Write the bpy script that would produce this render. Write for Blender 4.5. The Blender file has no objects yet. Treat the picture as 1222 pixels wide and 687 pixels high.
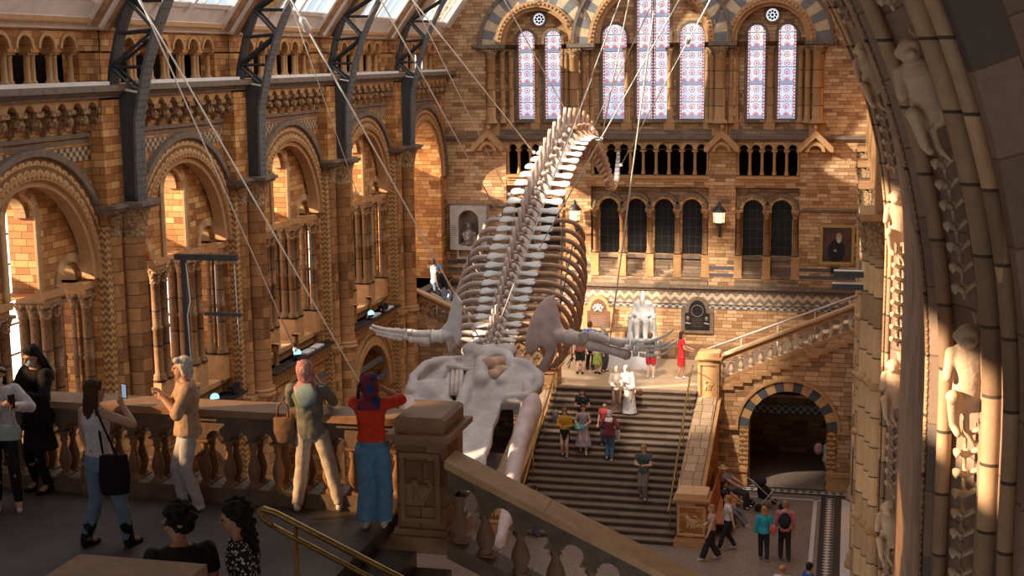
import bpy, bmesh, math, random
from mathutils import Vector, Matrix, noise
PI = math.pi
R_ = math.radians
S = bpy.context.scene
COL = S.collection
random.seed(7)

# ------------------------------------------------------------ camera
F_PX = 1650.0
YAW, PITCH, ROLL = R_(13.8), R_(9.407), R_(-0.70)
CAM_H = 14.2
CAM = Vector((0, 0, CAM_H))
_fw = Vector((-math.sin(YAW)*math.cos(PITCH), math.cos(YAW)*math.cos(PITCH), -math.sin(PITCH)))
_rt = Vector((math.cos(YAW), math.sin(YAW), 0))
_up = _rt.cross(_fw)
_r2 = _rt*math.cos(ROLL) + _up*math.sin(ROLL)
_u2 = -_rt*math.sin(ROLL) + _up*math.cos(ROLL)
cam_d = bpy.data.cameras.new('camera')
cam_o = bpy.data.objects.new('camera', cam_d)
COL.objects.link(cam_o)
m = Matrix((_r2, _u2, -_fw)).transposed().to_4x4()
m.translation = CAM
cam_o.matrix_world = m
cam_d.sensor_width = 36
cam_d.lens = F_PX/1222*36
cam_d.clip_end = 300
cam_d.clip_start = 0.1
S.camera = cam_o

# ------------------------------------------------------------ world, sun, exposure
S.view_settings.view_transform = 'Standard'
S.view_settings.look = 'None'
S.view_settings.gamma = 1
S.view_settings.use_curve_mapping = False
S.view_settings.exposure = 0.12
wd = bpy.data.worlds.new('sky')
S.world = wd
wd.use_nodes = True
bg = wd.node_tree.nodes['Background']
bg.inputs['Color'].default_value = (0.90, 0.94, 1.0, 1)
bg.inputs['Strength'].default_value = 1.25

def add_light(name, kind, loc, direction, energy, color, **kw):
    d = bpy.data.lights.new(name, kind)
    d.energy = energy
    d.color = color
    for k, v in kw.items():
        setattr(d, k, v)
    o = bpy.data.objects.new(name, d)
    COL.objects.link(o)
    o.location = loc
    o.rotation_euler = Vector(direction).to_track_quat('-Z', 'Y').to_euler()
    return o
SUN_DIR = Vector((1.0, 0.5, -0.40))
add_light('sun', 'SUN', (-30, 0, 30), SUN_DIR, 15.0, (1.0, 0.80, 0.58), angle=R_(0.6))
# unseen spots added to brighten the statue, the landing and the far wall
add_light('statue_spotlight', 'SPOT', (-2.2, 35, 20), Vector((-6.6, 48.4, 4.4))-Vector((-2.2, 35, 20)), 11000, (1.0, .88, .72), spot_size=R_(24), spot_blend=.4, shadow_soft_size=.25)
add_light('landing_spotlight', 'SPOT', (-9.5, 33, 21), Vector((-6.8, 47.5, 3.2))-Vector((-9.5, 33, 21)), 26000, (1.0, .86, .68), spot_size=R_(29), spot_blend=.35, shadow_soft_size=.25)
add_light('wall_spotlight', 'SPOT', (-12, 36, 20), Vector((-1.5, 50, 11.5))-Vector((-12, 36, 20)), 24000, (1.0, .82, .60), spot_size=R_(36), spot_blend=.8, shadow_soft_size=.3)
add_light('ridge_daylight', 'AREA', (-5.5, 34, 23.5), (-.35, .05, -1), 2600, (1.0, .95, .88), shape='RECTANGLE', size=9, size_y=28)  # broad fill lamp added under the ridge to lift the ambient light

def at(px, py, X=None, Y=None, Z=None):
    """point of the place seen at a pixel of the photograph, on a given plane (used only to lay the place out)"""
    d = _r2*((px-611)/F_PX) + _u2*(-(py-343.5)/F_PX) + _fw
    t = X/d.x if X is not None else (Y/d.y if Y is not None else (Z-CAM_H)/d.z)
    return CAM + d*t

# ------------------------------------------------------------ materials
class NT:
    def __init__(s, name):
        s.m = bpy.data.materials.new(name)
        s.m.use_nodes = True
        s.t = s.m.node_tree
        s.b = s.t.nodes['Principled BSDF']
        s.out = s.t.nodes['Material Output']
    def n(s, typ, **kw):
        nd = s.t.nodes.new(typ)
        for k, v in kw.items():
            setattr(nd, k, v)
        return nd
    def l(s, a, b):
        s.t.links.new(a, b)
    def put(s, sock, v):
        if isinstance(v, (int, float)):
            sock.default_value = v
        elif isinstance(v, tuple):
            sock.default_value = v if len(v) == len(sock.default_value) else tuple(v)+(1,)
        else:
            s.l(v, sock)
    def math(s, op, a, b=0.0, c=None):
        nd = s.n('ShaderNodeMath', operation=op)
        s.put(nd.inputs[0], a); s.put(nd.inputs[1], b)
        if c is not None: s.put(nd.inputs[2], c)
        return nd.outputs[0]
    def mix(s, fac, a, b, mode='MIX'):
        nd = s.n('ShaderNodeMix', data_type='RGBA', blend_type=mode)
        s.put(nd.inputs['Factor'], fac)
        s.put(nd.inputs[6], a); s.put(nd.inputs[7], b)
        return nd.outputs[2]
    def ramp(s, fac, stops, mode='LINEAR'):
        nd = s.n('ShaderNodeValToRGB')
        cr = nd.color_ramp
        cr.interpolation = mode
        while len(cr.elements) < len(stops): cr.elements.new(0.5)
        for e, (p, c) in zip(cr.elements, stops):
            e.position = p
            e.color = tuple(c)+(1,) if len(c) == 3 else c
        s.put(nd.inputs[0], fac)
        return nd.outputs[0]
    def noise(s, scale, vec=None, detail=4, rough=.6, dim='3D'):
        nd = s.n('ShaderNodeTexNoise', noise_dimensions=dim)
        nd.inputs['Scale'].default_value = scale
        nd.inputs['Detail'].default_value = detail
        nd.inputs['Roughness'].default_value = rough
        if vec is not None: s.l(vec, nd.inputs['Vector'])
        return nd.outputs['Fac']
    def wn(s, a, b):
        cb = s.n('ShaderNodeCombineXYZ')
        s.put(cb.inputs[0], a); s.put(cb.inputs[1], b)
        nd = s.n('ShaderNodeTexWhiteNoise', noise_dimensions='3D')
        s.l(cb.outputs[0], nd.inputs['Vector'])
        return nd.outputs['Value']
    def obj(s):
        return s.n('ShaderNodeTexCoord').outputs['Object']
    def sep(s, v):
        nd = s.n('ShaderNodeSeparateXYZ'); s.l(v, nd.inputs[0])
        return nd.outputs
    def bump(s, h, strength=.5, dist=.02):
        nd = s.n('ShaderNodeBump')
        nd.inputs['Strength'].default_value = strength
        nd.inputs['Distance'].default_value = dist
        s.l(h, nd.inputs['Height'])
        s.l(nd.outputs[0], s.b.inputs['Normal'])
    def fin(s, col, rough=.7, spec=.3, metal=0.0):
        s.put(s.b.inputs['Base Color'], col)
        s.put(s.b.inputs['Roughness'], rough)
        s.b.inputs['Specular IOR Level'].default_value = spec
        s.b.inputs['Metallic'].default_value = metal
        return s.m

GOLD = [(.0, (.27, .095, .026)), (.16, (.38, .15, .042)), (.42, (.48, .205, .060)), (.66, (.56, .255, .078)), (.87, (.64, .33, .115)), (.96, (.72, .42, .175)), (1., (.40, .12, .035))]
TAN = [(.0, (.25, .13, .06)), (.2, (.40, .215, .105)), (.45, (.50, .29, .145)), (.7, (.58, .355, .185)), (.9, (.68, .46, .27)), (1., (.40, .185, .09))]
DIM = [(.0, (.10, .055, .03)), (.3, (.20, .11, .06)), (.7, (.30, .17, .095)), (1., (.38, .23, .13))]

def brick(name, bw, bh, cols, joint=.012, bump=.6, mortar=(.13, .065, .03), uvmode='wall', bands=None, rough=.75, dirt=.5):
    k = NT(name)
    if uvmode == 'uv':
        x, y, z = k.sep(k.n('ShaderNodeTexCoord').outputs['UV'])
        u, v = x, y
    else:
        co = k.obj()
        x, y, z = k.sep(co)
        if uvmode == 'wall':
            u, v = k.math('ADD', x, y), z
        elif uvmode == 'floor':
            u, v = x, y
    r = k.math('DIVIDE', v, bh)
    row = k.math('FLOOR', r)
    fr = k.math('FRACT', r)
    off = k.math('MULTIPLY', k.wn(row, 3.1), 1.0)
    c = k.math('ADD', k.math('DIVIDE', u, bw), off)
    colm = k.math('FLOOR', c)
    fc = k.math('FRACT', c)
    rnd = k.wn(colm, row)
    col = k.ramp(rnd, cols)
    # wear
    ns = k.noise(2.2, k.obj(), 6, .7)
    ns2 = k.noise(14, k.obj(), 5, .7)
    col = k.mix(k.math('MULTIPLY', k.math('SUBTRACT', ns, .35), dirt*1.6), col, tuple(a*.45 for a in cols[2][1]), 'MIX') if dirt else col
    col = k.mix(.35, col, k.ramp(ns2, [(.3, (.55, .5, .45)), (.7, (1.15, 1.1, 1.0))]), 'MULTIPLY')
    if bands:
        for (z0, z1, bc) in bands:
            inb = k.math('MULTIPLY', k.math('GREATER_THAN', v, z0), k.math('LESS_THAN', v, z1))
            col = k.mix(inb, col, bc)
    jx = joint/bw; jy = joint/bh
    e = k.math('MULTIPLY', k.math('MULTIPLY', k.math('GREATER_THAN', fc, jx), k.math('LESS_THAN', fc, 1-jx)),
               k.math('MULTIPLY', k.math('GREATER_THAN', fr, jy), k.math('LESS_THAN', fr, 1-jy)))
    col = k.mix(e, mortar, col)
    h = k.math('ADD', e, k.math('ADD', k.math('MULTIPLY', ns2, .5), k.math('MULTIPLY', rnd, .35)))
    k.bump(h, bump, .02)
    return k.fin(col, rough)

def plain_stone(name, c1, c2, scale=6, bump=.4, rough=.7, drum=None, carve=None):
    """stone with mottling; drum = height of the courses; carve = scale of carved relief"""
    k = NT(name)
    co = k.obj()
    n1 = k.noise(scale, co, 6, .65)
    col = k.ramp(n1, [(.25, c1), (.75, c2)])
    h = k.noise(scale*4, co, 4)
    if drum:
        x, y, z = k.sep(co)
        r = k.math('DIVIDE', z, drum)
        rnd = k.wn(k.math('FLOOR', r), k.math('FLOOR', k.math('MULTIPLY', k.math('ADD', x, y), .6)))
        col = k.mix(.8, col, k.ramp(rnd, [(0, (.45, .36, .30)), (.5, (.95, .9, .85)), (1, (1.35, 1.25, 1.1))]), 'MULTIPLY')
        fr = k.math('FRACT', r)
        e = k.math('GREATER_THAN', fr, .05)
        col = k.mix(e, tuple(a*.22 for a in c1), col)
        h = k.math('ADD', k.math('MULTIPLY', h, .4), e)
    if carve:
        vo = k.n('ShaderNodeTexVoronoi', feature='F1')
        vo.inputs['Scale'].default_value = carve
        k.l(co, vo.inputs['Vector'])
        d = vo.outputs['Distance']
        col = k.mix(k.math('MULTIPLY', d, .9), col, tuple(a*.18 for a in c1))
        h = k.math('ADD', k.math('MULTIPLY', h, .3), k.math('MULTIPLY', d, -2.5))
    k.bump(h, bump, .02)
    return k.fin(col, rough)

def pattern_mat(name, kind, c1, c2, su=.2, sv=.2, bump=.7):
    """patterned courses laid in UV metres: scallop, zigzag, check, diamond, stripe"""
    k = NT(name)
    x, y, z = k.sep(k.n('ShaderNodeTexCoord').outputs['UV'])
    u = k.math('DIVIDE', x, su)
    v = k.math('DIVIDE', y, sv)
    if kind == 'zigzag':
        tri = k.math('PINGPONG', u, .5)
        f = k.math('FRACT', k.math('ADD', v, k.math('MULTIPLY', tri, 1.0)))
        msk = k.math('GREATER_THAN', f, .5)
    elif kind == 'check':
        msk = k.math('MODULO', k.math('ADD', k.math('FLOOR', u), k.math('FLOOR', v)), 2.0)
        msk = k.math('ABSOLUTE', msk)
    elif kind == 'stripe':
        msk = k.math('ABSOLUTE', k.math('MODULO', k.math('FLOOR', u), 2.0))
    elif kind == 'diamond':
        a = k.math('PINGPONG', u, .5); b = k.math('PINGPONG', v, .5)
        msk = k.math('GREATER_THAN', k.math('ADD', a, b), .5)
    elif kind == 'scallop':
        r = k.math('FLOOR', v)
        fu = k.math('SUBTRACT', k.math('FRACT', k.math('ADD', u, k.math('MULTIPLY', r, .5))), .5)
        fv = k.math('FRACT', v)
        d = k.math('SQRT', k.math('ADD', k.math('MULTIPLY', fu, fu), k.math('MULTIPLY', fv, fv)))
        msk = k.math('MULTIPLY', k.math('LESS_THAN', d, .46), k.math('GREATER_THAN', d, .12))
        msk = k.math('MAXIMUM', msk, k.math('GREATER_THAN', fv, .9))
    ns = k.noise(5, k.obj(), 5)
    colr = k.mix(msk, c1, c2)
    colr = k.mix(.5, colr, k.ramp(ns, [(.3, (.5, .45, .4)), (.7, (1.2, 1.15, 1.1))]), 'MULTIPLY')
    k.bump(k.math('ADD', msk, k.math('MULTIPLY', ns, .4)), bump, .03)
    return k.fin(colr, .75)

def simple(name, col, rough=.6, metal=0.0, spec=.4, nz=0.0, nscale=20, bump=0.0):
    k = NT(name)
    c = col
    if nz:
        ns = k.noise(nscale, k.obj(), 5)
        c = k.mix(1.0, col, k.ramp(ns, [(.3, (1-nz,)*3), (.7, (1+nz*.6,)*3)]), 'MULTIPLY')
        if bump: k.bump(ns, bump, .01)
    return k.fin(c, rough, spec, metal)

def emis(name, col, st):
    k = NT(name)
    k.b.inputs['Base Color'].default_value = tuple(col)+(1,)
    k.b.inputs['Emission Color'].default_value = tuple(col)+(1,)
    k.b.inputs['Emission Strength'].default_value = st
    return k.m

BAND = (.085, .085, .095)
M = {}
M['wall_l'] = brick('golden_ashlar', .33, .15, GOLD, joint=.007)
M['wall_tym'] = brick('yellow_ashlar', .30, .14, GOLD, dirt=.35, joint=.006)
M['wall_f'] = brick('tan_brickwork', .36, .13, TAN, bands=[(6.28, 6.42, (.10, .10, .11)), (6.55, 6.69, (.10, .10, .11))], joint=.006, dirt=.25)
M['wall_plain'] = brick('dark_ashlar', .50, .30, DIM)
M['drum'] = plain_stone('terracotta_drums', (.40, .20, .08), (.62, .36, .17), 5, drum=.27)
M['drum_far'] = plain_stone('warm_shafts', (.46, .25, .11), (.64, .40, .20), 5, drum=.62)
M['shaft'] = plain_stone('patterned_shafts', (.33, .17, .075), (.50, .28, .13), 9, bump=.25, drum=.8, carve=34)
M['carve'] = plain_stone('carved_terracotta', (.36, .19, .085), (.55, .31, .14), 8, carve=13, bump=.9)
M['mould'] = plain_stone('moulded_terracotta', (.35, .18, .075), (.52, .29, .13), 5)
M['mould_dk'] = plain_stone('weathered_moulding', (.10, .075, .06), (.23, .16, .11), 6)
M['slate'] = plain_stone('blue_grey_course', (.07, .075, .09), (.15, .15, .165), 5)
M['scallop'] = pattern_mat('scalloped_archivolt', 'scallop', (.20, .095, .035), (.56, .33, .145), .24, .16, 1.0)
M['zig'] = pattern_mat('zigzag_strip', 'zigzag', (.24, .12, .05), (.55, .33, .13), .14, .14, .9)
M['chevron'] = pattern_mat('chevron_frieze', 'zigzag', (.20, .17, .15), (.58, .42, .28), .34, .30, .2)
M['check'] = pattern_mat('chequered_course', 'check', (.10, .085, .08), (.50, .32, .16), .11, .095, .5)
M['dots'] = pattern_mat('dotted_course', 'check', (.10, .11, .13), (.52, .46, .40), .13, .13, .2)
M['voussoir'] = pattern_mat('striped_voussoirs', 'stripe', (.20, .19, .19), (.58, .44, .29), .32, 1, .4)
M['voussoir2'] = pattern_mat('tan_voussoirs', 'stripe', (.40, .24, .11), (.56, .36, .18), .22, 1, .5)
M['voussoir3'] = pattern_mat('dark_light_voussoirs', 'stripe', (.075, .075, .085), (.46, .27, .12), .30, 1, .5)
M['iron'] = simple('painted_iron', (.05, .052, .055), .5, .2, .4, .3, 8, .2)
M['iron_lt'] = simple('painted_iron_flange', (.12, .12, .12), .5, .2, .4, .3, 8, .2)
M['white'] = simple('white_paint', (.72, .66, .60), .6, nz=.1, nscale=3)
M['cream'] = simple('cream_painted_wood', (.72, .62, .55), .6, nz=.12, nscale=3)
M['wood'] = simple('brown_painted_wood', (.34, .17, .075), .6, nz=.5, nscale=4)
M['black'] = simple('black_paint', (.012, .012, .014), .5)
M['cable'] = simple('steel_cable', (.74, .66, .56), .5, .0)
M['void'] = simple('dark_recess', (.010, .008, .007), 1.0, 0, 0.0)  # near-black colour stands in for deep shade in the recesses
kk = NT('skylight_glass')
_tr = kk.n('ShaderNodeBsdfTransparent'); _tr.inputs[0].default_value = (.80, .88, .95, 1)
_gl = kk.n('ShaderNodeBsdfGlossy'); _gl.inputs['Roughness'].default_value = .1
_mx = kk.n('ShaderNodeMixShader'); _mx.inputs[0].default_value = .08
kk.l(_tr.outputs[0], _mx.inputs[1]); kk.l(_gl.outputs[0], _mx.inputs[2]); kk.l(_mx.outputs[0], kk.out.inputs['Surface'])
M['sky_glass'] = kk.m
kk = NT('tinted_window_glass')
_tr = kk.n('ShaderNodeBsdfTransparent'); _tr.inputs[0].default_value = (.62, .52, .40, 1); kk.l(_tr.outputs[0], kk.out.inputs['Surface'])
M['tinted'] = kk.m  # filter for an added opening, weakens the sun passing through
M['daylit'] = emis('daylit_window_glass', (1.0, .86, .68), 3.2)
M['dark_glass'] = simple('dark_window_glass', (.014, .012, .011), .45, 0, .25)
M['brass'] = simple('aged_brass', (.40, .26, .09), .42, .85, .5, .3, 12)
M['bright_stone'] = plain_stone('pale_terracotta', (.55, .36, .19), (.72, .52, .31), 4, drum=.55)

# ------------------------------------------------------------ mesh builder
class MB:
    def __init__(s, T=None):
        s.v = []; s.f = []; s.uv = []; s.mi = []; s.sm = []
        s.T = T or (lambda p: p)
        s.cur = 0
        s.smooth = False
    def add(s, p):
        s.v.append(s.T(p)); return len(s.v)-1
    def face(s, idx, uv=None):
        s.f.append(idx); s.uv.append(uv); s.mi.append(s.cur); s.sm.append(s.smooth)
    def quad(s, a, b, c, d, uv=None):
        s.face([s.add(p) for p in (a, b, c, d)], uv)
    def poly(s, pts, uv=None):
        s.face([s.add(p) for p in pts], uv)
    def box(s, x0, x1, y0, y1, z0, z1):
        i = [s.add((x, y, z)) for z in (z0, z1) for y in (y0, y1) for x in (x0, x1)]
        for q, du, dv in (((0, 1, 3, 2), 'x', 'y'), ((4, 5, 7, 6), 'x', 'y'), ((0, 1, 5, 4), 'x', 'z'), ((2, 3, 7, 6), 'x', 'z'), ((0, 2, 6, 4), 'y', 'z'), ((1, 3, 7, 5), 'y', 'z')):
            P = [(x, y, z) for z in (z0, z1) for y in (y0, y1) for x in (x0, x1)]
            ax = {'x': 0, 'y': 1, 'z': 2}
            s.face([i[k] for k in q], [(P[k][ax[du]], P[k][ax[dv]]) for k in q])
    def prism(s, poly, d0, d1, axis=1):
        """poly in the other two coordinates, pushed from d0 to d1 along axis"""
        def mk(p, d):
            return (d, p[0], p[1]) if axis == 0 else ((p[0], d, p[1]) if axis == 1 else (p[0], p[1], d))
        a = [s.add(mk(p, d0)) for p in poly]; b = [s.add(mk(p, d1)) for p in poly]
        s.face(a, [tuple(p) for p in poly]); s.face(b[::-1], [tuple(p) for p in poly][::-1])
        n = len(poly); acc = 0
        for i in range(n):
            j = (i+1) % n
            L = math.dist(poly[i], poly[j])
            s.face([a[i], a[j], b[j], b[i]], [(acc, d0), (acc+L, d0), (acc+L, d1), (acc, d1)]); acc += L
    def lathe(s, x, y, prof, n=12, caps=True, z=0):
        sm = s.smooth
        rings = []
        for r, h in prof:
            rings.append([s.add((x+r*math.cos(2*PI*k/n), y+r*math.sin(2*PI*k/n), z+h)) for k in range(n)])
        s.smooth = True
        for q in range(len(prof)-1):
            for k in range(n):
                j = (k+1) % n
                s.face([rings[q][k], rings[q][j], rings[q+1][j], rings[q+1][k]],
                       [(k/n, prof[q][1]), ((k+1)/n, prof[q][1]), ((k+1)/n, prof[q+1][1]), (k/n, prof[q+1][1])])
        s.smooth = False
        if caps:
            s.face(rings[0][::-1]); s.face(rings[-1])
        s.smooth = sm
    def tube(s, pts, r, n=8, caps=True, flat=None):
        """a bar along pts; r a number or one radius (or (ra, rb)) per point"""
        P = [Vector(p) for p in pts]
        if not isinstance(r, (list, tuple)): r = [r]*len(P)
        rings = []
        prev = None
        for i, p in enumerate(P):
            t = (P[min(i+1, len(P)-1)]-P[max(i-1, 0)])
            if t.length < 1e-9: t = Vector((0, 0, 1))
            t.normalize()
            if prev is None:
                up = Vector(flat) if flat else (Vector((0, 0, 1)) if abs(t.z) < .9 else Vector((1, 0, 0)))
                a = t.cross(up).normalized()
            else:
                a = (prev - t*prev.dot(t)).normalized()
            prev = a
            b = t.cross(a)
            ra, rb = r[i] if isinstance(r[i], (list, tuple)) else (r[i], r[i])
            rings.append([s.add(tuple(p+a*ra*math.cos(2*PI*k/n)+b*rb*math.sin(2*PI*k/n))) for k in range(n)])
        sm = s.smooth
        s.smooth = n > 4
        for q in range(len(P)-1):
            for k in range(n):
                j = (k+1) % n
                s.face([rings[q][k], rings[q][j], rings[q+1][j], rings[q+1][k]], [(k/n, q), ((k+1)/n, q), ((k+1)/n, q+1), (k/n, q+1)])
        s.smooth = False
        if caps:
            s.face(rings[0][::-1]); s.face(rings[-1])
        s.smooth = sm
    def ball(s, c, r, n=10, m_=6):
        rx, ry, rz = r if isinstance(r, (list, tuple)) else (r, r, r)
        rings = []
        for q in range(1, m_):
            a = PI*q/m_ - PI/2
            rings.append([s.add((c[0]+rx*math.cos(a)*math.cos(2*PI*k/n), c[1]+ry*math.cos(a)*math.sin(2*PI*k/n), c[2]+rz*math.sin(a))) for k in range(n)])
        lo = s.add((c[0], c[1], c[2]-rz)); hi = s.add((c[0], c[1], c[2]+rz))
        sm = s.smooth; s.smooth = True
        for q in range(len(rings)-1):
            for k in range(n):
                j = (k+1) % n
                s.face([rings[q][k], rings[q][j], rings[q+1][j], rings[q+1][k]])
        for k in range(n):
            j = (k+1) % n
            s.face([lo, rings[0][j], rings[0][k]]); s.face([hi, rings[-1][k], rings[-1][j]])
        s.smooth = sm
    def arch(s, uc, zc, r0, r1, d0, d1, a0=0, a1=180, n=24):
        """ring sector in the local (u, z) plane between depths d0 and d1"""
        A = [R_(a0+(a1-a0)*k/n) for k in range(n+1)]
        def P(r, a, d): return (uc+r*math.cos(a), d, zc+r*math.sin(a))
        for k in range(n):
            a, b = A[k], A[k+1]
            rm = (r0+r1)/2
            ua, ub = a*rm, b*rm
            for d in (d0, d1):
                s.quad(P(r0, a, d), P(r1, a, d), P(r1, b, d), P(r0, b, d), [(ua, 0), (ua, r1-r0), (ub, r1-r0), (ub, 0)])
            for r in (r0, r1):
                s.quad(P(r, a, d0), P(r, b, d0), P(r, b, d1), P(r, a, d1), [(ua, d0), (ub, d0), (ub, d1), (ua, d1)])
        for a in (A[0], A[-1]):
            s.quad(P(r0, a, d0), P(r1, a, d0), P(r1, a, d1), P(r0, a, d1))
    def panel(s, u0, u1, z0, z1, d, openings, depth, n=16):
        """upright wall sheet at depth d with round-headed openings (uc, half width, sill, springing), reveals going back by depth"""
        ops = sorted(openings)
        x = u0
        def q(a, b, c, e, dd=d):
            s.quad((a, dd, c), (b, dd, c), (b, dd, e), (a, dd, e), [(a, c), (b, c), (b, e), (a, e)])
        for uc, w, zs, zp in ops:
            if uc-w > x+1e-4: q(x, uc-w, z0, z1)
            if zs > z0+1e-4: q(uc-w, uc+w, z0, zs)
            pts = [(uc-w*math.cos(PI*k/n), zp+w*math.sin(PI*k/n)) for k in range(n+1)]
            for (a, za), (b, zb) in zip(pts, pts[1:]):
                s.quad((a, d, za), (b, d, zb), (b, d, z1), (a, d, z1), [(a, za), (b, zb), (b, z1), (a, z1)])
                s.quad((a, d, za), (b, d, zb), (b, d-depth, zb), (a, d-depth, za), [(a, d), (b, d), (b, d-depth), (a, d-depth)])
            for sx in (-1, 1):
                s.quad((uc+sx*w, d, zs), (uc+sx*w, d, zp), (uc+sx*w, d-depth, zp), (uc+sx*w, d-depth, zs), [(d, zs), (d, zp), (d-depth, zp), (d-depth, zs)])
            s.quad((uc-w, d, zs), (uc+w, d, zs), (uc+w, d-depth, zs), (uc-w, d-depth, zs))
            x = uc+w
        if u1 > x+1e-4: q(x, u1, z0, z1)
    def mesh(s, name, mats):
        me = bpy.data.meshes.new(name)
        me.from_pydata([tuple(p) for p in s.v], [], s.f)
        uvl = me.uv_layers.new(name='UVMap')
        li = 0
        for k, f in enumerate(s.f):
            uv = s.uv[k]
            for q in range(len(f)):
                uvl.data[li].uv = uv[q] if uv else (0, 0)
                li += 1
        me.polygons.foreach_set('material_index', s.mi)
        me.polygons.foreach_set('use_smooth', s.sm)
        for mt in (mats if isinstance(mats, (list, tuple)) else [mats]):
            me.materials.append(mt)
        b = bmesh.new(); b.from_mesh(me)
        bmesh.ops.recalc_face_normals(b, faces=b.faces)
        b.to_mesh(me); b.free()
        return me
    def obj(s, name, mats, parent=None, label=None, loc=None):
        o = bpy.data.objects.new(name, s.mesh(name, mats))
        COL.objects.link(o)
        if loc is not None: o.location = loc
        if parent: o.parent = parent
        if label: o['label'] = label
        return o

def inst(me, name, parent, loc=(0, 0, 0), rz=0, sc=None, label=None):
    o = bpy.data.objects.new(name, me)
    COL.objects.link(o)
    o.location = loc; o.rotation_euler = (0, 0, rz)
    if sc: o.scale = sc if isinstance(sc, (tuple, list)) else (sc, sc, sc)
    if parent: o.parent = parent
    if label: o['label'] = label
    return o
def empty(name, loc=(0, 0, 0), rz=0):
    o = bpy.data.objects.new(name, None)
    COL.objects.link(o); o.location = loc; o.rotation_euler = (0, 0, rz)
    o.empty_display_size = .1
    return o
def tag(o, label, cat, group=None):
    o['label'] = label; o['category'] = cat
    if group: o['group'] = group
    return o
def struct(o):
    o['kind'] = 'structure'
    return o
def copy_tree(o, parent=None):
    c = o.copy(); COL.objects.link(c)
    c.parent = parent
    for ch in list(o.children): copy_tree(ch, c)
    return c

XL, XR, YF = -15.1, 0.65, 50.0
XC = -7.07
TL = lambda p: (XL+p[1], p[0], CAM_H+(p[2]-CAM_H)*1.02)        # left wall frame: (along hall, out of the wall, up)
TR = lambda p: (XR-p[1], p[0], p[2])
TF = lambda p: (p[0], YF-p[1], p[2])

def column_prof(h, r, cap=.3, base=.2, ring=True):
    """base, shaft with a mid ring and flared capital"""
    p = [(r*1.55, 0), (r*1.55, base*.3), (r*1.3, base*.45), (r*1.42, base*.65), (r*1.12, base*.85), (r, base)]
    if ring:
        m_ = (h-cap+base)/2
        p += [(r, m_-.05), (r*1.2, m_-.03), (r*1.2, m_+.03), (r, m_+.05)]
    p += [(r*.97, h-cap), (r*1.2, h-cap+.02), (r*1.05, h-cap+.05), (r*1.25, h-cap*.5), (r*1.65, h-.06)]
    return p
def column_mesh(name, h, r, cap=.3, base=.2, ring=True, n=12, mats=('shaft', 'carve'), abacus=1.7, T=None):
    b = MB(T)
    pr = column_prof(h, r, cap, base, ring)
    k = len(pr)-4
    b.cur = 0
    b.lathe(0, 0, pr[:k+1], n)
    b.cur = 1
    b.lathe(0, 0, pr[k:], n)
    a = r*abacus
    b.box(-a, a, -a, a, h-.06, h)
    return b.mesh(name, [M[x] for x in mats])
# ============================================================ floor of the hall
def floor_mat():
    k = NT('terrazzo_floor')
    co = k.obj()
    n = k.noise(9, co, 6, .8)
    n2 = k.noise(.9, co, 3)
    c = k.ramp(n, [(.3, (.10, .075, .062)), (.5, (.22, .17, .145)), (.7, (.40, .33, .28))])
    c = k.mix(.5, c, k.ramp(n2, [(.3, (.6, .55, .5)), (.7, (1.2, 1.1, 1.05))]), 'MULTIPLY')
    return k.fin(c, .35, .5)
M['terrazzo'] = floor_mat()
M['inlay'] = pattern_mat('mosaic_inlay', 'diamond', (.06, .055, .055), (.50, .44, .38), .24, .24, .1)
M['inlay_w'] = simple('white_marble_strip', (.55, .50, .46), .4, nz=.2)
M['inlay_d'] = simple('dark_marble_strip', (.045, .04, .04), .35, nz=.3)
b = MB(); b.box(-22, 4, 8, 51, -.3, 0)
floor = struct(b.obj('floor', M['terrazzo']))
def strip(x0, x1, y0, y1, z, mat, nm):
    b = MB()
    b.quad((x0, y0, z), (x1, y0, z), (x1, y1, z), (x0, y1, z), [(x0, y0), (x1, y0), (x1, y1), (x0, y1)])
    b.obj(nm, mat, floor)
strip(-3.5, 1.2, 44.55, 45.2, .004, M['inlay_d'], 'dark_border')
strip(-3.3, 1.0, 44.70, 45.0, .008, M['inlay'], 'mosaic_border')
strip(-3.5, -.62, 44.0, 44.12, .006, M['inlay_w'], 'white_border')
strip(-.86, -.74, 12, 44.12, .006, M['inlay_w'], 'white_border')
strip(-.62, 1.2, 12, 44.55, .003, M['inlay_d'], 'dark_border')
strip(-.48, -.20, 12, 44.3, .008, M['inlay'], 'mosaic_border')
strip(.02, .30, 12, 44.3, .009, M['inlay_w'], 'white_border')

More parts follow.
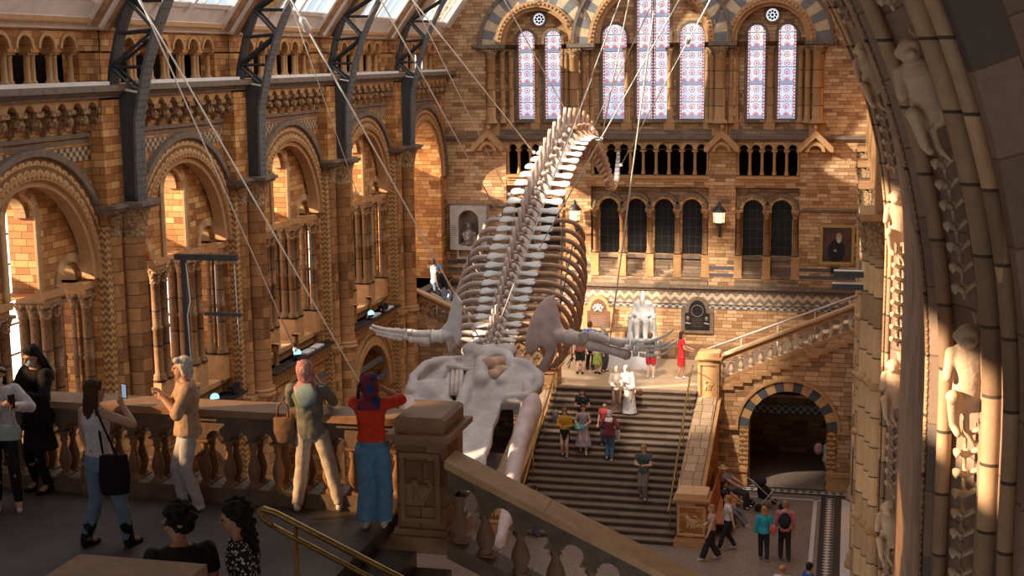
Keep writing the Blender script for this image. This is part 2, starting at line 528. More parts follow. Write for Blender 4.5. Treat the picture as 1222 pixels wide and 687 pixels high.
# ============================================================ left wall
C0, BAY = 22.8, 6.1
b = MB(TL)
wl_col, WM = [], [M['wall_l'], M['wall_tym'], M['void'], M['slate']]
centres = [C0+BAY*k for k in range(5)]
OZ = 10.0
for c in centres:
    last = c > 46
    b.cur = 0
    if not last:
        b.panel(c-3.05, c+3.05, 6.24, 13.0, .3, [(c, 2.1, 6.24, OZ)], .32)
    else:
        b.panel(c-3.05, 50.05, 6.24, 13.0, .3, [(c+.1, 2.0, 6.24, OZ)], 1.2)
    # low storey with the deep alcove arch
    b.panel(c-3.05, c+3.05 if not last else 50.05, 0, 6.2, .3, [(c, 1.62, 0, 3.75)], 2.0)
    b.cur = 1
    if not last:
        b.panel(c-2.2, c+2.2, 9.95, 12.4, 0, [(c-1.65, .42, 9.95, 9.97), (c, .475, 9.95, 11.38), (c+1.65, .42, 9.95, 9.97)], .55)
    b.cur = 0
    # alcove back wall, passage floor, outer wall of the passage
    b.quad((c-3, -1.7, 0), (c+3, -1.7, 0), (c+3, -1.7, 6.2), (c-3, -1.7, 6.2))
    b.box(c-3.05, c+3.05 if not last else 50.05, -4.2, .28, 6.15, 6.24)
    # triforium parapet and near-black sheet for the shade behind
    b.cur = 0
    b.box(c-3.05, c+3.05 if not last else 50.05, -2.2, .3, 13.0, 13.78)
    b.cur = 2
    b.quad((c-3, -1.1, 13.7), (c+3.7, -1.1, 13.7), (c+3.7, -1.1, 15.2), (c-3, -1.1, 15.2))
wall_left = struct(b.obj('wall_left', WM))

def part(bm, name, mats, label=None):
    return bm.obj(name, mats, wall_left, label)

colonnette = column_mesh('colonnette', 2.55, .105, .32, .2, True, 10, ('shaft', 'carve'), 1.6)
pair_col = column_mesh('small_column', .61, .062, .12, .08, False, 8, ('mould', 'mould'), 1.5)
big_col = None

def outer_window(c, w):
    """passage window behind the arcade: stone frame with lit glazing"""
    b = MB(TL); b.box(c-w, c+w, -4.0, -3.96, 6.9, 11.6)
    part(b, 'window_pane', M['daylit'])
    b = MB(TL)
    for i in range(1, 4): b.box(c-w+2*w*i/4-.025, c-w+2*w*i/4+.025, -3.96, -3.9, 6.9, 11.6)
    for i in range(1, 7): b.box(c-w, c+w, -3.96, -3.91, 6.9+.7*i-.02, 6.9+.7*i+.02)
    part(b, 'window_lattice', M['iron'])

for k, c in enumerate(centres):
    last = k == 4
    cc = c if not last else c+.1
    # ---- archivolt rings
    b = MB(TL); b.arch(cc, OZ, 2.55, 2.68, .28, .44, 0, 180, 32); part(b, 'arch_hood', M['mould_dk'])
    b = MB(TL); b.arch(cc, OZ, 2.25, 2.55, .28, .37, 0, 180, 32); part(b, 'scalloped_archivolt', M['scallop'])
    b = MB(TL)
    b.arch(cc, OZ, 2.13, 2.25, .2, .41, 0, 180, 32); b.arch(cc, OZ, 2.0, 2.13, .05, .33, 0, 180, 32)
    part(b, 'arch_roll', M['mould'])
    # tiny dentils round the ring
    b = MB(TL)
    for q in range(46):
        a = R_(4+172*q/45)
        x, z = cc+2.19*math.cos(a), OZ+2.19*math.sin(a)
        b.ball((x, .42, z), .035, 6, 4)
    part(b, 'arch_beading', M['mould'])
    if not last:
        # inner arches of the screen
        for uc, w, zs in ((c-1.65, .42, 9.97), (c, .475, 11.38), (c+1.65, .42, 9.97)):
            b = MB(TL)
            b.arch(uc, zs, w, w+.17, -.02, .05, 0, 180, 16)
            b.arch(uc, zs, w-.07, w+.02, -.35, -.1, 0, 180, 16)
            if w > .45:
                for sx in (-1, 1):
                    b.box(uc+sx*w-(.17 if sx < 0 else 0), uc+sx*w+(.17 if sx > 0 else 0), 0, .05, 9.95, zs)
            part(b, 'screen_arch', M['voussoir2'])
        # clustered piers
        for uc, us, ds in ((c-.86, (-.17, .17), (-.0, -.24, -.48)), (c+.86, (-.17, .17), (-.0, -.24, -.48)),
                           (c-1.98, (0.0,), (.12, -.14, -.42)), (c+1.98, (0.0,), (.12, -.14, -.42))):
            wd_ = .34 if len(us) > 1 else .22
            b = MB(TL)
            b.box(uc-wd_, uc+wd_, -.60, .12 if len(us) > 1 else .25, 9.82, 9.95)
            b.box(uc-wd_+.05, uc+wd_-.05, -.56, .07 if len(us) > 1 else .2, 9.72, 9.82)
            part(b, 'pier_cap', M['mould'])
            b = MB(TL)
            b.box(uc-wd_+.02, uc+wd_-.02, -.60, .1 if len(us) > 1 else .22, 6.6, 7.2)
            part(b, 'pier_base', M['mould'])
            b = MB(TL)
            b.box(uc-.08, uc+.08, -.50, -.04, 7.2, 9.75)
            part(b, 'pier_core', M['wall_l'])
            for u in us:
                for d in ds:
                    inst(colonnette, 'colonnette', wall_left, TL((uc+u, d, 7.22)))
        # sill with parapet
        b = MB(TL); b.box(c-2.1, c+2.1, -.86, .14, 6.5, 6.62); b.box(c-2.1, c+2.1, -.7, .0, 6.24, 6.5); part(b, 'window_sill', M['mould'])
        for q in range(5):
            if q % 2 == 0: continue
            for du in (-.1, .1):
                inst(pair_col, 'small_column', wall_left, TL((c-2.1+.7*(q+.5), .2, 6.26)))
        outer_window(c, 1.9)
    else:
        outer_window(c, 1.6)
    # ---- ledge, dentils, banded course, low arch
    u1 = c+3.1 if not last else 50.0
    b = MB(TL); b.box(c-2.15, c+2.15, .28, .66, 6.24, 6.3)
    part(b, 'ledge_board', M['black'], 'black ledge board carrying the spotlights')
    b = MB(TL); b.box(c-3.05, u1, .3, .52, 6.12, 6.235); b.box(c-3, u1, .3, .40, 5.82, 5.88)
    n = int((u1-c+3.0)/.17)
    for q in range(n):
        u = c-3.05+.17*(q+.5)
        b.box(u-.05, u+.05, .3, .46, 5.93, 6.12)
    part(b, 'dentil_course', M['mould'])
    b = MB(TL)
    for z in (4.05, 4.65, 5.25): b.box(c-2.15, c+2.15, .3, .306, z, z+.2)
    part(b, 'dark_band', M['slate'])
    b = MB(TL); b.arch(c, 3.75, 1.82, 2.05, .3, .36, 0, 180, 28); part(b, 'scalloped_archivolt', M['scallop'])
    b = MB(TL); b.arch(c, 3.75, 2.05, 2.13, .3, .42, 0, 180, 28); b.arch(c, 3.75, 1.6, 1.82, .1, .40, 0, 180, 28); part(b, 'arch_roll', M['mould'])
    # ---- bands above the arch, corbel table, cornice
    b = MB(TL)
    b.box(c-2.2, min(c+2.25, u1), .3, .31, 12.35, 12.62)
    b.box(c-2.2, c-1.82, .3, .31, 11.7, 11.95); b.box(c+1.82, min(c+2.25, u1), .3, .31, 11.7, 11.95)
    part(b, 'chequered_course', M['check'])
    b = MB(TL)
    b.box(c-2.2, min(c+2.25, u1), .3, .312, 12.68, 12.75)
    for z, e in ((12.1, 1.55), (11.5, 2.1)): b.box(c-2.25, c-e, .3, .312, z, z+.07); b.box(c+e, min(c+2.25, u1), .3, .312, z, z+.07)
    b.box(c-2.2, min(c+2.25, u1), .3, .36, 12.8, 12.88)
    part(b, 'dark_band', M['mould_dk'])
    nc = 8
    for q in range(nc+1):
        u = c-2.15+4.35*q/nc
        b = MB(TL)
        b.cur = 0
        b.box(u-.09, u+.09, .3, .40, 12.92, 13.1)
        b.box(u-.11, u+.11, .3, .52, 13.1, 13.26)
        b.ball((u, .5, 13.12), (.09, .12, .11), 8, 6)
        b.box(u-.13, u+.13, .3, .60, 13.26, 13.36)
        part(b, 'corbel', M['carve'])
    for q in range(nc):
        u = c-2.15+4.35*(q+.5)/nc
        b = MB(TL)
        b.panel(u-.272, u+.272, 13.3, 13.56, .56, [(u, .17, 13.3, 13.31)], .24, 8)
        part(b, 'corbel_arch', M['mould'])
    b = MB(TL)
    b.prism([(.3, 13.54), (.62, 13.54), (.62, 13.60), (.76, 13.66), (.76, 13.78), (.3, 13.78)], c-3.05, u1, axis=1) if False else None
    for d, z0, z1 in ((.64, 13.54, 13.61), (.70, 13.61, 13.67), (.80, 13.67, 13.79)): b.box(c-3.05, u1, .2, d, z0, z1)
    part(b, 'cornice', M['mould_dk'])
    b = MB(TL); b.box(c-2.25, c+2.35 if not last else 49.0, .42, .72, 13.79, 13.86); part(b, 'white_lighting_trough', M['white'], 'white painted lighting trough on the cornice')
    # ---- triforium arcade
    n = 6
    sp = 4.5/n
    ops = [(c-2.25+sp*(q+.5), .235, 14.42, 14.50) for q in range(n)]
    b = MB(TL)
    b.panel(c-3.05, u1, 14.42, 14.95, .12, ops, .35, 12)
    for sx in (-1, 1):
        b.box(c+sx*2.65-.38, c+sx*2.65+.38, -.25, .12, 13.78, 14.45)
    part(b, 'triforium_arches', M['voussoir2'] if False else M['wall_tym'])
    b = MB(TL)
    for u, w, zs, zp in ops: b.arch(u, zp, w, w+.07, .11, .17, 0, 180, 10)
    part(b, 'triforium_hoods', M['mould'])
    for q in range(n+1):
        u = c-2.25+sp*q
        for du in (-.085, .085):
            inst(pair_col, 'small_column', wall_left, TL((u+du, -.02, 13.84)))
    b = MB(TL); b.box(c-3, u1, -.3, .28, 14.93, 15.0); b.box(c-3, u1, -.3, .36, 15.0, 15.09); part(b, 'eaves_moulding', M['mould'])

# ---- pilasters between the bays
bigc = column_mesh('pilaster_shaft', 11.4, .255, .75, .5, False, 18, ('drum', 'carve'), 1.55)
smc = column_mesh('side_shaft', 11.4, .145, .7, .5, False, 14, ('drum', 'carve'), 1.5)
for k in range(5):
    u = C0-BAY/2+BAY*k if False else C0+3.0+BAY*(k-1)
    b = MB(TL)
    b.box(u-.72, u+.72, .28, .50, 0, 11.3)
    part(b, 'pilaster', M['wall_l'])
    b = MB(TL)
    b.box(u-.84, u+.84, .3, .62, 11.42, 13.5)
    part(b, 'pilaster', M['wall_l'])
    b = MB(TL)
    b.box(u-.80, u-.60, .3, .515, 3, 11.0)
    b.box(u+.60, u+.80, .3, .515, 3, 11.0)
    part(b, 'zigzag_strip', M['zig'])
    inst(bigc, 'pilaster_shaft', wall_left, TL((u, .68, 0.28)))
    for du in (-.46, .46): inst(smc, 'side_shaft', wall_left, TL((u+du, .52, 0.28)))
    b = MB(TL)
    b.box(u-.88, u+.88, .3, .80, 11.30, 11.38); b.box(u-.92, u+.92, .3, .86, 11.38, 11.44)
    b.box(u-.36, u+.36, .3, 1.10, 11.32, 11.38); b.box(u-.40, u+.40, .3, 1.16, 11.38, 11.46)
    part(b, 'pilaster_cap', M['mould_dk'])
    for z in (5.95, 8.7):
        if z > 8: continue
        b = MB(); b.lathe(0, 0, [(.25, 0), (.33, .03), (.33, .1), (.29, .14), (.33, .18), (.25, .22)], 16)
        inst(b.mesh('shaft_ring', M['mould']), 'shaft_ring', wall_left, TL((u, .68, z)))
        b = MB(TL); b.box(u-.75, u+.75, .3, .70, z, z+.12); part(b, 'string_course', M['mould'])
# wall stretch beyond the first bay (out of sight from the gallery)
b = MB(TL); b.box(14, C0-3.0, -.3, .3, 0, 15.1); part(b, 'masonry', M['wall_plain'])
# unseen upper gallery shell shading the foreground; left wall openings added for sun patches
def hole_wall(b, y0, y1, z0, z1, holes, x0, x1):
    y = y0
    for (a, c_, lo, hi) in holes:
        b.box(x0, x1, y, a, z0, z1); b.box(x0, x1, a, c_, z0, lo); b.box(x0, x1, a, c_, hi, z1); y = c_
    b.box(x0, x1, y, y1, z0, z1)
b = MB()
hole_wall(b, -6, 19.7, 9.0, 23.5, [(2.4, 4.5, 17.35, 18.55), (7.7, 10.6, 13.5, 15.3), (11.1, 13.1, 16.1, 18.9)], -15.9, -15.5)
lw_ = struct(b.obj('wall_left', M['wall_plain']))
b = MB(); b.box(-15.75, -15.72, 7.7, 10.6, 13.5, 15.3); b.obj('tinted_pane', M['tinted'], lw_)  # added unseen pane, dims the sun reaching the near visitors
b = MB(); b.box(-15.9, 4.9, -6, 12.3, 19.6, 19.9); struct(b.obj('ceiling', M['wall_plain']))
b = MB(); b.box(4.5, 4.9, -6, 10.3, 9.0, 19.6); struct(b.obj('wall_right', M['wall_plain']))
b = MB(); b.box(-15.9, -12, -6.4, -6, 9.0, 19.6); b.box(-1.5, 4.9, -6.4, -6, 9, 19.6); b.box(-12, -1.5, -6.4, -6, 9, 11.2); b.box(-12, -1.5, -6.4, -6, 15.4, 19.6); struct(b.obj('wall_front', M['wall_plain']))  # unseen wall; its opening is added to light the visitors' backs softly

# ============================================================ iron roof ribs
def rib_curve(off):
    base = [(-13.90, 11.46), (-13.88, 12.5), (-13.86, 13.08), (-13.74, 13.6), (-13.61, 14.13), (-13.35, 14.85), (-13.09, 15.41)]
    x, z = base[-1]
    ang = 66.0
    out = base[:]
    for k in range(13):
        ang -= 4.6
        x += .82*math.cos(R_(ang)); z += .82*math.sin(R_(ang))
        out.append((x, z))
    return out
inner = [(x*1.02, CAM_H+(z-CAM_H)*1.02) for x, z in rib_curve(0)]
outer = [(-14.32, 11.46), (-14.36, 12.5), (-14.38, 13.3), (-14.38, 13.81), (-14.34, 14.13), (-14.16, 14.79), (-13.9, 15.43)]
x, z = outer[-1]; ang = 67.0
for k in range(13):
    ang -= 4.6
    x += .86*math.cos(R_(ang)); z += .86*math.sin(R_(ang)); outer.append((x, z))
outer = [(x*1.02, CAM_H+(z-CAM_H)*1.02) for x, z in outer]
def make_rib(u, right=False):
    root = empty('roof_rib', (XL if not right else XR, u, 11.46))
    FX = (lambda x: x) if not right else (lambda x: 2*XC-x)
    base = Vector(root.location)
    T = lambda p: (FX(p[0])-base.x, p[1], p[2]-base.z)
    def chord(pts, name, mat):
        b = MB(T)
        for (x0, z0), (x1, z1) in zip(pts, pts[1:]):
            for w, t in ((.19, .03),):
                n = Vector((z1-z0, 0, -(x1-x0))).normalized()*t
                b.poly([(x0-n.x, -w, z0-n.z), (x1-n.x, -w, z1-n.z), (x1-n.x, w, z1-n.z), (x0-n.x, w, z0-n.z)])
                b.poly([(x0+n.x, -w, z0+n.z), (x1+n.x, -w, z1+n.z), (x1+n.x, w, z1+n.z), (x0+n.x, w, z0+n.z)])
                for s_ in (-w, w): b.poly([(x0-n.x, s_, z0-n.z), (x1-n.x, s_, z1-n.z), (x1+n.x, s_, z1+n.z), (x0+n.x, s_, z0+n.z)])
        return b.obj(name, mat, root)
    chord(inner, 'inner_flange', M['iron_lt']); chord(outer, 'outer_flange', M['iron'])
    b = MB(T)
    for i in range(3):
        (x0, z0), (x1, z1), (X0, Z0), (X1, Z1) = inner[i], inner[i+1], outer[i], outer[i+1]
        for s_ in (-.15, .15): b.quad((x0, s_, z0), (x1, s_, z1), (X1, s_, Z1), (X0, s_, Z0))
    b.box(outer[3][0], inner[3][0], -.17, .17, 13.66, 13.70)
    b.obj('web_plate', M['iron'], root)
    b = MB(T)
    b.tube([(outer[3][0], -.16, 13.74), (inner[3][0]+.02, -.16, 13.62)], .03, 4); b.obj('bright_edge', M['white'], root)
    # lattice
    b = MB(T)
    flip = False
    for i in range(3, 19):
        a = outer[i] if flip else inner[i]; c_ = inner[i+1] if flip else outer[i+1]
        for s_ in (-.13, .13): b.tube([(a[0], s_, a[1]), (c_[0], s_, c_[1])], (.035), 4)
        if i % 1 == 0:
            a, c_ = outer[i+1], inner[i+1]
            for s_ in (-.13, .13): b.tube([(a[0], s_, a[1]), (c_[0], s_, c_[1])], .035, 4)
        flip = not flip
    b.obj('lattice', M['iron'], root)
    b = MB(T)
    for i in range(len(inner)-12):
        (x0, z0), (x1, z1) = inner[i], inner[i+1]
        L = math.hypot(x1-x0, z1-z0); m_ = max(2, int(L/.13))
        for q in range(m_):
            t = q/m_
            for s_ in (-.13, -.05, .05, .13): b.ball((x0+(x1-x0)*t+.032, s_, z0+(z1-z0)*t), .02, 5, 3)
    o = b.obj('rivet_heads', M['iron_lt'], root); o['kind'] = 'stuff'
    return root
for k, lb in enumerate(('curved iron roof rib nearest the camera, above the left wall', 'second curved iron roof rib from the camera, left wall',
                        'third curved iron roof rib from the camera, left wall', 'curved iron roof rib nearest the far wall, left side')):
    tag(make_rib(C0+3+BAY*k), lb, 'roof rib', 'iron ribs carrying the roof')

# ============================================================ ceiling, left slope
ceil = None
SL = R_(53.8)
def TS(p):  # (along hall, up the slope, off the slope into the hall)
    x = -14.85+p[1]*math.cos(SL)+p[2]*math.sin(SL); z = 15.09+p[1]*math.sin(SL)-p[2]*math.cos(SL)
    return (x, p[0], z)
b = MB(TS)
b.box(19, 50, -.12, .46, -.06, .02)
for c in centres:
    b.box(c-1.3, c+2.3, 4.2, 9.2, -.06, -.03)
ceil = struct(b.obj('ceiling', M['cream']))
b = MB(TS); b.box(19, 50, -.2, .06, .0, .08); b.obj('eaves_board', M['cream'], ceil)
gold = pattern_mat('painted_gold_circles', 'scallop', (.60, .50, .40), (.62, .36, .07), .34, .34, .1)
for c in centres:
    L0, L1 = .46, 9.2
    for (a0, a1, kind) in ((c-2.3, c-1.3, 'gold'), (c-1.2, c+.1, 'glass'), (c+.22, c+2.2, 'glass')):
        b = MB(TS)
        if kind == 'gold':
            b.box(a0, a1, L0, L1, 0, .03); b.obj('painted_panel', gold, ceil)
        elif True:
            b.box(a0, a1, L0+.12, 4.2, -.025, -.015); b.obj('skylight_pane', M['sky_glass'], ceil)
            b = MB(TS); b.box(a0, a1, L0, L0+.12, -.03, .05); b.box(a0, a1, 4.2, L1, -.03, .05)
            for q in range(1, 3):
                u = a0+(a1-a0)*q/3; b.box(u-.02, u+.02, L0+.1, 4.2, -.03, .03)
            b.obj('skylight_frame', M['cream'], ceil)
    for u in (c-1.25, c+.16, c+2.25, c-2.35):
        b = MB(TS); b.box(u-.06, u+.06, L0, L1, -.04, .14); b.obj('rafter', M['cream'], ceil)
    u = c-3.05
    b = MB(TS); b.box(u-.66, u+.66, L0-.55, L1, -.04, .10); b.obj('beam_board', M['cream'], ceil)
    for w, t, mt in ((.50, .2, 'wood'), (.36, .26, 'cream'), (.24, .34, 'wood')):
        for sx in (-1, 1):
            b = MB(TS); b.box(u+sx*w-.07, u+sx*w+.07, L0-.5, L1, .05, t); b.obj('beam_moulding', M[mt], ceil)
b = MB(TS); b.box(49.2, 50.0, .4, 9.2, -.04, .12); b.obj('beam_board', M['cream'], ceil)
def TSR(p):
    q = TS(p); return (2*XC-q[0], q[1], q[2])
b = MB(TSR); b.box(21.6, 50, -.2, 4.0, -.06, .06); b.obj('roof_boarding', M['cream'], ceil)
for k in range(5):
    b = MB(TSR); b.box(C0-3.5+BAY*k, C0-2.5+BAY*k, -.2, 9.2, .05, .30); b.obj('beam_board', M['wood'], ceil)
# ============================================================ far (back) wall
def px2x(px): return -12.07+(px-615)*.03036
b = MB(TF)
WF = [M['wall_f'], M['mould_dk'], M['void'], M['mould']]
# main sheet pieces: lower zone
b.panel(-15.2, 3.0, 0, 6.25, 0, [], .2)
# arcade zone z 6.25-9.75 with recessed bays
pier_edges = [(-15.2, -12.45), (-10.21, -9.25), (-4.93, -3.97), (-1.72, 3.0)]
for x0, x1 in pier_edges: b.box(x0, x1, -.6, 0, 6.25, 11.3)
bays3 = [(-12.45, -10.21, [-11.86, -10.85]), (-9.25, -4.93, [-8.6, -7.58, -6.56, -5.55]), (-3.97, -1.72, [-3.35, -2.34])]
for x0, x1, ws in bays3:
    b.panel(x0, x1, 6.9, 9.75, -.28, [(w, .37, 7.05, 8.72) for w in ws], .3)
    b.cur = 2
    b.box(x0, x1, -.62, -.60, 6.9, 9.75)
    b.cur = 0
    # triforium band
    b.box(x0, x1, -.1, 0, 9.55, 9.95)
    b.box(x0, x1, -.65, -.0, 11.1, 11.35)
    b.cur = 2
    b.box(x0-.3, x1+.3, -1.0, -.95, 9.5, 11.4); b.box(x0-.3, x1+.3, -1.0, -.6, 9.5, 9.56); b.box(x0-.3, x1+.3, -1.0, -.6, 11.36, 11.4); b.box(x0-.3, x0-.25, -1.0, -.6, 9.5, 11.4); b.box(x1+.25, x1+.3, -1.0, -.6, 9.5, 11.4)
    b.cur = 0
# upper zone
b.panel(-15.2, 3.0, 11.3, 14.72, -.42, [(w, hw, 11.95, 14.72) for w, hw in ((-11.76, .33), (-10.75, .33), (-8.46, .46), (-7.05, .60), (-5.64, .46), (-3.35, .33), (-2.28, .33))], .35) if False else None
wall_back = struct(b.obj('wall_back', WF))
def fpart(bm, name, mats, label=None): return bm.obj(name, mats, wall_back, label)

# ---- frieze courses of the landing wall
b = MB(TF); b.box(-14.8, .6, 0, .02, 5.29, 5.74); fpart(b, 'chevron_frieze', M['chevron'])
b = MB(TF); b.box(-14.8, .6, 0, .025, 5.12, 5.25); fpart(b, 'dotted_course', M['dots'])
b = MB(TF); b.box(-14.8, .6, 0, .05, 5.25, 5.29); b.box(-14.8, .6, 0, .06, 5.74, 5.80); b.box(-14.8, .6, 0, .16, 5.86, 5.96); b.box(-14.8, .6, 0, .10, 5.80, 5.86)
fpart(b, 'string_course', M['mould_dk'])
b = MB(TF); b.box(-14.8, .6, 0, .07, 3.2, 3.75); fpart(b, 'plinth_course', M['wall_plain'])
# sloping sill courses under the arcades
M['sill'] = brick('grey_brown_sill', .55, .13, [(0, (.16, .11, .075)), (.5, (.25, .175, .12)), (1, (.34, .24, .165))], joint=.008)
for x0, x1, ws in bays3:
    b = MB(TF)
    for i in range(4): b.box(x0-.0, x1, -.6, .10-.09*i, 5.96+.12*i, 6.08+.12*i)
    b.box(x0, x1, -.6, -.28, 6.44, 6.9)
    fpart(b, 'sloping_sill', M['sill'])
    b = MB(TF); b.box(x0, x1, -.6, -.2, 6.9, 7.04); fpart(b, 'window_sill', M['mould_dk'])
far_col = column_mesh('arcade_column', 1.62, .105, .3, .14, False, 10, ('shaft', 'carve'), 1.6)
for x0, x1, ws in bays3:
    edges = [ws[0]-.51]+[(a+b_)/2 for a, b_ in zip(ws, ws[1:])]+[ws[-1]+.51]
    for e in edges:
        b = MB(TF); b.box(e-.14, e+.14, -.28, .02, 6.3, 7.08); b.box(e-.16, e+.16, -.28, .04, 6.25, 6.36); b.box(e-.155, e+.155, -.28, .035, 7.02, 7.08)
        fpart(b, 'column_pedestal', M['mould'])
        inst(far_col, 'arcade_column', wall_back, TF((e, -.12, 7.08)))
        b = MB(TF); b.box(e-.16, e+.16, -.28, .03, 8.68, 8.76); fpart(b, 'abacus', M['mould'])
    for w in ws:
        b = MB(TF); b.arch(w, 8.74, .37, .52, -.3, -.04, 0, 180, 16); fpart(b, 'arcade_voussoirs', M['voussoir2'])
        b = MB(TF); b.arch(w, 8.74, .52, .60, -.3, .03, 0, 180, 16); fpart(b, 'arcade_hood', M['mould_dk'])
        b = MB(TF)
        for q in range(11):
            a = R_(8+164*q/10); b.ball((w+.45*math.cos(a), -.03, 8.74+.45*math.sin(a)), .03, 6, 4)
        fpart(b, 'arcade_beading', M['mould'])
        # glazing with lead lattice behind
        b = MB(TF); b.box(w-.36, w+.36, -.5, -.47, 7.0, 9.1); fpart(b, 'dark_pane', M['dark_glass'] if 'dark_glass' in M else M['void'])
        b = MB(TF)
        for q in range(1, 3): b.box(w-.36+.24*q-.01, w-.36+.24*q+.01, -.47, -.45, 7.0, 9.1)
        for q in range(1, 6): b.box(w-.36, w+.36, -.47, -.45, 7.0+.34*q-.01, 7.0+.34*q+.01)
        fpart(b, 'pane_bars', M['iron'])
    # ---- triforium balustrade with little arches
    n = max(4, int(round((x1-x0)/.49)))
    if x1-x0 > 4: n = 9
    sp = (x1-x0-.1)/n
    ops = [(x0+.05+sp*(q+.5), sp*.34, 10.0, 10.95) for q in range(n)]
    b = MB(TF); b.panel(x0, x1, 10.9, 11.28, -.02, [(o[0], o[1], 10.9, 10.93) for o in ops], .3, 10); fpart(b, 'gallery_arches', M['voussoir2'])
    b = MB(TF); b.box(x0, x1, -.3, .12, 9.86, 9.96); b.box(x0, x1, -.3, .05, 9.75, 9.86); fpart(b, 'gallery_ledge', M['mould'])
    me = column_mesh('gallery_column', .90, .055, .14, .16, False, 8, ('mould', 'mould'), 1.9)
    for q in range(n+1):
        inst(me, 'gallery_column', wall_back, TF((x0+.05+sp*q, -.10, 9.98)))
# small brick arcade blank strip between arcades and gallery
# ---- main string under the big windows
b = MB(TF); b.box(-14.8, .6, 0, .16, 11.28, 11.40); b.box(-14.8, .6, 0, .10, 11.22, 11.28); fpart(b, 'string_course', M['mould_dk'])
# string low on the outer wall stretches
for x0, x1 in ((-14.8, -12.45), (-1.72, .65)):
    b = MB(TF); b.box(x0, x1, 0, .07, 8.72, 8.79); fpart(b, 'string_course', M['mould_dk'])
    b = MB(TF); b.panel(x0-.4 if x0 < -5 else x0, x1+(0 if x0 < -5 else 2.4), 6.25, 11.25, .012, [], .1); fpart(b, 'brick_face', M['wall_f'])

# ---- big windows: recessed sheet
wins = [(-11.76, .32, 14.88), (-10.75, .32, 14.88), (-8.46, .45, 14.93), (-7.05, .60, 16.4), (-5.64, .45, 14.93), (-3.35, .32, 14.96), (-2.28, .32, 14.96)]
groups_ = [(-13.1, -9.72, -11.255), (-9.42, -4.68, -7.05), (-4.3, -1.08, -2.815)]
b = MB(TF)
b.panel(-13.5, -9.6, 11.4, 18.5, -.55, [(w, h, 11.98, z) for w, h, z in wins[:2]], .3)
b.panel(-9.6, -4.5, 11.4, 18.5, -.55, [(w, h, 11.98, z) for w, h, z in wins[2:5]], .3)
b.panel(-4.5, -.9, 11.4, 18.5, -.55, [(w, h, 11.98, z) for w, h, z in wins[5:]], .3)
# front sheet: outer faces with three great arches cut out
def big_arch_panel(b, u0, u1, uc, w, zp):
    b.panel(u0, u1, 14.70, 18.5, 0, [(uc, w, 14.70, zp)], .58, 24)
big_arch_panel(b, -13.2, -9.55, -11.255, 1.32, 14.72)
big_arch_panel(b, -9.55, -4.5, -7.05, 2.05, 14.72)
big_arch_panel(b, -4.5, -1.0, -2.815, 1.32, 14.72)
b.panel(-15.2, -13.2, 11.4, 18.5, 0, [], .1)
b.panel(-1.0, 3.0, 11.4, 18.5, 0, [], .1)
fpart(b, 'upper_masonry', M['wall_f'])
for uc, r in ((-11.255, 1.32), (-2.815, 1.32), (-7.05, 2.05)):
    k_ = .06 if r > 2 else 0
    b = MB(TF); b.arch(uc, 14.72, r+.22, r+.72, 0, .05+k_, 0, 180, 36); fpart(b, 'striped_archivolt', M['voussoir'])
    b = MB(TF); b.arch(uc, 14.72, r+.0, r+.22, -.2, .12+k_, 0, 180, 36); b.arch(uc, 14.72, r-.12, r+.02, -.4, -.05, 0, 180, 36); fpart(b, 'arch_roll', M['mould'])
    b = MB(TF); b.arch(uc, 14.72, r+.72, r+.84, 0, .14+k_, 0, 180, 36); fpart(b, 'arch_hood', M['mould_dk'])
    b = MB(TF)
    nb = int(r*22)
    for q in range(nb):
        a = PI*(q+.5)/nb; b.ball((uc+(r+.11)*math.cos(a), .13+k_, 14.72+(r+.11)*math.sin(a)), .055, 6, 4)
    fpart(b, 'arch_beading', M['mould'])
# springing mould and stops
b = MB(TF)
for x0, x1 in ((-13.55, -12.45), (-10.1, -9.1), (-5.0, -4.0), (-1.65, -.6)):
    b.box(x0, x1, -.5, .18, 14.58, 14.72); b.box(x0+.03, x1-.03, -.5, .10, 14.50, 14.58)
for x in (-13.58, -.58): b.ball((x, .2, 14.68), .09)
fpart(b, 'springing_course', M['mould_dk'])
# shafts
def shaft(x, d, r):
    key = 'far_%.2f' % r
    if key not in M: M[key] = column_mesh('window_shaft', 2.72, r, .34, .18, False, 12, ('drum_far', 'carve'), 1.45)
    inst(M[key], 'window_shaft', wall_back, TF((x, d, 11.82)))
for px, r, d in ((585, .17, .02), (598, .09, -.14), (607, .09, -.34), (639, .09, -.42), (672, .08, -.3), (678, .09, -.14), (688.5, .18, .05), (699, .09, -.14), (707, .09, -.36),
                 (750, .11, -.42), (801.5, .11, -.42), (846, .09, -.36), (852, .09, -.14), (862, .19, .05), (874, .09, -.14), (880, .08, -.35), (919, .11, -.42), (954, .09, -.3), (962.5, .11, -.12), (974, .19, .03)):
    shaft(px2x(px), d, r)
b = MB(TF)
for px, w in ((585, .3), (602, .25), (638, .17), (675, .2), (688.5, .27), (703, .2), (750, .2), (801.5, .2), (849, .22), (862, .28), (877, .2), (919, .2), (958, .25), (974, .28)):
    x = px2x(px); b.box(x-w, x+w, -.56, .04 if w > .26 else -.2, 11.4, 11.84)
fpart(b, 'shaft_pedestals', M['mould'])
o = bpy.data.objects['shaft_pedestals']; o.name = 'shaft_pedestal'
# dividing piers between the three recesses
b = MB(TF)
for x0, x1 in ((-10.08, -9.36), (-4.76, -4.04), (-13.25, -12.95), (-1.18, -.95)): b.box(x0, x1, -.56, -.22, 11.4, 14.72)
fpart(b, 'window_pier', M['wall_f'])
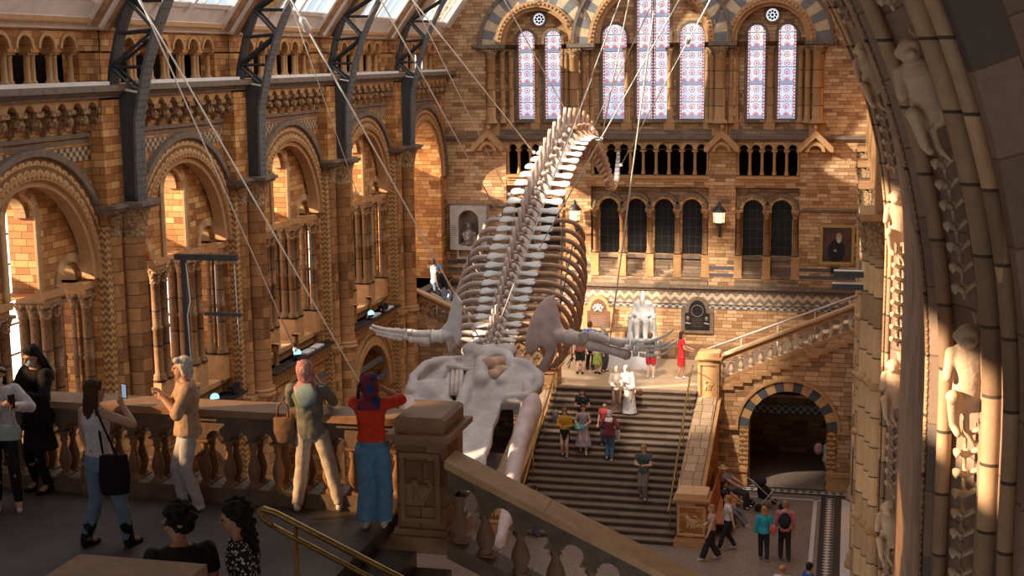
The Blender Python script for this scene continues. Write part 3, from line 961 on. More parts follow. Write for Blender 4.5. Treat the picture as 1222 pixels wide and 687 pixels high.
# sills
b = MB(TF)
for x0, x1 in ((-13.0, -9.9), (-9.3, -4.8), (-4.2, -1.1)):
    b.box(x0, x1, -.56, .02, 11.4, 11.52); b.box(x0, x1, -.56, -.12, 11.52, 11.62)
for w, h, z in wins: b.box(w-h-.06, w+h+.06, -.56, -.4, 11.85, 11.96)
fpart(b, 'window_sill', M['sill'])
for w, h, z in wins:
    b = MB(TF); b.arch(w, z, h, h+.1, -.56, -.45, 0, 180, 20)
    for sx in (-1, 1): b.box(w+sx*(h+.05)-.05, w+sx*(h+.05)+.05, -.56, -.47, 11.96, z)
    fpart(b, 'window_surround', M['mould_dk'])
# roundels
def glass_mat(name, w, h):
    k = NT(name)
    x, y, z = k.sep(k.n('ShaderNodeTexCoord').outputs['UV'])   # u -w..w , v height
    au = k.math('ABSOLUTE', x)
    # border of alternating red and white squares
    bord = k.math('GREATER_THAN', au, w-.07)
    sq = k.math('GREATER_THAN', k.math('FRACT', k.math('DIVIDE', y, .11)), .5)
    bcol = k.mix(sq, (.80, .76, .84), (.62, .10, .10))
    # panel bands
    v = k.math('DIVIDE', y, 1.22)
    fv = k.math('FRACT', v)
    row = k.math('FLOOR', v)
    # rosettes
    ry = k.math('SUBTRACT', k.math('FRACT', k.math('DIVIDE', y, .305)), .5)
    ry = k.math('MULTIPLY', ry, .305)
    rx = k.math('SUBTRACT', k.math('FRACT', k.math('ADD', k.math('DIVIDE', x, .30), .5)), .5)
    rx = k.math('MULTIPLY', rx, .30)
    d = k.math('SQRT', k.math('ADD', k.math('MULTIPLY', rx, rx), k.math('MULTIPLY', ry, ry)))
    ring = k.math('MULTIPLY', k.math('GREATER_THAN', d, .075), k.math('LESS_THAN', d, .105))
    dot = k.math('LESS_THAN', d, .035)
    vo = k.n('ShaderNodeTexVoronoi', feature='DISTANCE_TO_EDGE'); vo.inputs['Scale'].default_value = 9
    k.l(k.n('ShaderNodeTexCoord').outputs['UV'], vo.inputs['Vector'])
    lead2 = k.math('LESS_THAN', vo.outputs['Distance'], .035)
    base = k.ramp(k.noise(1.1, k.obj(), 2), [(.35, (.70, .74, .95)), (.6, (.97, .93, .93))])
    c = k.mix(k.math('MULTIPLY', lead2, .55), base, (.34, .28, .40))
    c = k.mix(k.math('MULTIPLY', ring, .85), c, (.50, .20, .26))
    c = k.mix(dot, c, (.70, .12, .10))
    band = k.math('LESS_THAN', fv, .12)
    c = k.mix(k.math('MULTIPLY', band, .8), c, (.24, .30, .46))
    band2 = k.math('MULTIPLY', k.math('GREATER_THAN', fv, .12), k.math('LESS_THAN', fv, .34))
    star = k.math('LESS_THAN', k.math('ADD', k.math('ABSOLUTE', rx), k.math('ABSOLUTE', ry)), .09)
    c = k.mix(k.math('MULTIPLY', k.math('MULTIPLY', band2, star), .9), c, (.75, .14, .12))
    c = k.mix(bord, c, bcol)
    # saddle bars
    bar = k.math('LESS_THAN', k.math('FRACT', k.math('DIVIDE', y, .61)), .035)
    edge = k.math('GREATER_THAN', au, w-.018)
    inn = k.math('MULTIPLY', k.math('GREATER_THAN', au, w-.085), k.math('LESS_THAN', au, w-.07))
    ln = k.math('MAXIMUM', k.math('MAXIMUM', bar, edge), inn)
    c = k.mix(ln, c, (.05, .045, .06))
    k.b.inputs['Base Color'].default_value = (.05, .05, .05, 1)
    k.l(c, k.b.inputs['Emission Color'])
    k.b.inputs['Emission Strength'].default_value = 0.95
    k.b.inputs['Roughness'].default_value = .3
    return k.m
for i, (w, h, z) in enumerate(wins):
    mt = glass_mat('stained_glass', h, 3)
    b = MB()
    halves = [(0, h)] if h < .55 else [(-h/2, h/2-.01), (h/2, h/2-.01)]
    if h >= .55: mt = glass_mat('stained_glass_wide', h/2, 3)
    for off, hh in halves:
        n = 20
        top = [(off+hh*math.cos(PI*q/n), z+(hh*math.sin(PI*q/n) if h < .55 else 0)) for q in range(n+1)]
        pts = [(off-hh, 11.96), (off+hh, 11.96)]+top
        b.poly([(w+p[0], YF+.62, p[1]) for p in pts], [(p[0]-off, p[1]-11.96) for p in pts])
        b.poly([(w+p[0], YF+.66, p[1]) for p in pts][::-1])
    o = struct(b.obj('window_%d' % (i+1), mt))
    b = MB(TF)
    if h >= .55: b.box(w-.02, w+.02, -.62, -.56, 11.96, z)
    b.box(w-h-.03, w+h+.03, -.62, -.56, 11.93, 11.97)
    b.obj('window_bar', M['iron'], o)
for x in (-11.255, -2.815):
    b = MB(TF)
    b.cur = 0; b.arch(x, 15.62, .22, .30, -.56, -.44, 0, 360, 24)
    b.cur = 1
    for q in range(8):
        a = 2*PI*q/8; b.arch(x+.13*math.cos(a), 15.62+.13*math.sin(a), .0, .045, -.53, -.51, 0, 360, 8)
    b.arch(x, 15.62, 0, .05, -.53, -.51, 0, 360, 10)
    b.cur = 2; b.arch(x, 15.62, 0, .22, -.555, -.54, 0, 360, 20)
    fpart(b, 'roundel_window', [M['mould_dk'], M['void'], emis('lit_roundel_glass', (.85, .88, .95), .8)])
# gabled bracket ornaments
for x in (px2x(583)-.02, -9.77, -4.46, px2x(973)):
    b = MB(TF)
    for sx in (-1, 1):
        b.prism([(x, 11.62), (x+sx*.62, 11.02), (x+sx*.62, 10.86), (x+sx*.50, 10.86), (x, 11.36)], 0, .46)
    b.arch(x, 10.86, .22, .34, 0, .40, 0, 180, 14)
    b.prism([(x-.5, 10.86), (x-.34, 10.86), (x-.22, 11.1), (x, 11.22), (x, 11.36)], 0, .3)
    b.prism([(x+.5, 10.86), (x+.34, 10.86), (x+.22, 11.1), (x, 11.22), (x, 11.36)], 0, .3)
    b.ball((x, .23, 11.70), (.08, .08, .12), 8, 6)
    fpart(b, 'gabled_bracket', M['mould'])

# ============================================================ right wall (seen edge-on) and its shafts
b = MB(TR)
b.box(21.6, 50.6, -.5, .0, -.2, 17)
wall_right = struct(b.obj('wall_right', M['wall_l']))
for k, Y in enumerate((25.8, 31.9, 38.0, 44.1)):
    for du, d, r, h in ((-.2, .12, .15, 11.3), (.25, .20, .2, 11.3), (-.6, .06, .12, 11.3)):
        key = 'rshaft%.2f' % r
        if key not in M: M[key] = column_mesh('wall_shaft', 11.3, r, .7, .5, False, 14, ('bright_stone', 'carve'), 1.5)
        inst(M[key], 'wall_shaft', wall_right, TR((Y+du, d, 0)))
        for z in (5.5, 8.2):
            b = MB(); b.lathe(0, 0, [(r, 0), (r*1.3, .04), (r*1.3, .12), (r, .16)], 14)
            inst(b.mesh('shaft_ring', M['mould']), 'shaft_ring', wall_right, TR((Y+du, d, z)))
    b = MB(TR); b.box(Y-.8, Y+.8, 0, .46, 11.3, 11.42); b.box(Y-.7, Y+.7, 0, .2, 11.42, 15); b.obj('shaft_cap', M['mould'], wall_right)
# ============================================================ sculpted-volume helper
TMP = bpy.data.scenes.new('workbench')
class Blob:
    """overlapping tapered limbs and ellipsoids fused into one continuous surface"""
    def __init__(s): s.b = MB()
    def cap(s, p0, p1, r0, r1, n=12):
        p0, p1 = Vector(p0), Vector(p1)
        L = (p1-p0).length
        if L < 1e-5: s.ell(p0, r0); return
        t = (p1-p0)/L
        pts, rad = [], []
        for k in range(4):
            a = PI/2*(k+.35)/4.35; pts.append(p0-t*r0*math.cos(a)); rad.append(max(r0*math.sin(a), .001))
        pts.append(p0); rad.append(r0); pts.append(p1); rad.append(r1)
        for k in range(3, -1, -1):
            a = PI/2*(k+.35)/4.35; pts.append(p1+t*r1*math.cos(a)); rad.append(max(r1*math.sin(a), .001))
        s.b.tube(pts, rad, n)
    def tube(s, pts, rad, n=12, flat=None): s.b.tube(pts, rad, n, True, flat)
    def ell(s, c, r, n=14, m_=9): s.b.ball(tuple(c), r, n, m_)
    def box(s, *a): s.b.box(*a)
    def loft(s, rings, n=16):
        """rings: (centre, rx, ry, axis x, axis y)"""
        b = s.b; idx = []
        for c, rx, ry, ax, ay in rings:
            idx.append([b.add(tuple(Vector(c)+Vector(ax)*rx*math.cos(2*PI*k/n)+Vector(ay)*ry*math.sin(2*PI*k/n))) for k in range(n)])
        for q in range(len(idx)-1):
            for k in range(n):
                j = (k+1) % n
                b.face([idx[q][k], idx[q][j], idx[q+1][j], idx[q+1][k]])
        b.face(idx[0][::-1]); b.face(idx[-1])
    def obj(s, name, mat, parent=None, voxel=.02, smooth=3, noise_amp=0.0, noise_scale=.1, T=None):
        me = s.b.mesh(name+'_src', mat)
        o = bpy.data.objects.new(name, me); TMP.collection.objects.link(o)
        r = o.modifiers.new('r', 'REMESH'); r.mode = 'VOXEL'; r.voxel_size = voxel; r.use_smooth_shade = True
        if smooth:
            sm = o.modifiers.new('s', 'SMOOTH'); sm.iterations = smooth; sm.factor = .5
        vl = TMP.view_layers[0]; vl.update()
        nm = bpy.data.meshes.new_from_object(o.evaluated_get(vl.depsgraph))
        nm.name = name
        o.modifiers.clear(); o.data = nm
        TMP.collection.objects.unlink(o); COL.objects.link(o)
        if noise_amp:
            nv = len(nm.vertices)
            co = [0.0]*(nv*3); no = [0.0]*(nv*3)
            nm.vertices.foreach_get('co', co); nm.vertices.foreach_get('normal', no)
            for q in range(0, nv*3, 3):
                d = noise.noise(Vector((co[q], co[q+1], co[q+2]))/noise_scale)*noise_amp
                co[q] += no[q]*d; co[q+1] += no[q+1]*d; co[q+2] += no[q+2]*d
            nm.vertices.foreach_set('co', co); nm.update()
        nm.polygons.foreach_set('use_smooth', [True]*len(nm.polygons))
        if not nm.materials: nm.materials.append(mat)
        if parent: o.parent = parent
        return o

# ============================================================ balustrades
def baluster_mesh(name, h, r, mats=('mould',), n=12):
    b = MB()
    b.lathe(0, 0, [(r*1.25, 0), (r*1.25, h*.07), (r*.8, h*.11), (r*1.05, h*.2), (r*1.35, h*.33), (r*1.2, h*.45), (r*.62, h*.66), (r*.55, h*.74), (r*.9, h*.8), (r*.7, h*.84), (r*1.0, h*.93), (r*1.15, h)], n)
    b.box(-r*1.35, r*1.35, -r*1.35, r*1.35, 0, h*.05); b.box(-r*1.3, r*1.3, -r*1.3, r*1.3, h*.95, h)
    return b.mesh(name, [M[m_] for m_ in mats])
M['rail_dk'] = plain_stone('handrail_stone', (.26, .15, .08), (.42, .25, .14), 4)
M['rail_lit'] = plain_stone('worn_handrail_stone', (.50, .30, .15), (.66, .42, .23), 5)  # paler copy of the handrail stone, light put into its colour
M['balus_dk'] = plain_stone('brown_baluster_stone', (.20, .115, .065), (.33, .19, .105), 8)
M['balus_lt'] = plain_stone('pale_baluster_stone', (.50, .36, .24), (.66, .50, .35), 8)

def balustrade(name, x0, x1, y, z0, slope, hgt, sp, width, label, group=None, mats=('rail_dk', 'balus_dk', 'mould_dk'), r=.062, rows=2, cap_over=.06, flip=False):
    """stone balustrade along X at depth y; base at z0 (at x0) rising by slope; pieces placed relative to the root"""
    root = empty(name, (x0, y, z0))
    L = abs(x1-x0); s_ = 1 if x1 > x0 else -1
    rail_t, base_t, arch_t = .14, .17, .22
    def Z(u): return slope*u
    def band(za, zb, ya, yb, nm, mt, seg=None):
        n = max(1, int(L/seg)) if seg else 1
        for i in range(n):
            ua, ub = L*i/n+(.004 if i else 0), L*(i+1)/n
            b = MB()
            b.prism([(s_*ua, Z(ua)+za), (s_*ub, Z(ub)+za), (s_*ub, Z(ub)+zb), (s_*ua, Z(ua)+zb)], ya, yb)
            b.obj(nm, M[mt], root)
    w = width/2
    band(hgt-rail_t*.55, hgt, -w, w, 'handrail', mats[0], .9)
    band(hgt-rail_t, hgt-rail_t*.55, -w+.05, w-.05, 'rail_moulding', mats[2])
    band(0, base_t, -w+.03, w-.03, 'base_course', mats[2])
    n = max(2, int(round(L/sp))); sp = L/n
    cz = hgt-rail_t-arch_t
    # pierced arch course
    b = MB()
    for i in range(n):
        uc = sp*(i+.5); ww = sp*.36; zz = Z(uc)
        u0, u1 = sp*i, sp*(i+1)
        for ya in (-w+.09, w-.09):
            K = 10
            pts = [(uc-ww*math.cos(PI*k/K), zz+cz+ww*math.sin(PI*k/K)*min(1, arch_t*.8/ww)) for k in range(K+1)]
            b.quad((s_*u0, ya, Z(u0)+cz), (s_*(uc-ww), ya, zz+cz), (s_*(uc-ww), ya, Z(uc-ww)+hgt-rail_t), (s_*u0, ya, Z(u0)+hgt-rail_t))
            b.quad((s_*(uc+ww), ya, zz+cz), (s_*u1, ya, Z(u1)+cz), (s_*u1, ya, Z(u1)+hgt-rail_t), (s_*(uc+ww), ya, Z(uc+ww)+hgt-rail_t))
            for (a, za), (c_, zc) in zip(pts, pts[1:]):
                b.quad((s_*a, ya, za), (s_*c_, ya, zc), (s_*c_, ya, Z(c_)+hgt-rail_t), (s_*a, ya, Z(a)+hgt-rail_t))
                if ya < 0: b.quad((s_*a, ya, za), (s_*c_, ya, zc), (s_*c_, -ya, zc), (s_*a, -ya, za))
    b.obj('arch_course', M[mats[2]], root)
    key = name+'_b%.2f' % (cz-base_t)
    me = baluster_mesh('baluster', cz-base_t, r, (mats[1],))
    for i in range(n+1):
        u = min(max(sp*i, .08), L-.08)
        for yy in ((-w+.13, w-.13) if rows == 2 else (0,)):
            inst(me, 'baluster', root, (s_*u, yy, Z(u)+base_t))
    return tag(root, label, 'balustrade', group)

def newel(name, x0, x1, y0, y1, z0, h, label, mats=('mould_dk', 'wall_plain', 'mould'), top=.16):
    root = empty(name, ((x0+x1)/2, (y0+y1)/2, z0))
    a, c_ = (x1-x0)/2, (y1-y0)/2
    b = MB(); b.box(-a-.07, a+.07, -c_-.07, c_+.07, 0, h*.12); b.box(-a-.03, a+.03, -c_-.03, c_+.03, h*.12, h*.17); b.obj('base', M[mats[0]], root)
    b = MB(); b.box(-a, a, -c_, c_, h*.17, h-top-.12); b.obj('shaft', M[mats[1]], root)
    b = MB(); b.box(-a-.03, a+.03, -c_-.03, c_+.03, h-top-.12, h-top-.06); b.box(-a-.09, a+.09, -c_-.09, c_+.09, h-top-.06, h-top); b.obj('cornice', M[mats[0]], root)
    b = MB(); b.box(-a-.01, a+.01, -c_-.01, c_+.01, h-top, h-.03); b.prism([(-a-.02, h-.03), (a+.02, h-.03), (a-.03, h), (-a+.03, h)], -c_-.01, c_+.01); b.obj('cap', M[mats[2]], root)
    # sunk panel on the near face with carved beast
    b = MB(); f = .04
    zA, zB = h*.22, h-top-.2
    for (xa, xb, za, zb) in ((-a+f, a-f, zB-.05, zB), (-a+f, a-f, zA, zA+.05), (-a+f, -a+f+.05, zA+.05, zB-.05), (a-f-.05, a-f, zA+.05, zB-.05)):
        b.box(xa, xb, -c_-.035, -c_, za, zb)
    b.obj('panel_frame', M[mats[2]], root)
    bl = Blob(); zc = (zA+zB)/2; q = min(a*.5, (zB-zA)*.3)
    bl.ell((0, -c_, zc-q*.2), (q*.75, .04, q*.5)); bl.ell((-q*.5, -c_-.02, zc+q*.45), (q*.35, .04, q*.3)); bl.cap((-q*.3, -c_, zc+q*.1), (-q*.5, -c_-.01, zc+q*.4), .05*q/.2, .05*q/.2)
    bl.tube([(q*.6, -c_, zc-q*.3), (q*.95, -c_, zc+q*.1), (q*.6, -c_, zc+q*.6), (q*.2, -c_, zc+q*.6)], .03*q/.2)
    for xx in (-.4, .1, .5): bl.cap((q*xx, -c_, zc-q*.4), (q*(xx-.1), -c_-.01, zc-q), .035*q/.2, .03*q/.2)
    bl.obj('carved_beast', M[mats[2]], root, voxel=.012)
    return tag(root, label, 'newel post')

# ============================================================ great staircase and landing
LZ = 3.2; YT, YB = 45.1, 38.9
SXL, SXR = -9.62, -4.75
NS = 22
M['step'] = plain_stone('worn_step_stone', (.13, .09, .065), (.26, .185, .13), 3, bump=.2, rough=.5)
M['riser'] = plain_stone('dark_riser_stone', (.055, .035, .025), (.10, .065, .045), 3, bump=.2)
M['landing'] = plain_stone('landing_paving', (.34, .23, .15), (.46, .33, .22), 1.5, bump=.1, rough=.35)
stair = empty('grand_staircase', ((SXL+SXR)/2, YB, 0))
tag(stair, 'wide dark stone staircase rising from the mosaic floor to the statue landing', 'staircase')
for i in range(NS):
    y0 = YB+(YT-YB)*i/NS; z1 = LZ*(i+1)/NS
    b = MB(); ex = .25 if i < 2 else 0
    b.box(SXL, SXR+(.55 if i == 0 else (.0)), y0, YT, z1-LZ/NS, z1-.035) if i < NS else None
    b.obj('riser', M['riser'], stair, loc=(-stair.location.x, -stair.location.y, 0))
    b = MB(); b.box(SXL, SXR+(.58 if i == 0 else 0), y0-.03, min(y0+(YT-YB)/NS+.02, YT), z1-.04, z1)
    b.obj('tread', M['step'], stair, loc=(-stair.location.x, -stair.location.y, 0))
ld = MB(); ld.box(-10.1, -4.04, 45.1, 49.9, 2.9, LZ); 
landing = tag(ld.obj('stair_landing', M['landing']), 'broad paved half-landing between the side flights, carrying the statue', 'landing')
# parapets of the main flight
def parapet(x0, x1, lab):
    root = empty('stair_parapet', ((x0+x1)/2, YB, 0))
    ox = (x0+x1)/2
    pr0 = [(.6, -.0), (6.2, .0), (6.2, 3.02), (.6, 1.72)] if False else None
    zl, zh = 1.45, 3.15
    b = MB(lambda p: (p[0]-ox, p[1]-YB, p[2]))
    b.prism([(YB+.5, 0), (YT, 0), (YT, zh-.12), (YB+.5, zl-.12)], x0+.06, x1-.06, axis=0); b.obj('parapet_wall', M['wall_l'], root)
    b = MB(lambda p: (p[0]-ox, p[1]-YB, p[2]))
    b.prism([(YB+.5, zl-.12), (YT, zh-.12), (YT, zh), (YB+.5, zl)], x0+.02, x1-.10, axis=0)
    b.obj('parapet_coping', M['par_top'], root)
    b = MB(lambda p: (p[0]-ox, p[1]-YB, p[2]))
    b.prism([(YB+.5, zl-.20), (YT, zh-.20), (YT, zh-.10), (YB+.5, zl-.10)], x0-.02, x1+.03, axis=0)
    b.obj('coping_moulding', M['mould'], root)
    return tag(root, lab, 'parapet', 'parapets of the grand staircase')
M['par_top'] = brick('coping_blocks', .35, .42, [(0, (.34, .22, .13)), (.5, (.44, .30, .19)), (1, (.54, .38, .25))], uvmode='floor', joint=.01)
parapet(SXR, -3.98, 'sloping stone parapet on the right of the grand staircase')
parapet(-10.40, SXL, 'sloping stone parapet on the left of the grand staircase, behind the whale skull')
newel('newel_post', -4.68, -3.80, 38.9, 39.7, 0, 1.62, 'golden stone newel post with carved beast panel at the foot of the grand staircase', ('mould', 'wall_l', 'rail_lit'))
newel('newel_post', -4.72, -4.02, 44.85, 45.6, 2.3, 2.25, 'stone newel post at the head of the grand staircase, where the right flight begins', ('mould', 'mould', 'mould'))
newel('newel_post', -10.12, -9.48, 44.85, 45.6, 2.3, 1.75, 'stone newel post at the head of the grand staircase beside the whale skull', ('mould', 'mould', 'mould'))
newel('newel_post', -10.6, -9.7, 38.9, 39.7, 0, 1.62, 'stone newel post at the foot of the grand staircase on the left', ('mould', 'wall_l', 'rail_lit'))
def hrail(pts, lab, posts=(), name='handrail_bar', mat='brass', r=.028, group=None, z_floor=None):
    p0 = Vector(pts[0]); root = empty(name, p0)
    b = MB(); b.tube([Vector(p)-p0 for p in pts], r, 8); b.obj('rail', M[mat], root)
    for (p, zb) in posts:
        b = MB(); q = Vector(p)-p0; b.tube([q, (q.x, q.y, zb-p0.z)], r*.6, 6); b.obj('post', M[mat], root)
    return tag(root, lab, 'handrail', group)
def stz(y): return max(0, (y-YB)/(YT-YB))*LZ
hrail([(-4.92, 45.2, 4.05), (-4.92, 44.6, 3.95), (-4.92, 39.3, 1.15), (-4.92, 38.9, 1.05)], 'brass handrail along the right side of the grand staircase', [((-4.92, y, stz(y)+.85), stz(y)) for y in (39.4, 41, 42.6, 44.2)])
hrail([(-9.45, 45.2, 4.05), (-9.45, 44.6, 3.95), (-9.45, 39.3, 1.15), (-9.45, 38.9, 1.05)], 'brass handrail along the left side of the grand staircase, by the whale skull', [((-9.45, y, stz(y)+.85), stz(y)) for y in (39.4, 41, 42.6, 44.2)])

# side flights (right: mirrored for the left)
def side_flight(mir, lab):
    X = (lambda x: x) if not mir else (lambda x: 2*XC-x)
    x0, x1 = -4.02, .55
    SLP = .43
    root = empty('side_flight', (X(x0), 45.4, LZ))
    ox, oy = X(x0), 45.4
    T = lambda p: (X(p[0])-ox, p[1]-oy, p[2]-LZ)
    ns = 13
    for i in range(ns):
        a = x0+(x1-x0)*i/ns
        b = MB(T); b.box(a, x1+.2, 45.62, 50, LZ+.43*(x1-x0)/ns*i, LZ+.43*(x1-x0)/ns*(i+1)-.03); b.obj('riser', M['wall_plain'], root)
        b = MB(T); b.box(a-.02, a+(x1-x0)/ns+.01, 45.62, 50, LZ+.43*(x1-x0)/ns*(i+1)-.03, LZ+.43*(x1-x0)/ns*(i+1)); b.obj('tread', M['step'], root)
    # outer wall with the archway
    b = MB(T)
    b.cur = 0
    uc, w, zp = -1.78, 1.27, 2.04
    K = 20
    def top(u): return LZ+.30+SLP*(u-x0)
    for (a, c_) in ((x0-.75, uc-w), (uc+w, x1+.1)):
        b.poly([(a, 45.2, -.02), (c_, 45.2, -.02), (c_, 45.2, top(c_)), (a, 45.2, max(top(a), LZ))])
    pts = [(uc-w*math.cos(PI*k/K), zp+w*math.sin(PI*k/K)) for k in range(K+1)]
    for (a, za), (c_, zc) in zip(pts, pts[1:]):
        b.quad((a, 45.2, za), (c_, 45.2, zc), (c_, 45.2, top(c_)), (a, 45.2, top(a)))
        b.quad((a, 45.2, za), (c_, 45.2, zc), (c_, 46.1, zc), (a, 46.1, za))
    for sx in (-1, 1): b.quad((uc+sx*w, 45.2, 0), (uc+sx*w, 45.2, zp), (uc+sx*w, 46.1, zp), (uc+sx*w, 46.1, 0))
    b.obj('outer_wall', M['wall_f2'], root)
    b = MB(T); b.arch(uc, zp, w, w+.34, 45.12, 45.24, 0, 180, 34); b.obj('archway_voussoirs', M['voussoir3'], root)
    b = MB(T); b.arch(uc, zp, w+.34, w+.43, 45.06, 45.24, 0, 180, 34)
    for sx in (-1, 1): b.box(min(uc+sx*(w+.34), uc+sx*(w+.95)), max(uc+sx*(w+.34), uc+sx*(w+.95)), 45.06, 45.24, zp-.1, zp)
    b.obj('archway_hood', M['mould'], root)
    for sx in (-1, 1):
        b = MB(T); b.box(min(uc+sx*w, uc+sx*(w+.3)), max(uc+sx*w, uc+sx*(w+.3)), 45.13, 45.24, .55, zp-.0)
        b.obj('archway_jamb', M['scallop'], root)
    for (a, c_) in ((x0-.7, uc-w-.02), (uc+w+.02, x1+.1)):
        b = MB(T); b.box(a, c_, 45.08, 45.24, 0, .5); b.box(a, c_, 45.04, 45.24, .5, .62)
        b.obj('wall_plinth', M['mould'], root)
    # stepped string of the flight on the outer wall
    b = MB(T); n = 15
    for i in range(n):
        a = x0+.05+(x1-x0)*i/n; c_ = x0+.05+(x1-x0)*(i+1)/n
        b.box(a, c_+.1, 45.1, 45.24, top((a+c_)/2)-.30, top((a+c_)/2)-.16)
    b.obj('stepped_string', M['mould'], root)
    # dark room under the flight: inner wall, ceiling
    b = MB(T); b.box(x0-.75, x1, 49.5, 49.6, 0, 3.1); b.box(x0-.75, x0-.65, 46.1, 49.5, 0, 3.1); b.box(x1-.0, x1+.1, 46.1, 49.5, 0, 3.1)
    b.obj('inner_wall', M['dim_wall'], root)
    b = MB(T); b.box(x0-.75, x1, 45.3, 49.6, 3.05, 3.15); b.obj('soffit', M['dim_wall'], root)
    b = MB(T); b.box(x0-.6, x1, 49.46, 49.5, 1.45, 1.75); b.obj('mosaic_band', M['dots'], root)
    tag(root, lab, 'staircase')
    return root
M['wall_f2'] = brick('warm_brickwork', .42, .16, TAN, joint=.008, dirt=.3)
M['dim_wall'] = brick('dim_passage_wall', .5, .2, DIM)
side_flight(False, 'right side flight of stairs rising over a round archway to the corner')
side_flight(True, 'left side flight of stairs rising behind the whale skeleton')
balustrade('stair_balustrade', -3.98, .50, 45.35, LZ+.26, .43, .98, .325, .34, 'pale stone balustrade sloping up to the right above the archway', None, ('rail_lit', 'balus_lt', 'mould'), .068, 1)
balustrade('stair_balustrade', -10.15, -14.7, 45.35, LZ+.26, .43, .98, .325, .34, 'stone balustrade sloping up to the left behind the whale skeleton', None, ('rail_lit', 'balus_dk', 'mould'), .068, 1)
hrail([(-4.64, 46.0, 4.40), (.30, 46.0, 6.42)], 'long pale handrail climbing the right flight behind the stone balustrade', [((x, 46.0, 4.40+.409*(x+4.64)), LZ+.43*(x+4.0)) for x in (-3.4, -2.2, -1.0, .1)], mat='cream', r=.035)
hrail([(-10.5, 46.2, 4.35), (-14.3, 46.2, 6.05)], 'metal handrail beside the climber on the left flight', [((x, 46.2, 4.35-.447*(x+10.5)), LZ-.43*(x+10.1)) for x in (-11.4, -12.8, -14.1)], mat='cream', r=.035)

M['pier_side'] = brick('pier_masonry', .34, .24, [(0, (.22, .12, .06)), (.5, (.34, .19, .09)), (1, (.44, .26, .13))], joint=.006)
# ============================================================ near gallery floor, balustrade, pier and stairs
GZ = 9.45
M['gal_floor'] = plain_stone('gallery_paving', (.060, .050, .046), (.105, .09, .08), 2.5, bump=.25, rough=.5)
b = MB(); b.box(-16.5, -4.57, 5.0, 13.8, 9.0, GZ); b.box(-4.57, 3.5, 5.0, 9.6, 9.0, 9.4)
gf = struct(b.obj('floor_gallery', M['gal_floor'])); gf.name = 'floor.001'
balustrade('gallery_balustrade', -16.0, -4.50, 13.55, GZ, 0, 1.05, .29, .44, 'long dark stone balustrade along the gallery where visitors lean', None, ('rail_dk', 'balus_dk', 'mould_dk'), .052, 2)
newel('gallery_pier', -4.44, -3.93, 13.02, 13.72, GZ-.25, 1.42, 'massive square stone pier with flat top beside the woman in red', ('rail_dk', 'pier_side', 'rail_dk'), .17)
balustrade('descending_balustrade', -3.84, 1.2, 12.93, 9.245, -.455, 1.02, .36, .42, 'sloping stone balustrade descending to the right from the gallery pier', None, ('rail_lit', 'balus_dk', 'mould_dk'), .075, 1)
st2 = empty('gallery_stairs', (-4.57, 11.7, GZ))
for i in range(11):
    b = MB(lambda p: (p[0]+4.57, p[1]-11.7, p[2]-GZ))
    x = -4.57+.365*i; z = GZ-.166*(i+1)
    b.box(x, x+.40, 9.6, 12.78, z-.3, z); b.obj('step', M['step_dk'] if 'step_dk' in M else M['gal_floor'], st2)
tag(st2, 'dark stone steps going down to the right in the foreground', 'stairs')
hr = empty('brass_handrail', (-4.75, 10.5, GZ))
b = MB(lambda p: (p[0]+4.75, p[1]-10.5, p[2]-GZ))
b.tube([(-4.72, 10.5, 10.30), (-4.80, 10.5, 10.36), (-4.83, 10.5, 10.42), (-4.78, 10.5, 10.44), (-4.68, 10.5, 10.41), (-3.4, 10.5, 9.84), (-1.5, 10.5, 8.98)], .028, 10); b.obj('rail', M['brass'], hr)
b = MB(lambda p: (p[0]+4.75, p[1]-10.5, p[2]-GZ)); b.tube([(-4.72, 10.5, 10.30), (-4.60, 10.5, 10.24), (-1.5, 10.5, 8.84)], .024, 10); b.obj('rail', M['brass'], hr)
b = MB(lambda p: (p[0]+4.75, p[1]-10.5, p[2]-GZ)); b.tube([(-4.5, 10.5, 10.30), (-4.5, 10.5, 9.2)], .02, 8); b.obj('post', M['brass'], hr)
tag(hr, 'twin brass tube handrail in the foreground descending to the right', 'handrail')
b = MB(); b.box(-4.75, -3.95, 7.2, 7.62, 9.4, 10.98); b.box(-4.80, -3.9, 7.15, 7.67, 10.98, 11.06)
tag(b.obj('parapet_block', M['rail_dk']), 'stone parapet top at the bottom edge, in front of the curly-haired man', 'parapet')

# ============================================================ great arches on the right, framing the view
SPZ = 11.3
def arch_pt(x, y, t, zmin=7.0):
    """t: height when < springing, else arc length above the springing"""
    R = x-XC
    if t <= SPZ: return (x, y, t)
    a = (t-SPZ)/R
    return (XC+R*math.cos(a), y, SPZ+R*math.sin(a))
def sweep_section(b, sec, t0=0, t1=22.5, arc=True, n_arc=40):
    ts = [t0, 3, 6, 9, SPZ]+[SPZ+(t1-SPZ)*k/n_arc for k in range(1, n_arc+1)]
    R0 = 7.9
    acc = [0]
    for p, q in zip(sec, sec[1:]): acc.append(acc[-1]+math.dist(p, q))
    rows = []
    for t in ts:
        a = max(0, (t-SPZ))/R0
        rows.append([(XC+(x-XC)*math.cos(a), y, (t if t <= SPZ else SPZ+(x-XC)*math.sin(a))) for x, y in sec])
    for i in range(len(ts)-1):
        for j in range(len(sec)-1):
            b.quad(rows[i][j], rows[i][j+1], rows[i+1][j+1], rows[i+1][j], [(ts[i], acc[j]), (ts[i], acc[j+1]), (ts[i+1], acc[j+1]), (ts[i+1], acc[j])])
def roll(x, y, r, name, root, mat, t0=0, t1=22.5, joint=True):
    b = MB()
    n = 44
    ts = [t0+(SPZ-t0)*k/6 for k in range(7)]+[SPZ+(t1-SPZ)*k/n for k in range(1, n+1)]
    b.tube([arch_pt(x, y, t) for t in ts], r, 12)
    # joint rings
    b.obj(name, mat, root)
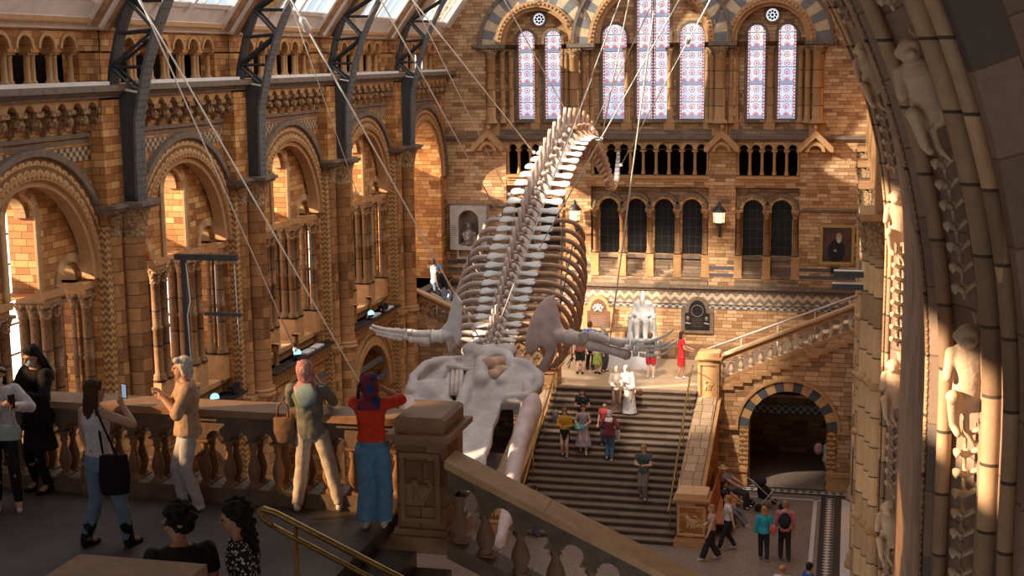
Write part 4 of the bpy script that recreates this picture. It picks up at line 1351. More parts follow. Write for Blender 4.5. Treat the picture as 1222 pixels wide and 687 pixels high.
M['pier_block'] = brick('arch_blocks', .62, .55, [(0, (.19, .12, .08)), (.4, (.25, .16, .105)), (.8, (.31, .20, .135)), (1., (.07, .06, .055))], joint=.008, uvmode='uv', bump=.5, dirt=.3)
M['pier_roll'] = plain_stone('arch_rolls', (.30, .185, .105), (.42, .27, .155), 5, drum=.55)
M['leaf'] = plain_stone('carved_leaves', (.42, .29, .18), (.56, .40, .25), 9)
M['monkey'] = plain_stone('carved_monkeys', (.46, .30, .18), (.62, .44, .28), 7)

def leaf_mesh():
    """a pair of downward curling leaves on a bud, pointing to -x/+x; stem along z"""
    b = MB()
    for sx in (-1, 1):
        b.tube([(0, 0, -.035), (sx*.028, -.02, -.012), (sx*.060, -.035, .010), (sx*.092, -.045, .030), (sx*.105, -.055, .004), (sx*.098, -.05, -.030)], [.018, (.028, .020), (.038, .022), (.040, .020), (.028, .014), .004], 8)
    b.ball((0, -.02, 0), (.024, .024, .032), 8, 6)
    b.tube([(0, 0, -.09), (0, 0, .09)], .014, 8)
    return b.mesh('carved_leaf', M['leaf'])
LEAF = leaf_mesh()
def monkey_mesh():
    bl = Blob()
    bl.loft([((0, -.10, -.02), .08, .07, (1, 0, 0), (0, 1, 0)), ((0, -.12, .06), .11, .09, (1, 0, 0), (0, 1, 0)), ((0, -.13, .18), .10, .085, (1, 0, 0), (0, 1, 0)), ((0, -.12, .30), .13, .085, (1, 0, 0), (0, 1, 0)), ((0, -.10, .38), .11, .07, (1, 0, 0), (0, 1, 0)), ((0, -.10, .42), .05, .05, (1, 0, 0), (0, 1, 0))])
    bl.ell((-.03, -.17, .47), (.078, .09, .085)); bl.ell((-.055, -.25, .445), (.045, .045, .038)); bl.ell((-.03, -.2, .50), (.07, .06, .045))
    for sx in (-1, 1): bl.ell((-.03+sx*.078, -.15, .475), (.015, .025, .03))
    # right arm raised, bent
    bl.cap((.10, -.11, .36), (.26, -.13, .28), .05, .042); bl.cap((.26, -.13, .28), (.11, -.08, .52), .04, .032); bl.ell((.09, -.06, .54), (.045, .04, .04)); bl.ell((.15, -.05, .55), (.04, .035, .035))
    for q in range(3): bl.cap((.06+.03*q, -.08, .55), (.05+.03*q, -.03, .60), .014, .012)
    # left arm holding the stem
    bl.cap((-.11, -.11, .35), (-.15, -.16, .2), .045, .036); bl.cap((-.15, -.16, .2), (-.10, -.10, .26), .034, .028); bl.ell((-.10, -.08, .27), .035)
    # legs
    bl.cap((.05, -.10, 0), (.16, -.2, .1), .065, .05); bl.cap((.16, -.2, .1), (.12, -.09, -.12), .045, .035); bl.cap((.12, -.09, -.12), (.10, -.14, -.17), .035, .025)
    bl.cap((-.05, -.10, 0), (-.13, -.22, .08), .065, .05); bl.cap((-.13, -.22, .08), (-.08, -.1, -.14), .045, .035); bl.cap((-.08, -.1, -.14), (-.07, -.15, -.19), .035, .025)
    bl.tube([(0, -.08, -.03), (.02, -.05, -.2), (.08, -.03, -.3), (.15, -.04, -.26), (.14, -.04, -.2)], [.026, .024, .02, .016, .01], 8)
    bl.box(-.02, .02, -.06, .08, .0, .35)
    o = bl.obj('carved_monkey', M['monkey'], None, voxel=.011, smooth=2)
    me = o.data; bpy.data.objects.remove(o)
    return me
MONKEY = monkey_mesh()
def place_on_arch(me, nm, root, x, y, t, rz, sc=1.0, label=None):
    p = arch_pt(x, y, t)
    a = max(0, t-SPZ)/(x-XC)
    o = inst(me, nm, root, p, 0, sc, label)
    o.rotation_mode = 'QUATERNION'
    o.rotation_quaternion = Matrix.Rotation(-a, 4, 'Y').to_quaternion() @ Matrix.Rotation(rz, 4, 'Z').to_quaternion()
    return o

def build_arch(idx, sec, rolls, chain, bead, leaf_ts, monkeys, mono):
    b = MB(); sweep_section(b, sec)
    root = struct(b.obj('trim_%d' % idx, M['pier_block']))
    for x, y, r in rolls: roll(x, y, r, 'roll_moulding', root, M['pier_roll'])
    cx_, cy_, rz, sc = chain
    for t in leaf_ts:
        if any(abs(t-tm) < mono*.55 for tm in monkeys): continue
        place_on_arch(LEAF, 'carved_leaf', root, cx_, cy_, t, rz, sc)
    for tm in monkeys: place_on_arch(MONKEY, 'carved_monkey', root, cx_-.05, cy_-.10, tm-.25*mono/.7, rz*.5, mono*1.28)
    # beaded strip
    bx, by = bead
    b = MB()
    t = 7.0
    while t < 19:
        p = arch_pt(bx, by, t); b.ball(p, .022, 5, 4); p = arch_pt(bx, by, t+.045); b.ball(p, .012, 4, 3); t += .075
    o = b.obj('beaded_strip', M['pier_roll'], root)
    roll(bx-.0, by+.06, .02, 'thin_roll', root, M['pier_roll'])
    return root
secB = [(.74, 19.2), (.735, 16), (.73, 12.55), (.735, 12.45), (.80, 12.42), (.80, 12.2), (.90, 12.1), (1.06, 11.75), (1.09, 11.5), (1.06, 11.3), (1.16, 11.2), (1.22, 10.9), (1.18, 10.8), (1.24, 10.7), (1.30, 10.5), (1.30, 10.38), (4.5, 10.38)]
secA = [(.56, 21.5), (.57, 20.75), (.58, 20.45), (.66, 20.42), (.66, 20.35), (.80, 20.2), (.86, 20.05), (.86, 19.9), (.80, 19.7), (.76, 19.2), (.74, 19.2)]
build_arch(1, secB, [(.845, 12.02, .062), (1.135, 11.1, .082), (1.225, 10.62, .062)], (.985, 11.62, R_(28), 1.12), (.715, 12.5),
           [8.2+.172*k for k in range(46)], [11.75, 14.05, 9.25], .95)
build_arch(2, secA, [(.60, 20.45, .035), (.845, 20.0, .055)], (.71, 20.25, R_(26), 1.12), (.54, 20.5),
           [6.6+.178*k for k in range(60)], [12.0, 14.1, 9.6, 7.5], .95)
# ============================================================ whale skeleton hanging in a dive
M['bone'] = plain_stone('grey_brown_bone', (.34, .26, .225), (.56, .46, .41), 3, bump=.35, rough=.6)
M['bone_lt'] = plain_stone('pale_bone', (.40, .385, .375), (.56, .54, .52), 3, bump=.25, rough=.6)
M['bone_fl'] = plain_stone('cream_bone', (.54, .49, .44), (.74, .70, .65), 4, bump=.25, rough=.6)
M['bone_pk'] = plain_stone('rosy_brown_bone', (.34, .235, .21), (.56, .43, .39), 2.5, bump=.4, rough=.6)
M['bone_sk'] = plain_stone('mottled_skull_bone', (.27, .205, .19), (.52, .47, .45), 1.3, bump=.5, rough=.65)
M['bone_br'] = plain_stone('brown_bone', (.34, .19, .12), (.52, .33, .22), 3, bump=.35, rough=.6)
whale = empty('whale_skeleton', at(592, 400, Y=32))
WO = Vector(whale.location)
TW = lambda p: (p[0]-WO.x, p[1]-WO.y, p[2]-WO.z)
ctrl = [at(x, y, Y=Y) for x, y, Y in ((580, 436, 30.6), (590, 405, 32), (603, 352, 34), (617, 302, 36), (631, 260, 37.7), (646, 222, 39.2), (663, 190, 40.7), (682, 169, 42.2), (700, 166, 43.6), (713, 184, 44.6), (722, 205, 45.3), (729, 224, 45.9), (735, 215, 46.5), (737, 198, 46.9), (738, 180, 47.2))]
def catmull(P, n=24):
    out = []
    Q = [P[0]*2-P[1]]+P+[P[-1]*2-P[-2]]
    for i in range(1, len(Q)-2):
        for k in range(n):
            t = k/n
            out.append(.5*((2*Q[i])+(-Q[i-1]+Q[i+1])*t+(2*Q[i-1]-5*Q[i]+4*Q[i+1]-Q[i+2])*t*t+(-Q[i-1]+3*Q[i]-3*Q[i+1]+Q[i+2])*t*t*t))
    out.append(P[-1]); return out
fine = catmull(ctrl)
cum = [0]
for a, c_ in zip(fine, fine[1:]): cum.append(cum[-1]+(c_-a).length)
LEN = cum[-1]
def on_spine(s):
    s = min(max(s, 0), LEN-1e-4)
    import bisect
    i = min(max(bisect.bisect_right(cum, s)-1, 0), len(fine)-2)
    t = (s-cum[i])/(cum[i+1]-cum[i])
    p = fine[i].lerp(fine[i+1], t)
    a, c_ = fine[max(i-6, 0)], fine[min(i+7, len(fine)-1)]
    T = (c_-a).normalized()
    side = Vector((1, 0, 0)); side = (side-T*side.dot(T)).normalized()
    D = side.cross(T).normalized()
    return p, T, side, D
def lin(x, pts):
    for (x0, y0), (x1, y1) in zip(pts, pts[1:]):
        if x <= x1: return y0+(y1-y0)*(max(x, x0)-x0)/(x1-x0)
    return pts[-1][1]
s = .15; svals = []
while s < LEN-.05:
    svals.append(s)
    s += lin(s/LEN, [(0, .25), (.08, .38), (.3, .48), (.6, .48), (.75, .35), (.9, .22), (1, .14)])
rib_n = 0
for i, s in enumerate(svals):
    p, T, Sd, D = on_spine(s)
    t = s/LEN
    sp = (svals[i+1]-s) if i+1 < len(svals) else .12
    r = lin(t, [(0, .2), (.1, .22), (.3, .30), (.55, .32), (.75, .27), (.88, .16), (1, .06)])
    b = MB(TW)
    P = lambda a, u, d: tuple(p+Sd*a+T*u+D*d)
    b.cur = 0
    b.tube([P(0, -sp*.42, 0), P(0, -sp*.30, 0), P(0, 0, 0), P(0, sp*.30, 0), P(0, sp*.42, 0)], [r*.98, r, r*.80, r, r*.98], 14)
    h = lin(t, [(0, .18), (.12, .32), (.3, .5), (.5, .78), (.62, .85), (.72, .55), (.85, .14), (.93, .02), (1, .0)])
    if h > .05:
        lean = h*.42
        w = sp*.30
        pts = [P(0, 0, r*.6), P(0, lean*.3, r+h*.35), P(0, lean*.8, r+h*.8), P(0, lean, r+h)]
        b.tube(pts, [(.075, w*.8), (.045, w), (.038, w*1.15), (.03, w*.95)], 10, flat=tuple(T))
        # arch and facets
        for sx in (-1, 1):
            b.tube([P(sx*r*.45, 0, r*.5), P(sx*r*.55, -sp*.25, r+h*.18), P(sx*r*.5, -sp*.62, r+h*.30), P(sx*r*.42, -sp*.75, r+h*.28)], [(.06, .05), (.05, .075), (.035, .08), (.02, .05)], 8)
    tp = lin(t, [(0, .22), (.06, .28), (.12, .34), (.3, .44), (.5, .46), (.62, .34), (.7, .2), (.78, .05), (1, 0)])
    if tp > .06:
        b.cur = 1 if t > .07 else 0
        for sx in (-1, 1):
            w1 = sp*.36
            pts = [P(sx*r*.7, 0, r*.15), P(sx*(r+tp*.3), .02, r*.12), P(sx*(r+tp*.7), .04, r*.10), P(sx*(r+tp), .06, r*.06), P(sx*(r+tp+.05), .06, r*.06)]
            b.tube(pts, [(w1*.65, .07), (w1*.62, .045), (w1*1.05, .04), (w1*.98, .035), (w1*.5, .02)], 10, flat=tuple(D))
    b.obj('vertebra', [M['bone'] if t < .66 else M['bone_br'] if t < .93 else M['bone_lt'], M['bone_lt']], whale)  # warm light on the tail is put into the browner bone
    # chevron bones under the tail
    if .66 < t < .86 and i % 1 == 0:
        b = MB(TW)
        hh = .42*(1-(t-.66)/.25)+.08
        for sx in (-1, 1): b.tube([P(sx*.10, sp*.5, -r*.95), P(sx*.03, sp*.5, -r-hh*.5), P(0, sp*.6, -r-hh)], [.04, .045, .03], 6)
        b.obj('chevron_bone', M['bone_br'], whale)
    # ribs
    if i >= 4 and rib_n < 15:
        q = rib_n/14
        A = lin(q, [(0, .7), (.2, 1.0), (.5, 1.12), (.8, 1.0), (1, .75)])   # lateral reach beyond the process
        V = lin(q, [(0, 1.0), (.2, 1.8), (.5, 2.1), (.8, 1.8), (1, 1.2)])  # ventral drop
        for sx in (-1, 1):
            b = MB(TW)
            x0 = r+tp*.95
            pts = []
            for k in range(17):
                f = k/16
                ang = R_(f*142)
                x = x0+A*(1 if sx > 0 else .84)*math.sin(ang)*(1 if ang < PI/2 else .8+.2*math.sin(ang))
                dn = -r*.1+.12*math.sin(min(ang*1.6, PI))-V*(1-math.cos(ang))/1.79
                pts.append(P(sx*x, .06+.35*f*f+.1*f, dn))
            rad = [(.09, .045)]+[(.080-.022*k/16, .056-.016*k/16) for k in range(1, 17)]
            b.tube(pts, rad, 8, flat=tuple(T))
            b.obj('rib', M['bone_br'] if sx > 0 else M['bone'], whale)
        rib_n += 1

def PY(x, y, Y): return at(x, y, Y=Y)
def slab(name, outline, Y, th, mat, tilt=0.0, voxel=.03, bulge=()):
    """bone blade: an outline with real thickness, rounded"""
    bl = Blob(); b = bl.b; b.T = TW
    a = [b.add(tuple(PY(x, y, Y+tilt*(x-outline[0][0])/50))) for x, y in outline]
    c_ = [b.add(tuple(PY(x, y, Y+tilt*(x-outline[0][0])/50)+Vector((0, th, 0)))) for x, y in outline]
    b.face(a); b.face(c_[::-1])
    n = len(outline)
    for k in range(n): b.face([a[k], a[(k+1) % n], c_[(k+1) % n], c_[k]])
    for (p0, p1, r0, r1) in bulge: bl.cap(PY(*p0), PY(*p1), r0, r1)
    return bl.obj(name, mat, whale, voxel=voxel, smooth=4, noise_amp=.02, noise_scale=.25)
cv = lambda L, s, ox, oy: [(x/s+ox, y/s+oy) for x, y in L]
sc_r = cv([(300, 58), (255, 75), (205, 120), (165, 190), (135, 280), (127, 350), (135, 402), (165, 410), (195, 385), (213, 355), (240, 362), (250, 400), (222, 450), (196, 500), (225, 515), (262, 470), (300, 395), (322, 345), (350, 335), (352, 270), (322, 200), (305, 130)], 4.91, 600, 340)
slab('shoulder_blade', sc_r, 30.9, .12, M['bone_pk'], -.3, .028, [((668, 400, 30.9), (676, 402, 30.9), .16, .17), ((660, 360, 30.95), (668, 398, 30.95), .07, .1), ((650, 440, 31.1), (662, 410, 31.0), .09, .09), ((640, 355+20, 31.2), (634, 415, 31.2), .05, .05)])
sc_l = [(541, 347), (548.5, 358), (550, 380), (549.5, 403), (546, 414), (541, 403), (537.5, 400), (536, 412), (535, 422), (532, 412), (529, 404), (524, 400), (525, 394), (533, 385), (538.5, 366)]
slab('shoulder_blade', sc_l, 31.0, .12, M['bone_lt'], 0, .026, [((526, 400, 31), (532, 400, 31), .14, .12), ((543, 352, 31.05), (545, 405, 31.05), .05, .07)])
def bone(name, a, c_, r0, rm, r1, mat, r2=None):
    a, c_ = PY(*a), PY(*c_)
    bl = Blob(); bl.b.T = TW
    d = c_-a
    pts = [a+d*f for f in (0, .08, .2, .5, .8, .92, 1)]
    bl.b.tube(pts, [r0*.6, r0, r0*.85, rm, r1*.85, r1, r1*.6], 12)
    o = bl.b.obj(name, mat, whale)
    o.data.polygons.foreach_set('use_smooth', [True]*len(o.data.polygons))
    return o
# right flipper (towards the statue), then left flipper
bone('upper_arm_bone', (678, 402, 30.9), (702, 405, 30.7), .21, .15, .19, M['bone'])
bone('forearm_bone', (702, 399, 30.6), (745, 411, 30.4), .13, .085, .10, M['bone'])
bone('forearm_bone', (700, 410, 30.6), (752, 424, 30.4), .15, .10, .13, M['bone'])
bone('elbow_bone', (694, 396, 30.6), (700, 408, 30.6), .12, .13, .12, M['bone'])
def flipper_digits(rows, mat):
    for row in rows:
        for (x0, y0), (x1, y1), r in row:
            bone('finger_bone', (x0, y0, 30.4), (x1, y1, 30.4), r, r*.62, r*.9, mat)
def chain_(pts, r0, r1):
    n = len(pts)-1
    return [(pts[k], pts[k+1], r0+(r1-r0)*k/max(1, n-1)) for k in range(n)]
for x, y in ((747, 407), (752, 414), (757, 421), (755, 408), (760, 415)):
    bone('wrist_bone', (x-2, y, 30.4), (x+4, y, 30.4), .09, .08, .08, M['bone_fl'])
flipper_digits([chain_([(758, 407), (772, 408), (783, 405), (792, 401), (799, 397), (804, 393)], .055, .03),
                chain_([(760, 411), (775, 414), (788, 412), (797, 409), (804, 405)], .06, .032),
                chain_([(762, 417), (776, 418), (789, 416), (799, 413), (807, 408), (811, 405)], .055, .025),
                chain_([(763, 423), (776, 425), (788, 423), (797, 420), (803, 414)], .05, .025)], M['bone_fl'])
bone('upper_arm_bone', (528, 401, 31), (515, 401, 31), .19, .15, .18, M['bone_fl'])
bone('forearm_bone', (514, 398, 31), (492, 397, 31), .10, .08, .09, M['bone_fl'])
bone('forearm_bone', (514, 406, 31), (488, 404, 31), .12, .09, .10, M['bone_fl'])
for x, y in ((489, 396), (485, 402), (481, 398)): bone('wrist_bone', (x+3, y, 31), (x-3, y, 31), .09, .08, .09, M['bone_fl'])
flipper_digits([chain_([(484, 395), (474, 394), (463, 393), (453, 391), (444, 388)], .07, .04), chain_([(482, 400), (471, 399), (461, 397), (450, 395), (441, 391)], .075, .045),
                chain_([(480, 404), (468, 402), (458, 400), (449, 398)], .07, .05)], M['bone_fl'])

# ---- skull
bl = Blob(); bl.b.T = TW
def cp(a, c_, r0, r1): bl.cap(PY(*a), PY(*c_), r0, r1)
def sheet(quad, th, dy=0):
    b = bl.b
    a = [b.add(tuple(PY(*q))) for q in quad]; c_ = [b.add(tuple(PY(*q)+Vector((0, th*.5, -th*.8)))) for q in quad]
    b.face(a); b.face(c_[::-1]); n = len(quad)
    for k in range(n): b.face([a[k], a[(k+1) % n], c_[(k+1) % n], c_[k]])
# braincase, condyles
bl.ell(PY(585, 424, 30.6), (.42, .5, .26)); bl.ell(PY(603, 420, 30.5), (.28, .35, .2)); bl.ell(PY(561, 417, 30.7), (.2, .3, .16))
# left supraorbital wing
cp((548, 428, 30.3), (528, 429, 30.0), .10, .11); cp((528, 429, 30.0), (508, 435, 29.6), .11, .11); cp((508, 435, 29.6), (493, 450, 29.2), .11, .12); cp((493, 450, 29.2), (490, 466, 28.9), .12, .12)
sheet([(487, 458, 29.0), (500, 452, 29.1), (532, 449, 29.3), (532, 480, 28.6), (500, 480, 28.5), (486, 472, 28.8)], .24)
sheet([(532, 424, 30.4), (565, 424, 30.4), (565, 438, 30.0), (532, 436, 30.0)], .22)
# premaxillae
cp((541, 436, 30.0), (528, 482, 28.6), .12, .13); cp((566, 438, 29.9), (549, 488, 28.4), .16, .15)
# right cheek: rim round the temporal hollow
cp((575, 432, 29.9), (590, 420, 30.2), .14, .14); cp((590, 420, 30.2), (606, 425, 30.1), .14, .15); cp((606, 425, 30.1), (612, 440, 29.7), .15, .13); cp((612, 440, 29.7), (600, 455, 29.3), .12, .15); cp((575, 432, 29.9), (574, 455, 29.3), .16, .2)
sheet([(572, 428, 30.1), (604, 424, 30.1), (612, 452, 29.6), (572, 456, 29.5)], .15)
sheet([(562, 450, 29.4), (600, 452, 29.4), (640, 448, 29.4), (646, 458, 29.2), (628, 476, 28.8), (600, 480, 28.7), (556, 484, 28.6)], .28)
cp((612, 432, 29.9), (630, 435, 29.8), .13, .12); cp((630, 435, 29.8), (643, 448, 29.5), .12, .11); cp((643, 448, 29.5), (643, 460, 29.1), .11, .11); cp((643, 460, 29.1), (628, 474, 28.8), .11, .12); cp((628, 474, 28.8), (606, 476, 28.8), .14, .12)
sheet([(602, 432, 29.8), (630, 436, 29.7), (642, 452, 29.3), (602, 456, 29.2)], .2)
sheet([(500, 438, 29.8), (534, 430, 30.0), (534, 452, 29.6), (494, 458, 29.3)], .12)
# rostrum
sheet([(552, 470, 29.0), (600, 474, 28.9), (592, 498, 28.0), (585, 522, 27.2), (578, 550, 26.3), (572, 580, 25.4), (556, 580, 25.4), (548, 540, 26.6), (546, 500, 28.0)], .22)
sheet([(528, 470, 29.0), (546, 480, 28.7), (545, 520, 27.3), (548, 575, 25.4), (540, 575, 25.4), (528, 520, 27.3)], .22)
sk = bl.obj('skull', M['bone_sk'], whale, voxel=.04, smooth=4, noise_amp=.04, noise_scale=.5)
bl = Blob(); bl.b.T = TW
for q_, r_ in (((584, 436, 29.75), .19), ((594, 434, 29.85), .2), ((600, 444, 29.6), .17), ((588, 447, 29.5), .14)): bl.ell(PY(*q_), (r_*1.3, .12, r_))
bl.obj('temporal_hollow', M['bone_br'], sk, voxel=.03, smooth=3, noise_amp=.03, noise_scale=.2)
for x in (540, 545, 550):
    b = MB(TW); b.tube([tuple(PY(x+1, 436, 29.75)), tuple(PY(x, 452, 29.3)), tuple(PY(x-1, 470, 28.8))], [.05, .055, .05], 8); b.obj('nasal_bone', M['bone'], sk)
b = MB(TW); b.tube([tuple(PY(533, 437, 29.6)), tuple(PY(566, 441, 29.6))], .05, 8); b.obj('nasal_bone', M['bone'], sk)
for pts, rr in (([(628, 462, 29.3), (634, 485, 28.8), (626, 510, 28.0), (616, 545, 26.9), (610, 580, 25.9), (606, 615, 25.0), (596, 650, 24.2)], (.20, .30, .27, .23, .21, .19, .12)),
                ([(497, 462, 29.3), (490, 485, 28.8), (492, 510, 28.0), (500, 545, 26.9), (508, 580, 25.9), (518, 615, 25.0), (530, 650, 24.2)], (.20, .30, .28, .26, .24, .22, .14))):
    bl = Blob(); bl.b.T = TW
    P_ = catmull([PY(*q) for q in pts], 6)
    R2 = [lin(k/(len(P_)-1), [(j/6, v) for j, v in enumerate(rr)]) for k in range(len(P_))]
    bl.b.tube(P_, [(q*.8, q) for q in R2], 14)
    bl.ell(PY(pts[0][0], pts[0][1]+6, pts[0][2]), (.28, .25, .3))
    bl.obj('lower_jaw', M['bone_pk'], whale, voxel=.045, smooth=4, noise_amp=.03, noise_scale=.4)
# steel rods bracing the rib cage
for a, c_ in (((672, 262, 36.5), (668, 395, 34.5)), ((684, 290, 35.5), (665, 380, 34)), ((560, 300, 36), (556, 400, 34))):
    b = MB(TW); b.tube([tuple(PY(*a)), tuple(PY(*c_))], .018, 6); b.obj('support_rod', M['iron'], whale)
tag(whale, 'huge whale skeleton hanging head down across the hall, flippers spread', 'skeleton')

# ============================================================ steel cables
cables = [((437, 470, 28), (280, 208, 26), (160, -10, 24), 'steel cable crossing in front of the second pilaster down to the red-shirted visitor'),
          ((352, 417, 30), (280, 263, 28), (163, -10, 24), 'steel cable falling past the second pilaster towards the pink headscarf'),
          ((578, 414, 31), (471, 230, 28), (343, -8, 24), 'steel cable with a turnbuckle running to the left shoulder blade of the whale'),
          ((426, 230, 31), (405, 150, 29), (352, 20, 25), 'thin steel cable beside the third iron rib'),
          ((596, 257, 36.4), (520, 112, 30), (450, -8, 26), 'steel cable crossing the brick wall left of the portrait niche'),
          ((637, 182, 40), (540, 65, 36), (486, -8, 32), 'steel cable reaching the whale spine from the upper left'),
          ((674, 130, 42), (640, 80, 38), (597, -8, 34), 'steel cable in front of the left pair of stained windows'),
          ((607, 232, 38.5), (565, 150, 38), (497, 10, 33), 'thin steel cable left of the gabled bracket'),
          ((657, 220, 40), (700, 105, 36), (744, -10, 32), 'steel cable from the whale back up in front of the centre window'),
          ((707, 154, 42), (740, 83, 39), (785, -10, 34), 'steel cable from the whale tail up past the tall window'),
          ((643, 297, 36), (717, 170, 36), (815, -8, 33), 'long steel cable rising to the right from the whale ribs'),
          ((718, 165, 43), (741, 90, 40), (752, -8, 38), 'near-vertical steel cable at the tall window'),
          ((741, 197, 45), (800, 92, 42), (846, 2, 38), 'steel cable with a turnbuckle over the right lancet window'),
          ((728, 405, 30.4), (757, 190, 29), (783, -8, 28), 'steel cable hanging past the arcade windows down to the right flipper'),
          ((590, 400, 32), (630, 290, 34), (700, 110, 36), 'thin steel cable in front of the whale spine')]
for i, (a, m_, c_, lab) in enumerate(cables):
    A, C_ = PY(*a), PY(*c_)
    root = empty('steel_cable', A)
    # straight in space: keep the end points, run on to the roof
    D_ = (C_-A)
    b = MB(); b.tube([(0, 0, 0), tuple(D_*1.06)], .017 if 'thin' not in lab else .010, 6); b.obj('strand', M['cable'], root)
    b = MB(); b.ball((0, 0, 0), .06, 6, 4); b.obj('end_clamp', M['cable'], root)
    if 'turnbuckle' in lab:
        f = .93 if i == 2 else .8
        b = MB(); b.tube([tuple(D_*(f-.018)), tuple(D_*(f-.012)), tuple(D_*(f+.012)), tuple(D_*(f+.018))], [.03, .075, .075, .03], 8); b.obj('turnbuckle', M['cable'], root)
    tag(root, lab, 'cable', 'cables holding the whale')
# ============================================================ people
SKIN = {}
def mat_c(name, col, rough=.8, nz=.25, sc=12, bump=.3):
    key = 'c_%s_%s' % (name, tuple(round(c, 3) for c in col))
    if key not in M: M[key] = simple(name, col, rough, 0, .2, nz, sc, bump)
    return M[key]
def print_mat(name, c1, c2, scale=40, thr=.5):
    k = NT(name)
    vo = k.n('ShaderNodeTexVoronoi'); vo.inputs['Scale'].default_value = scale
    k.l(k.obj(), vo.inputs['Vector'])
    f = k.math('LESS_THAN', vo.outputs['Distance'], thr)
    return k.fin(k.mix(f, c1, c2), .8, .2)
SK_LT, SK_MD, SK_DK = (.62, .38, .27), (.42, .235, .15), (.20, .105, .065)
def ik(a, c, l1, l2, pole):
    a, c = Vector(a), Vector(c)
    d = c-a; L = d.length
    L = min(L, (l1+l2)*.999); dn = d.normalized()
    c = a+dn*L
    x = (l1*l1-l2*l2+L*L)/(2*L)
    y = math.sqrt(max(l1*l1-x*x, 0))
    p = Vector(pole); p = (p-dn*p.dot(dn)).normalized()
    return a+dn*x+p*y, c

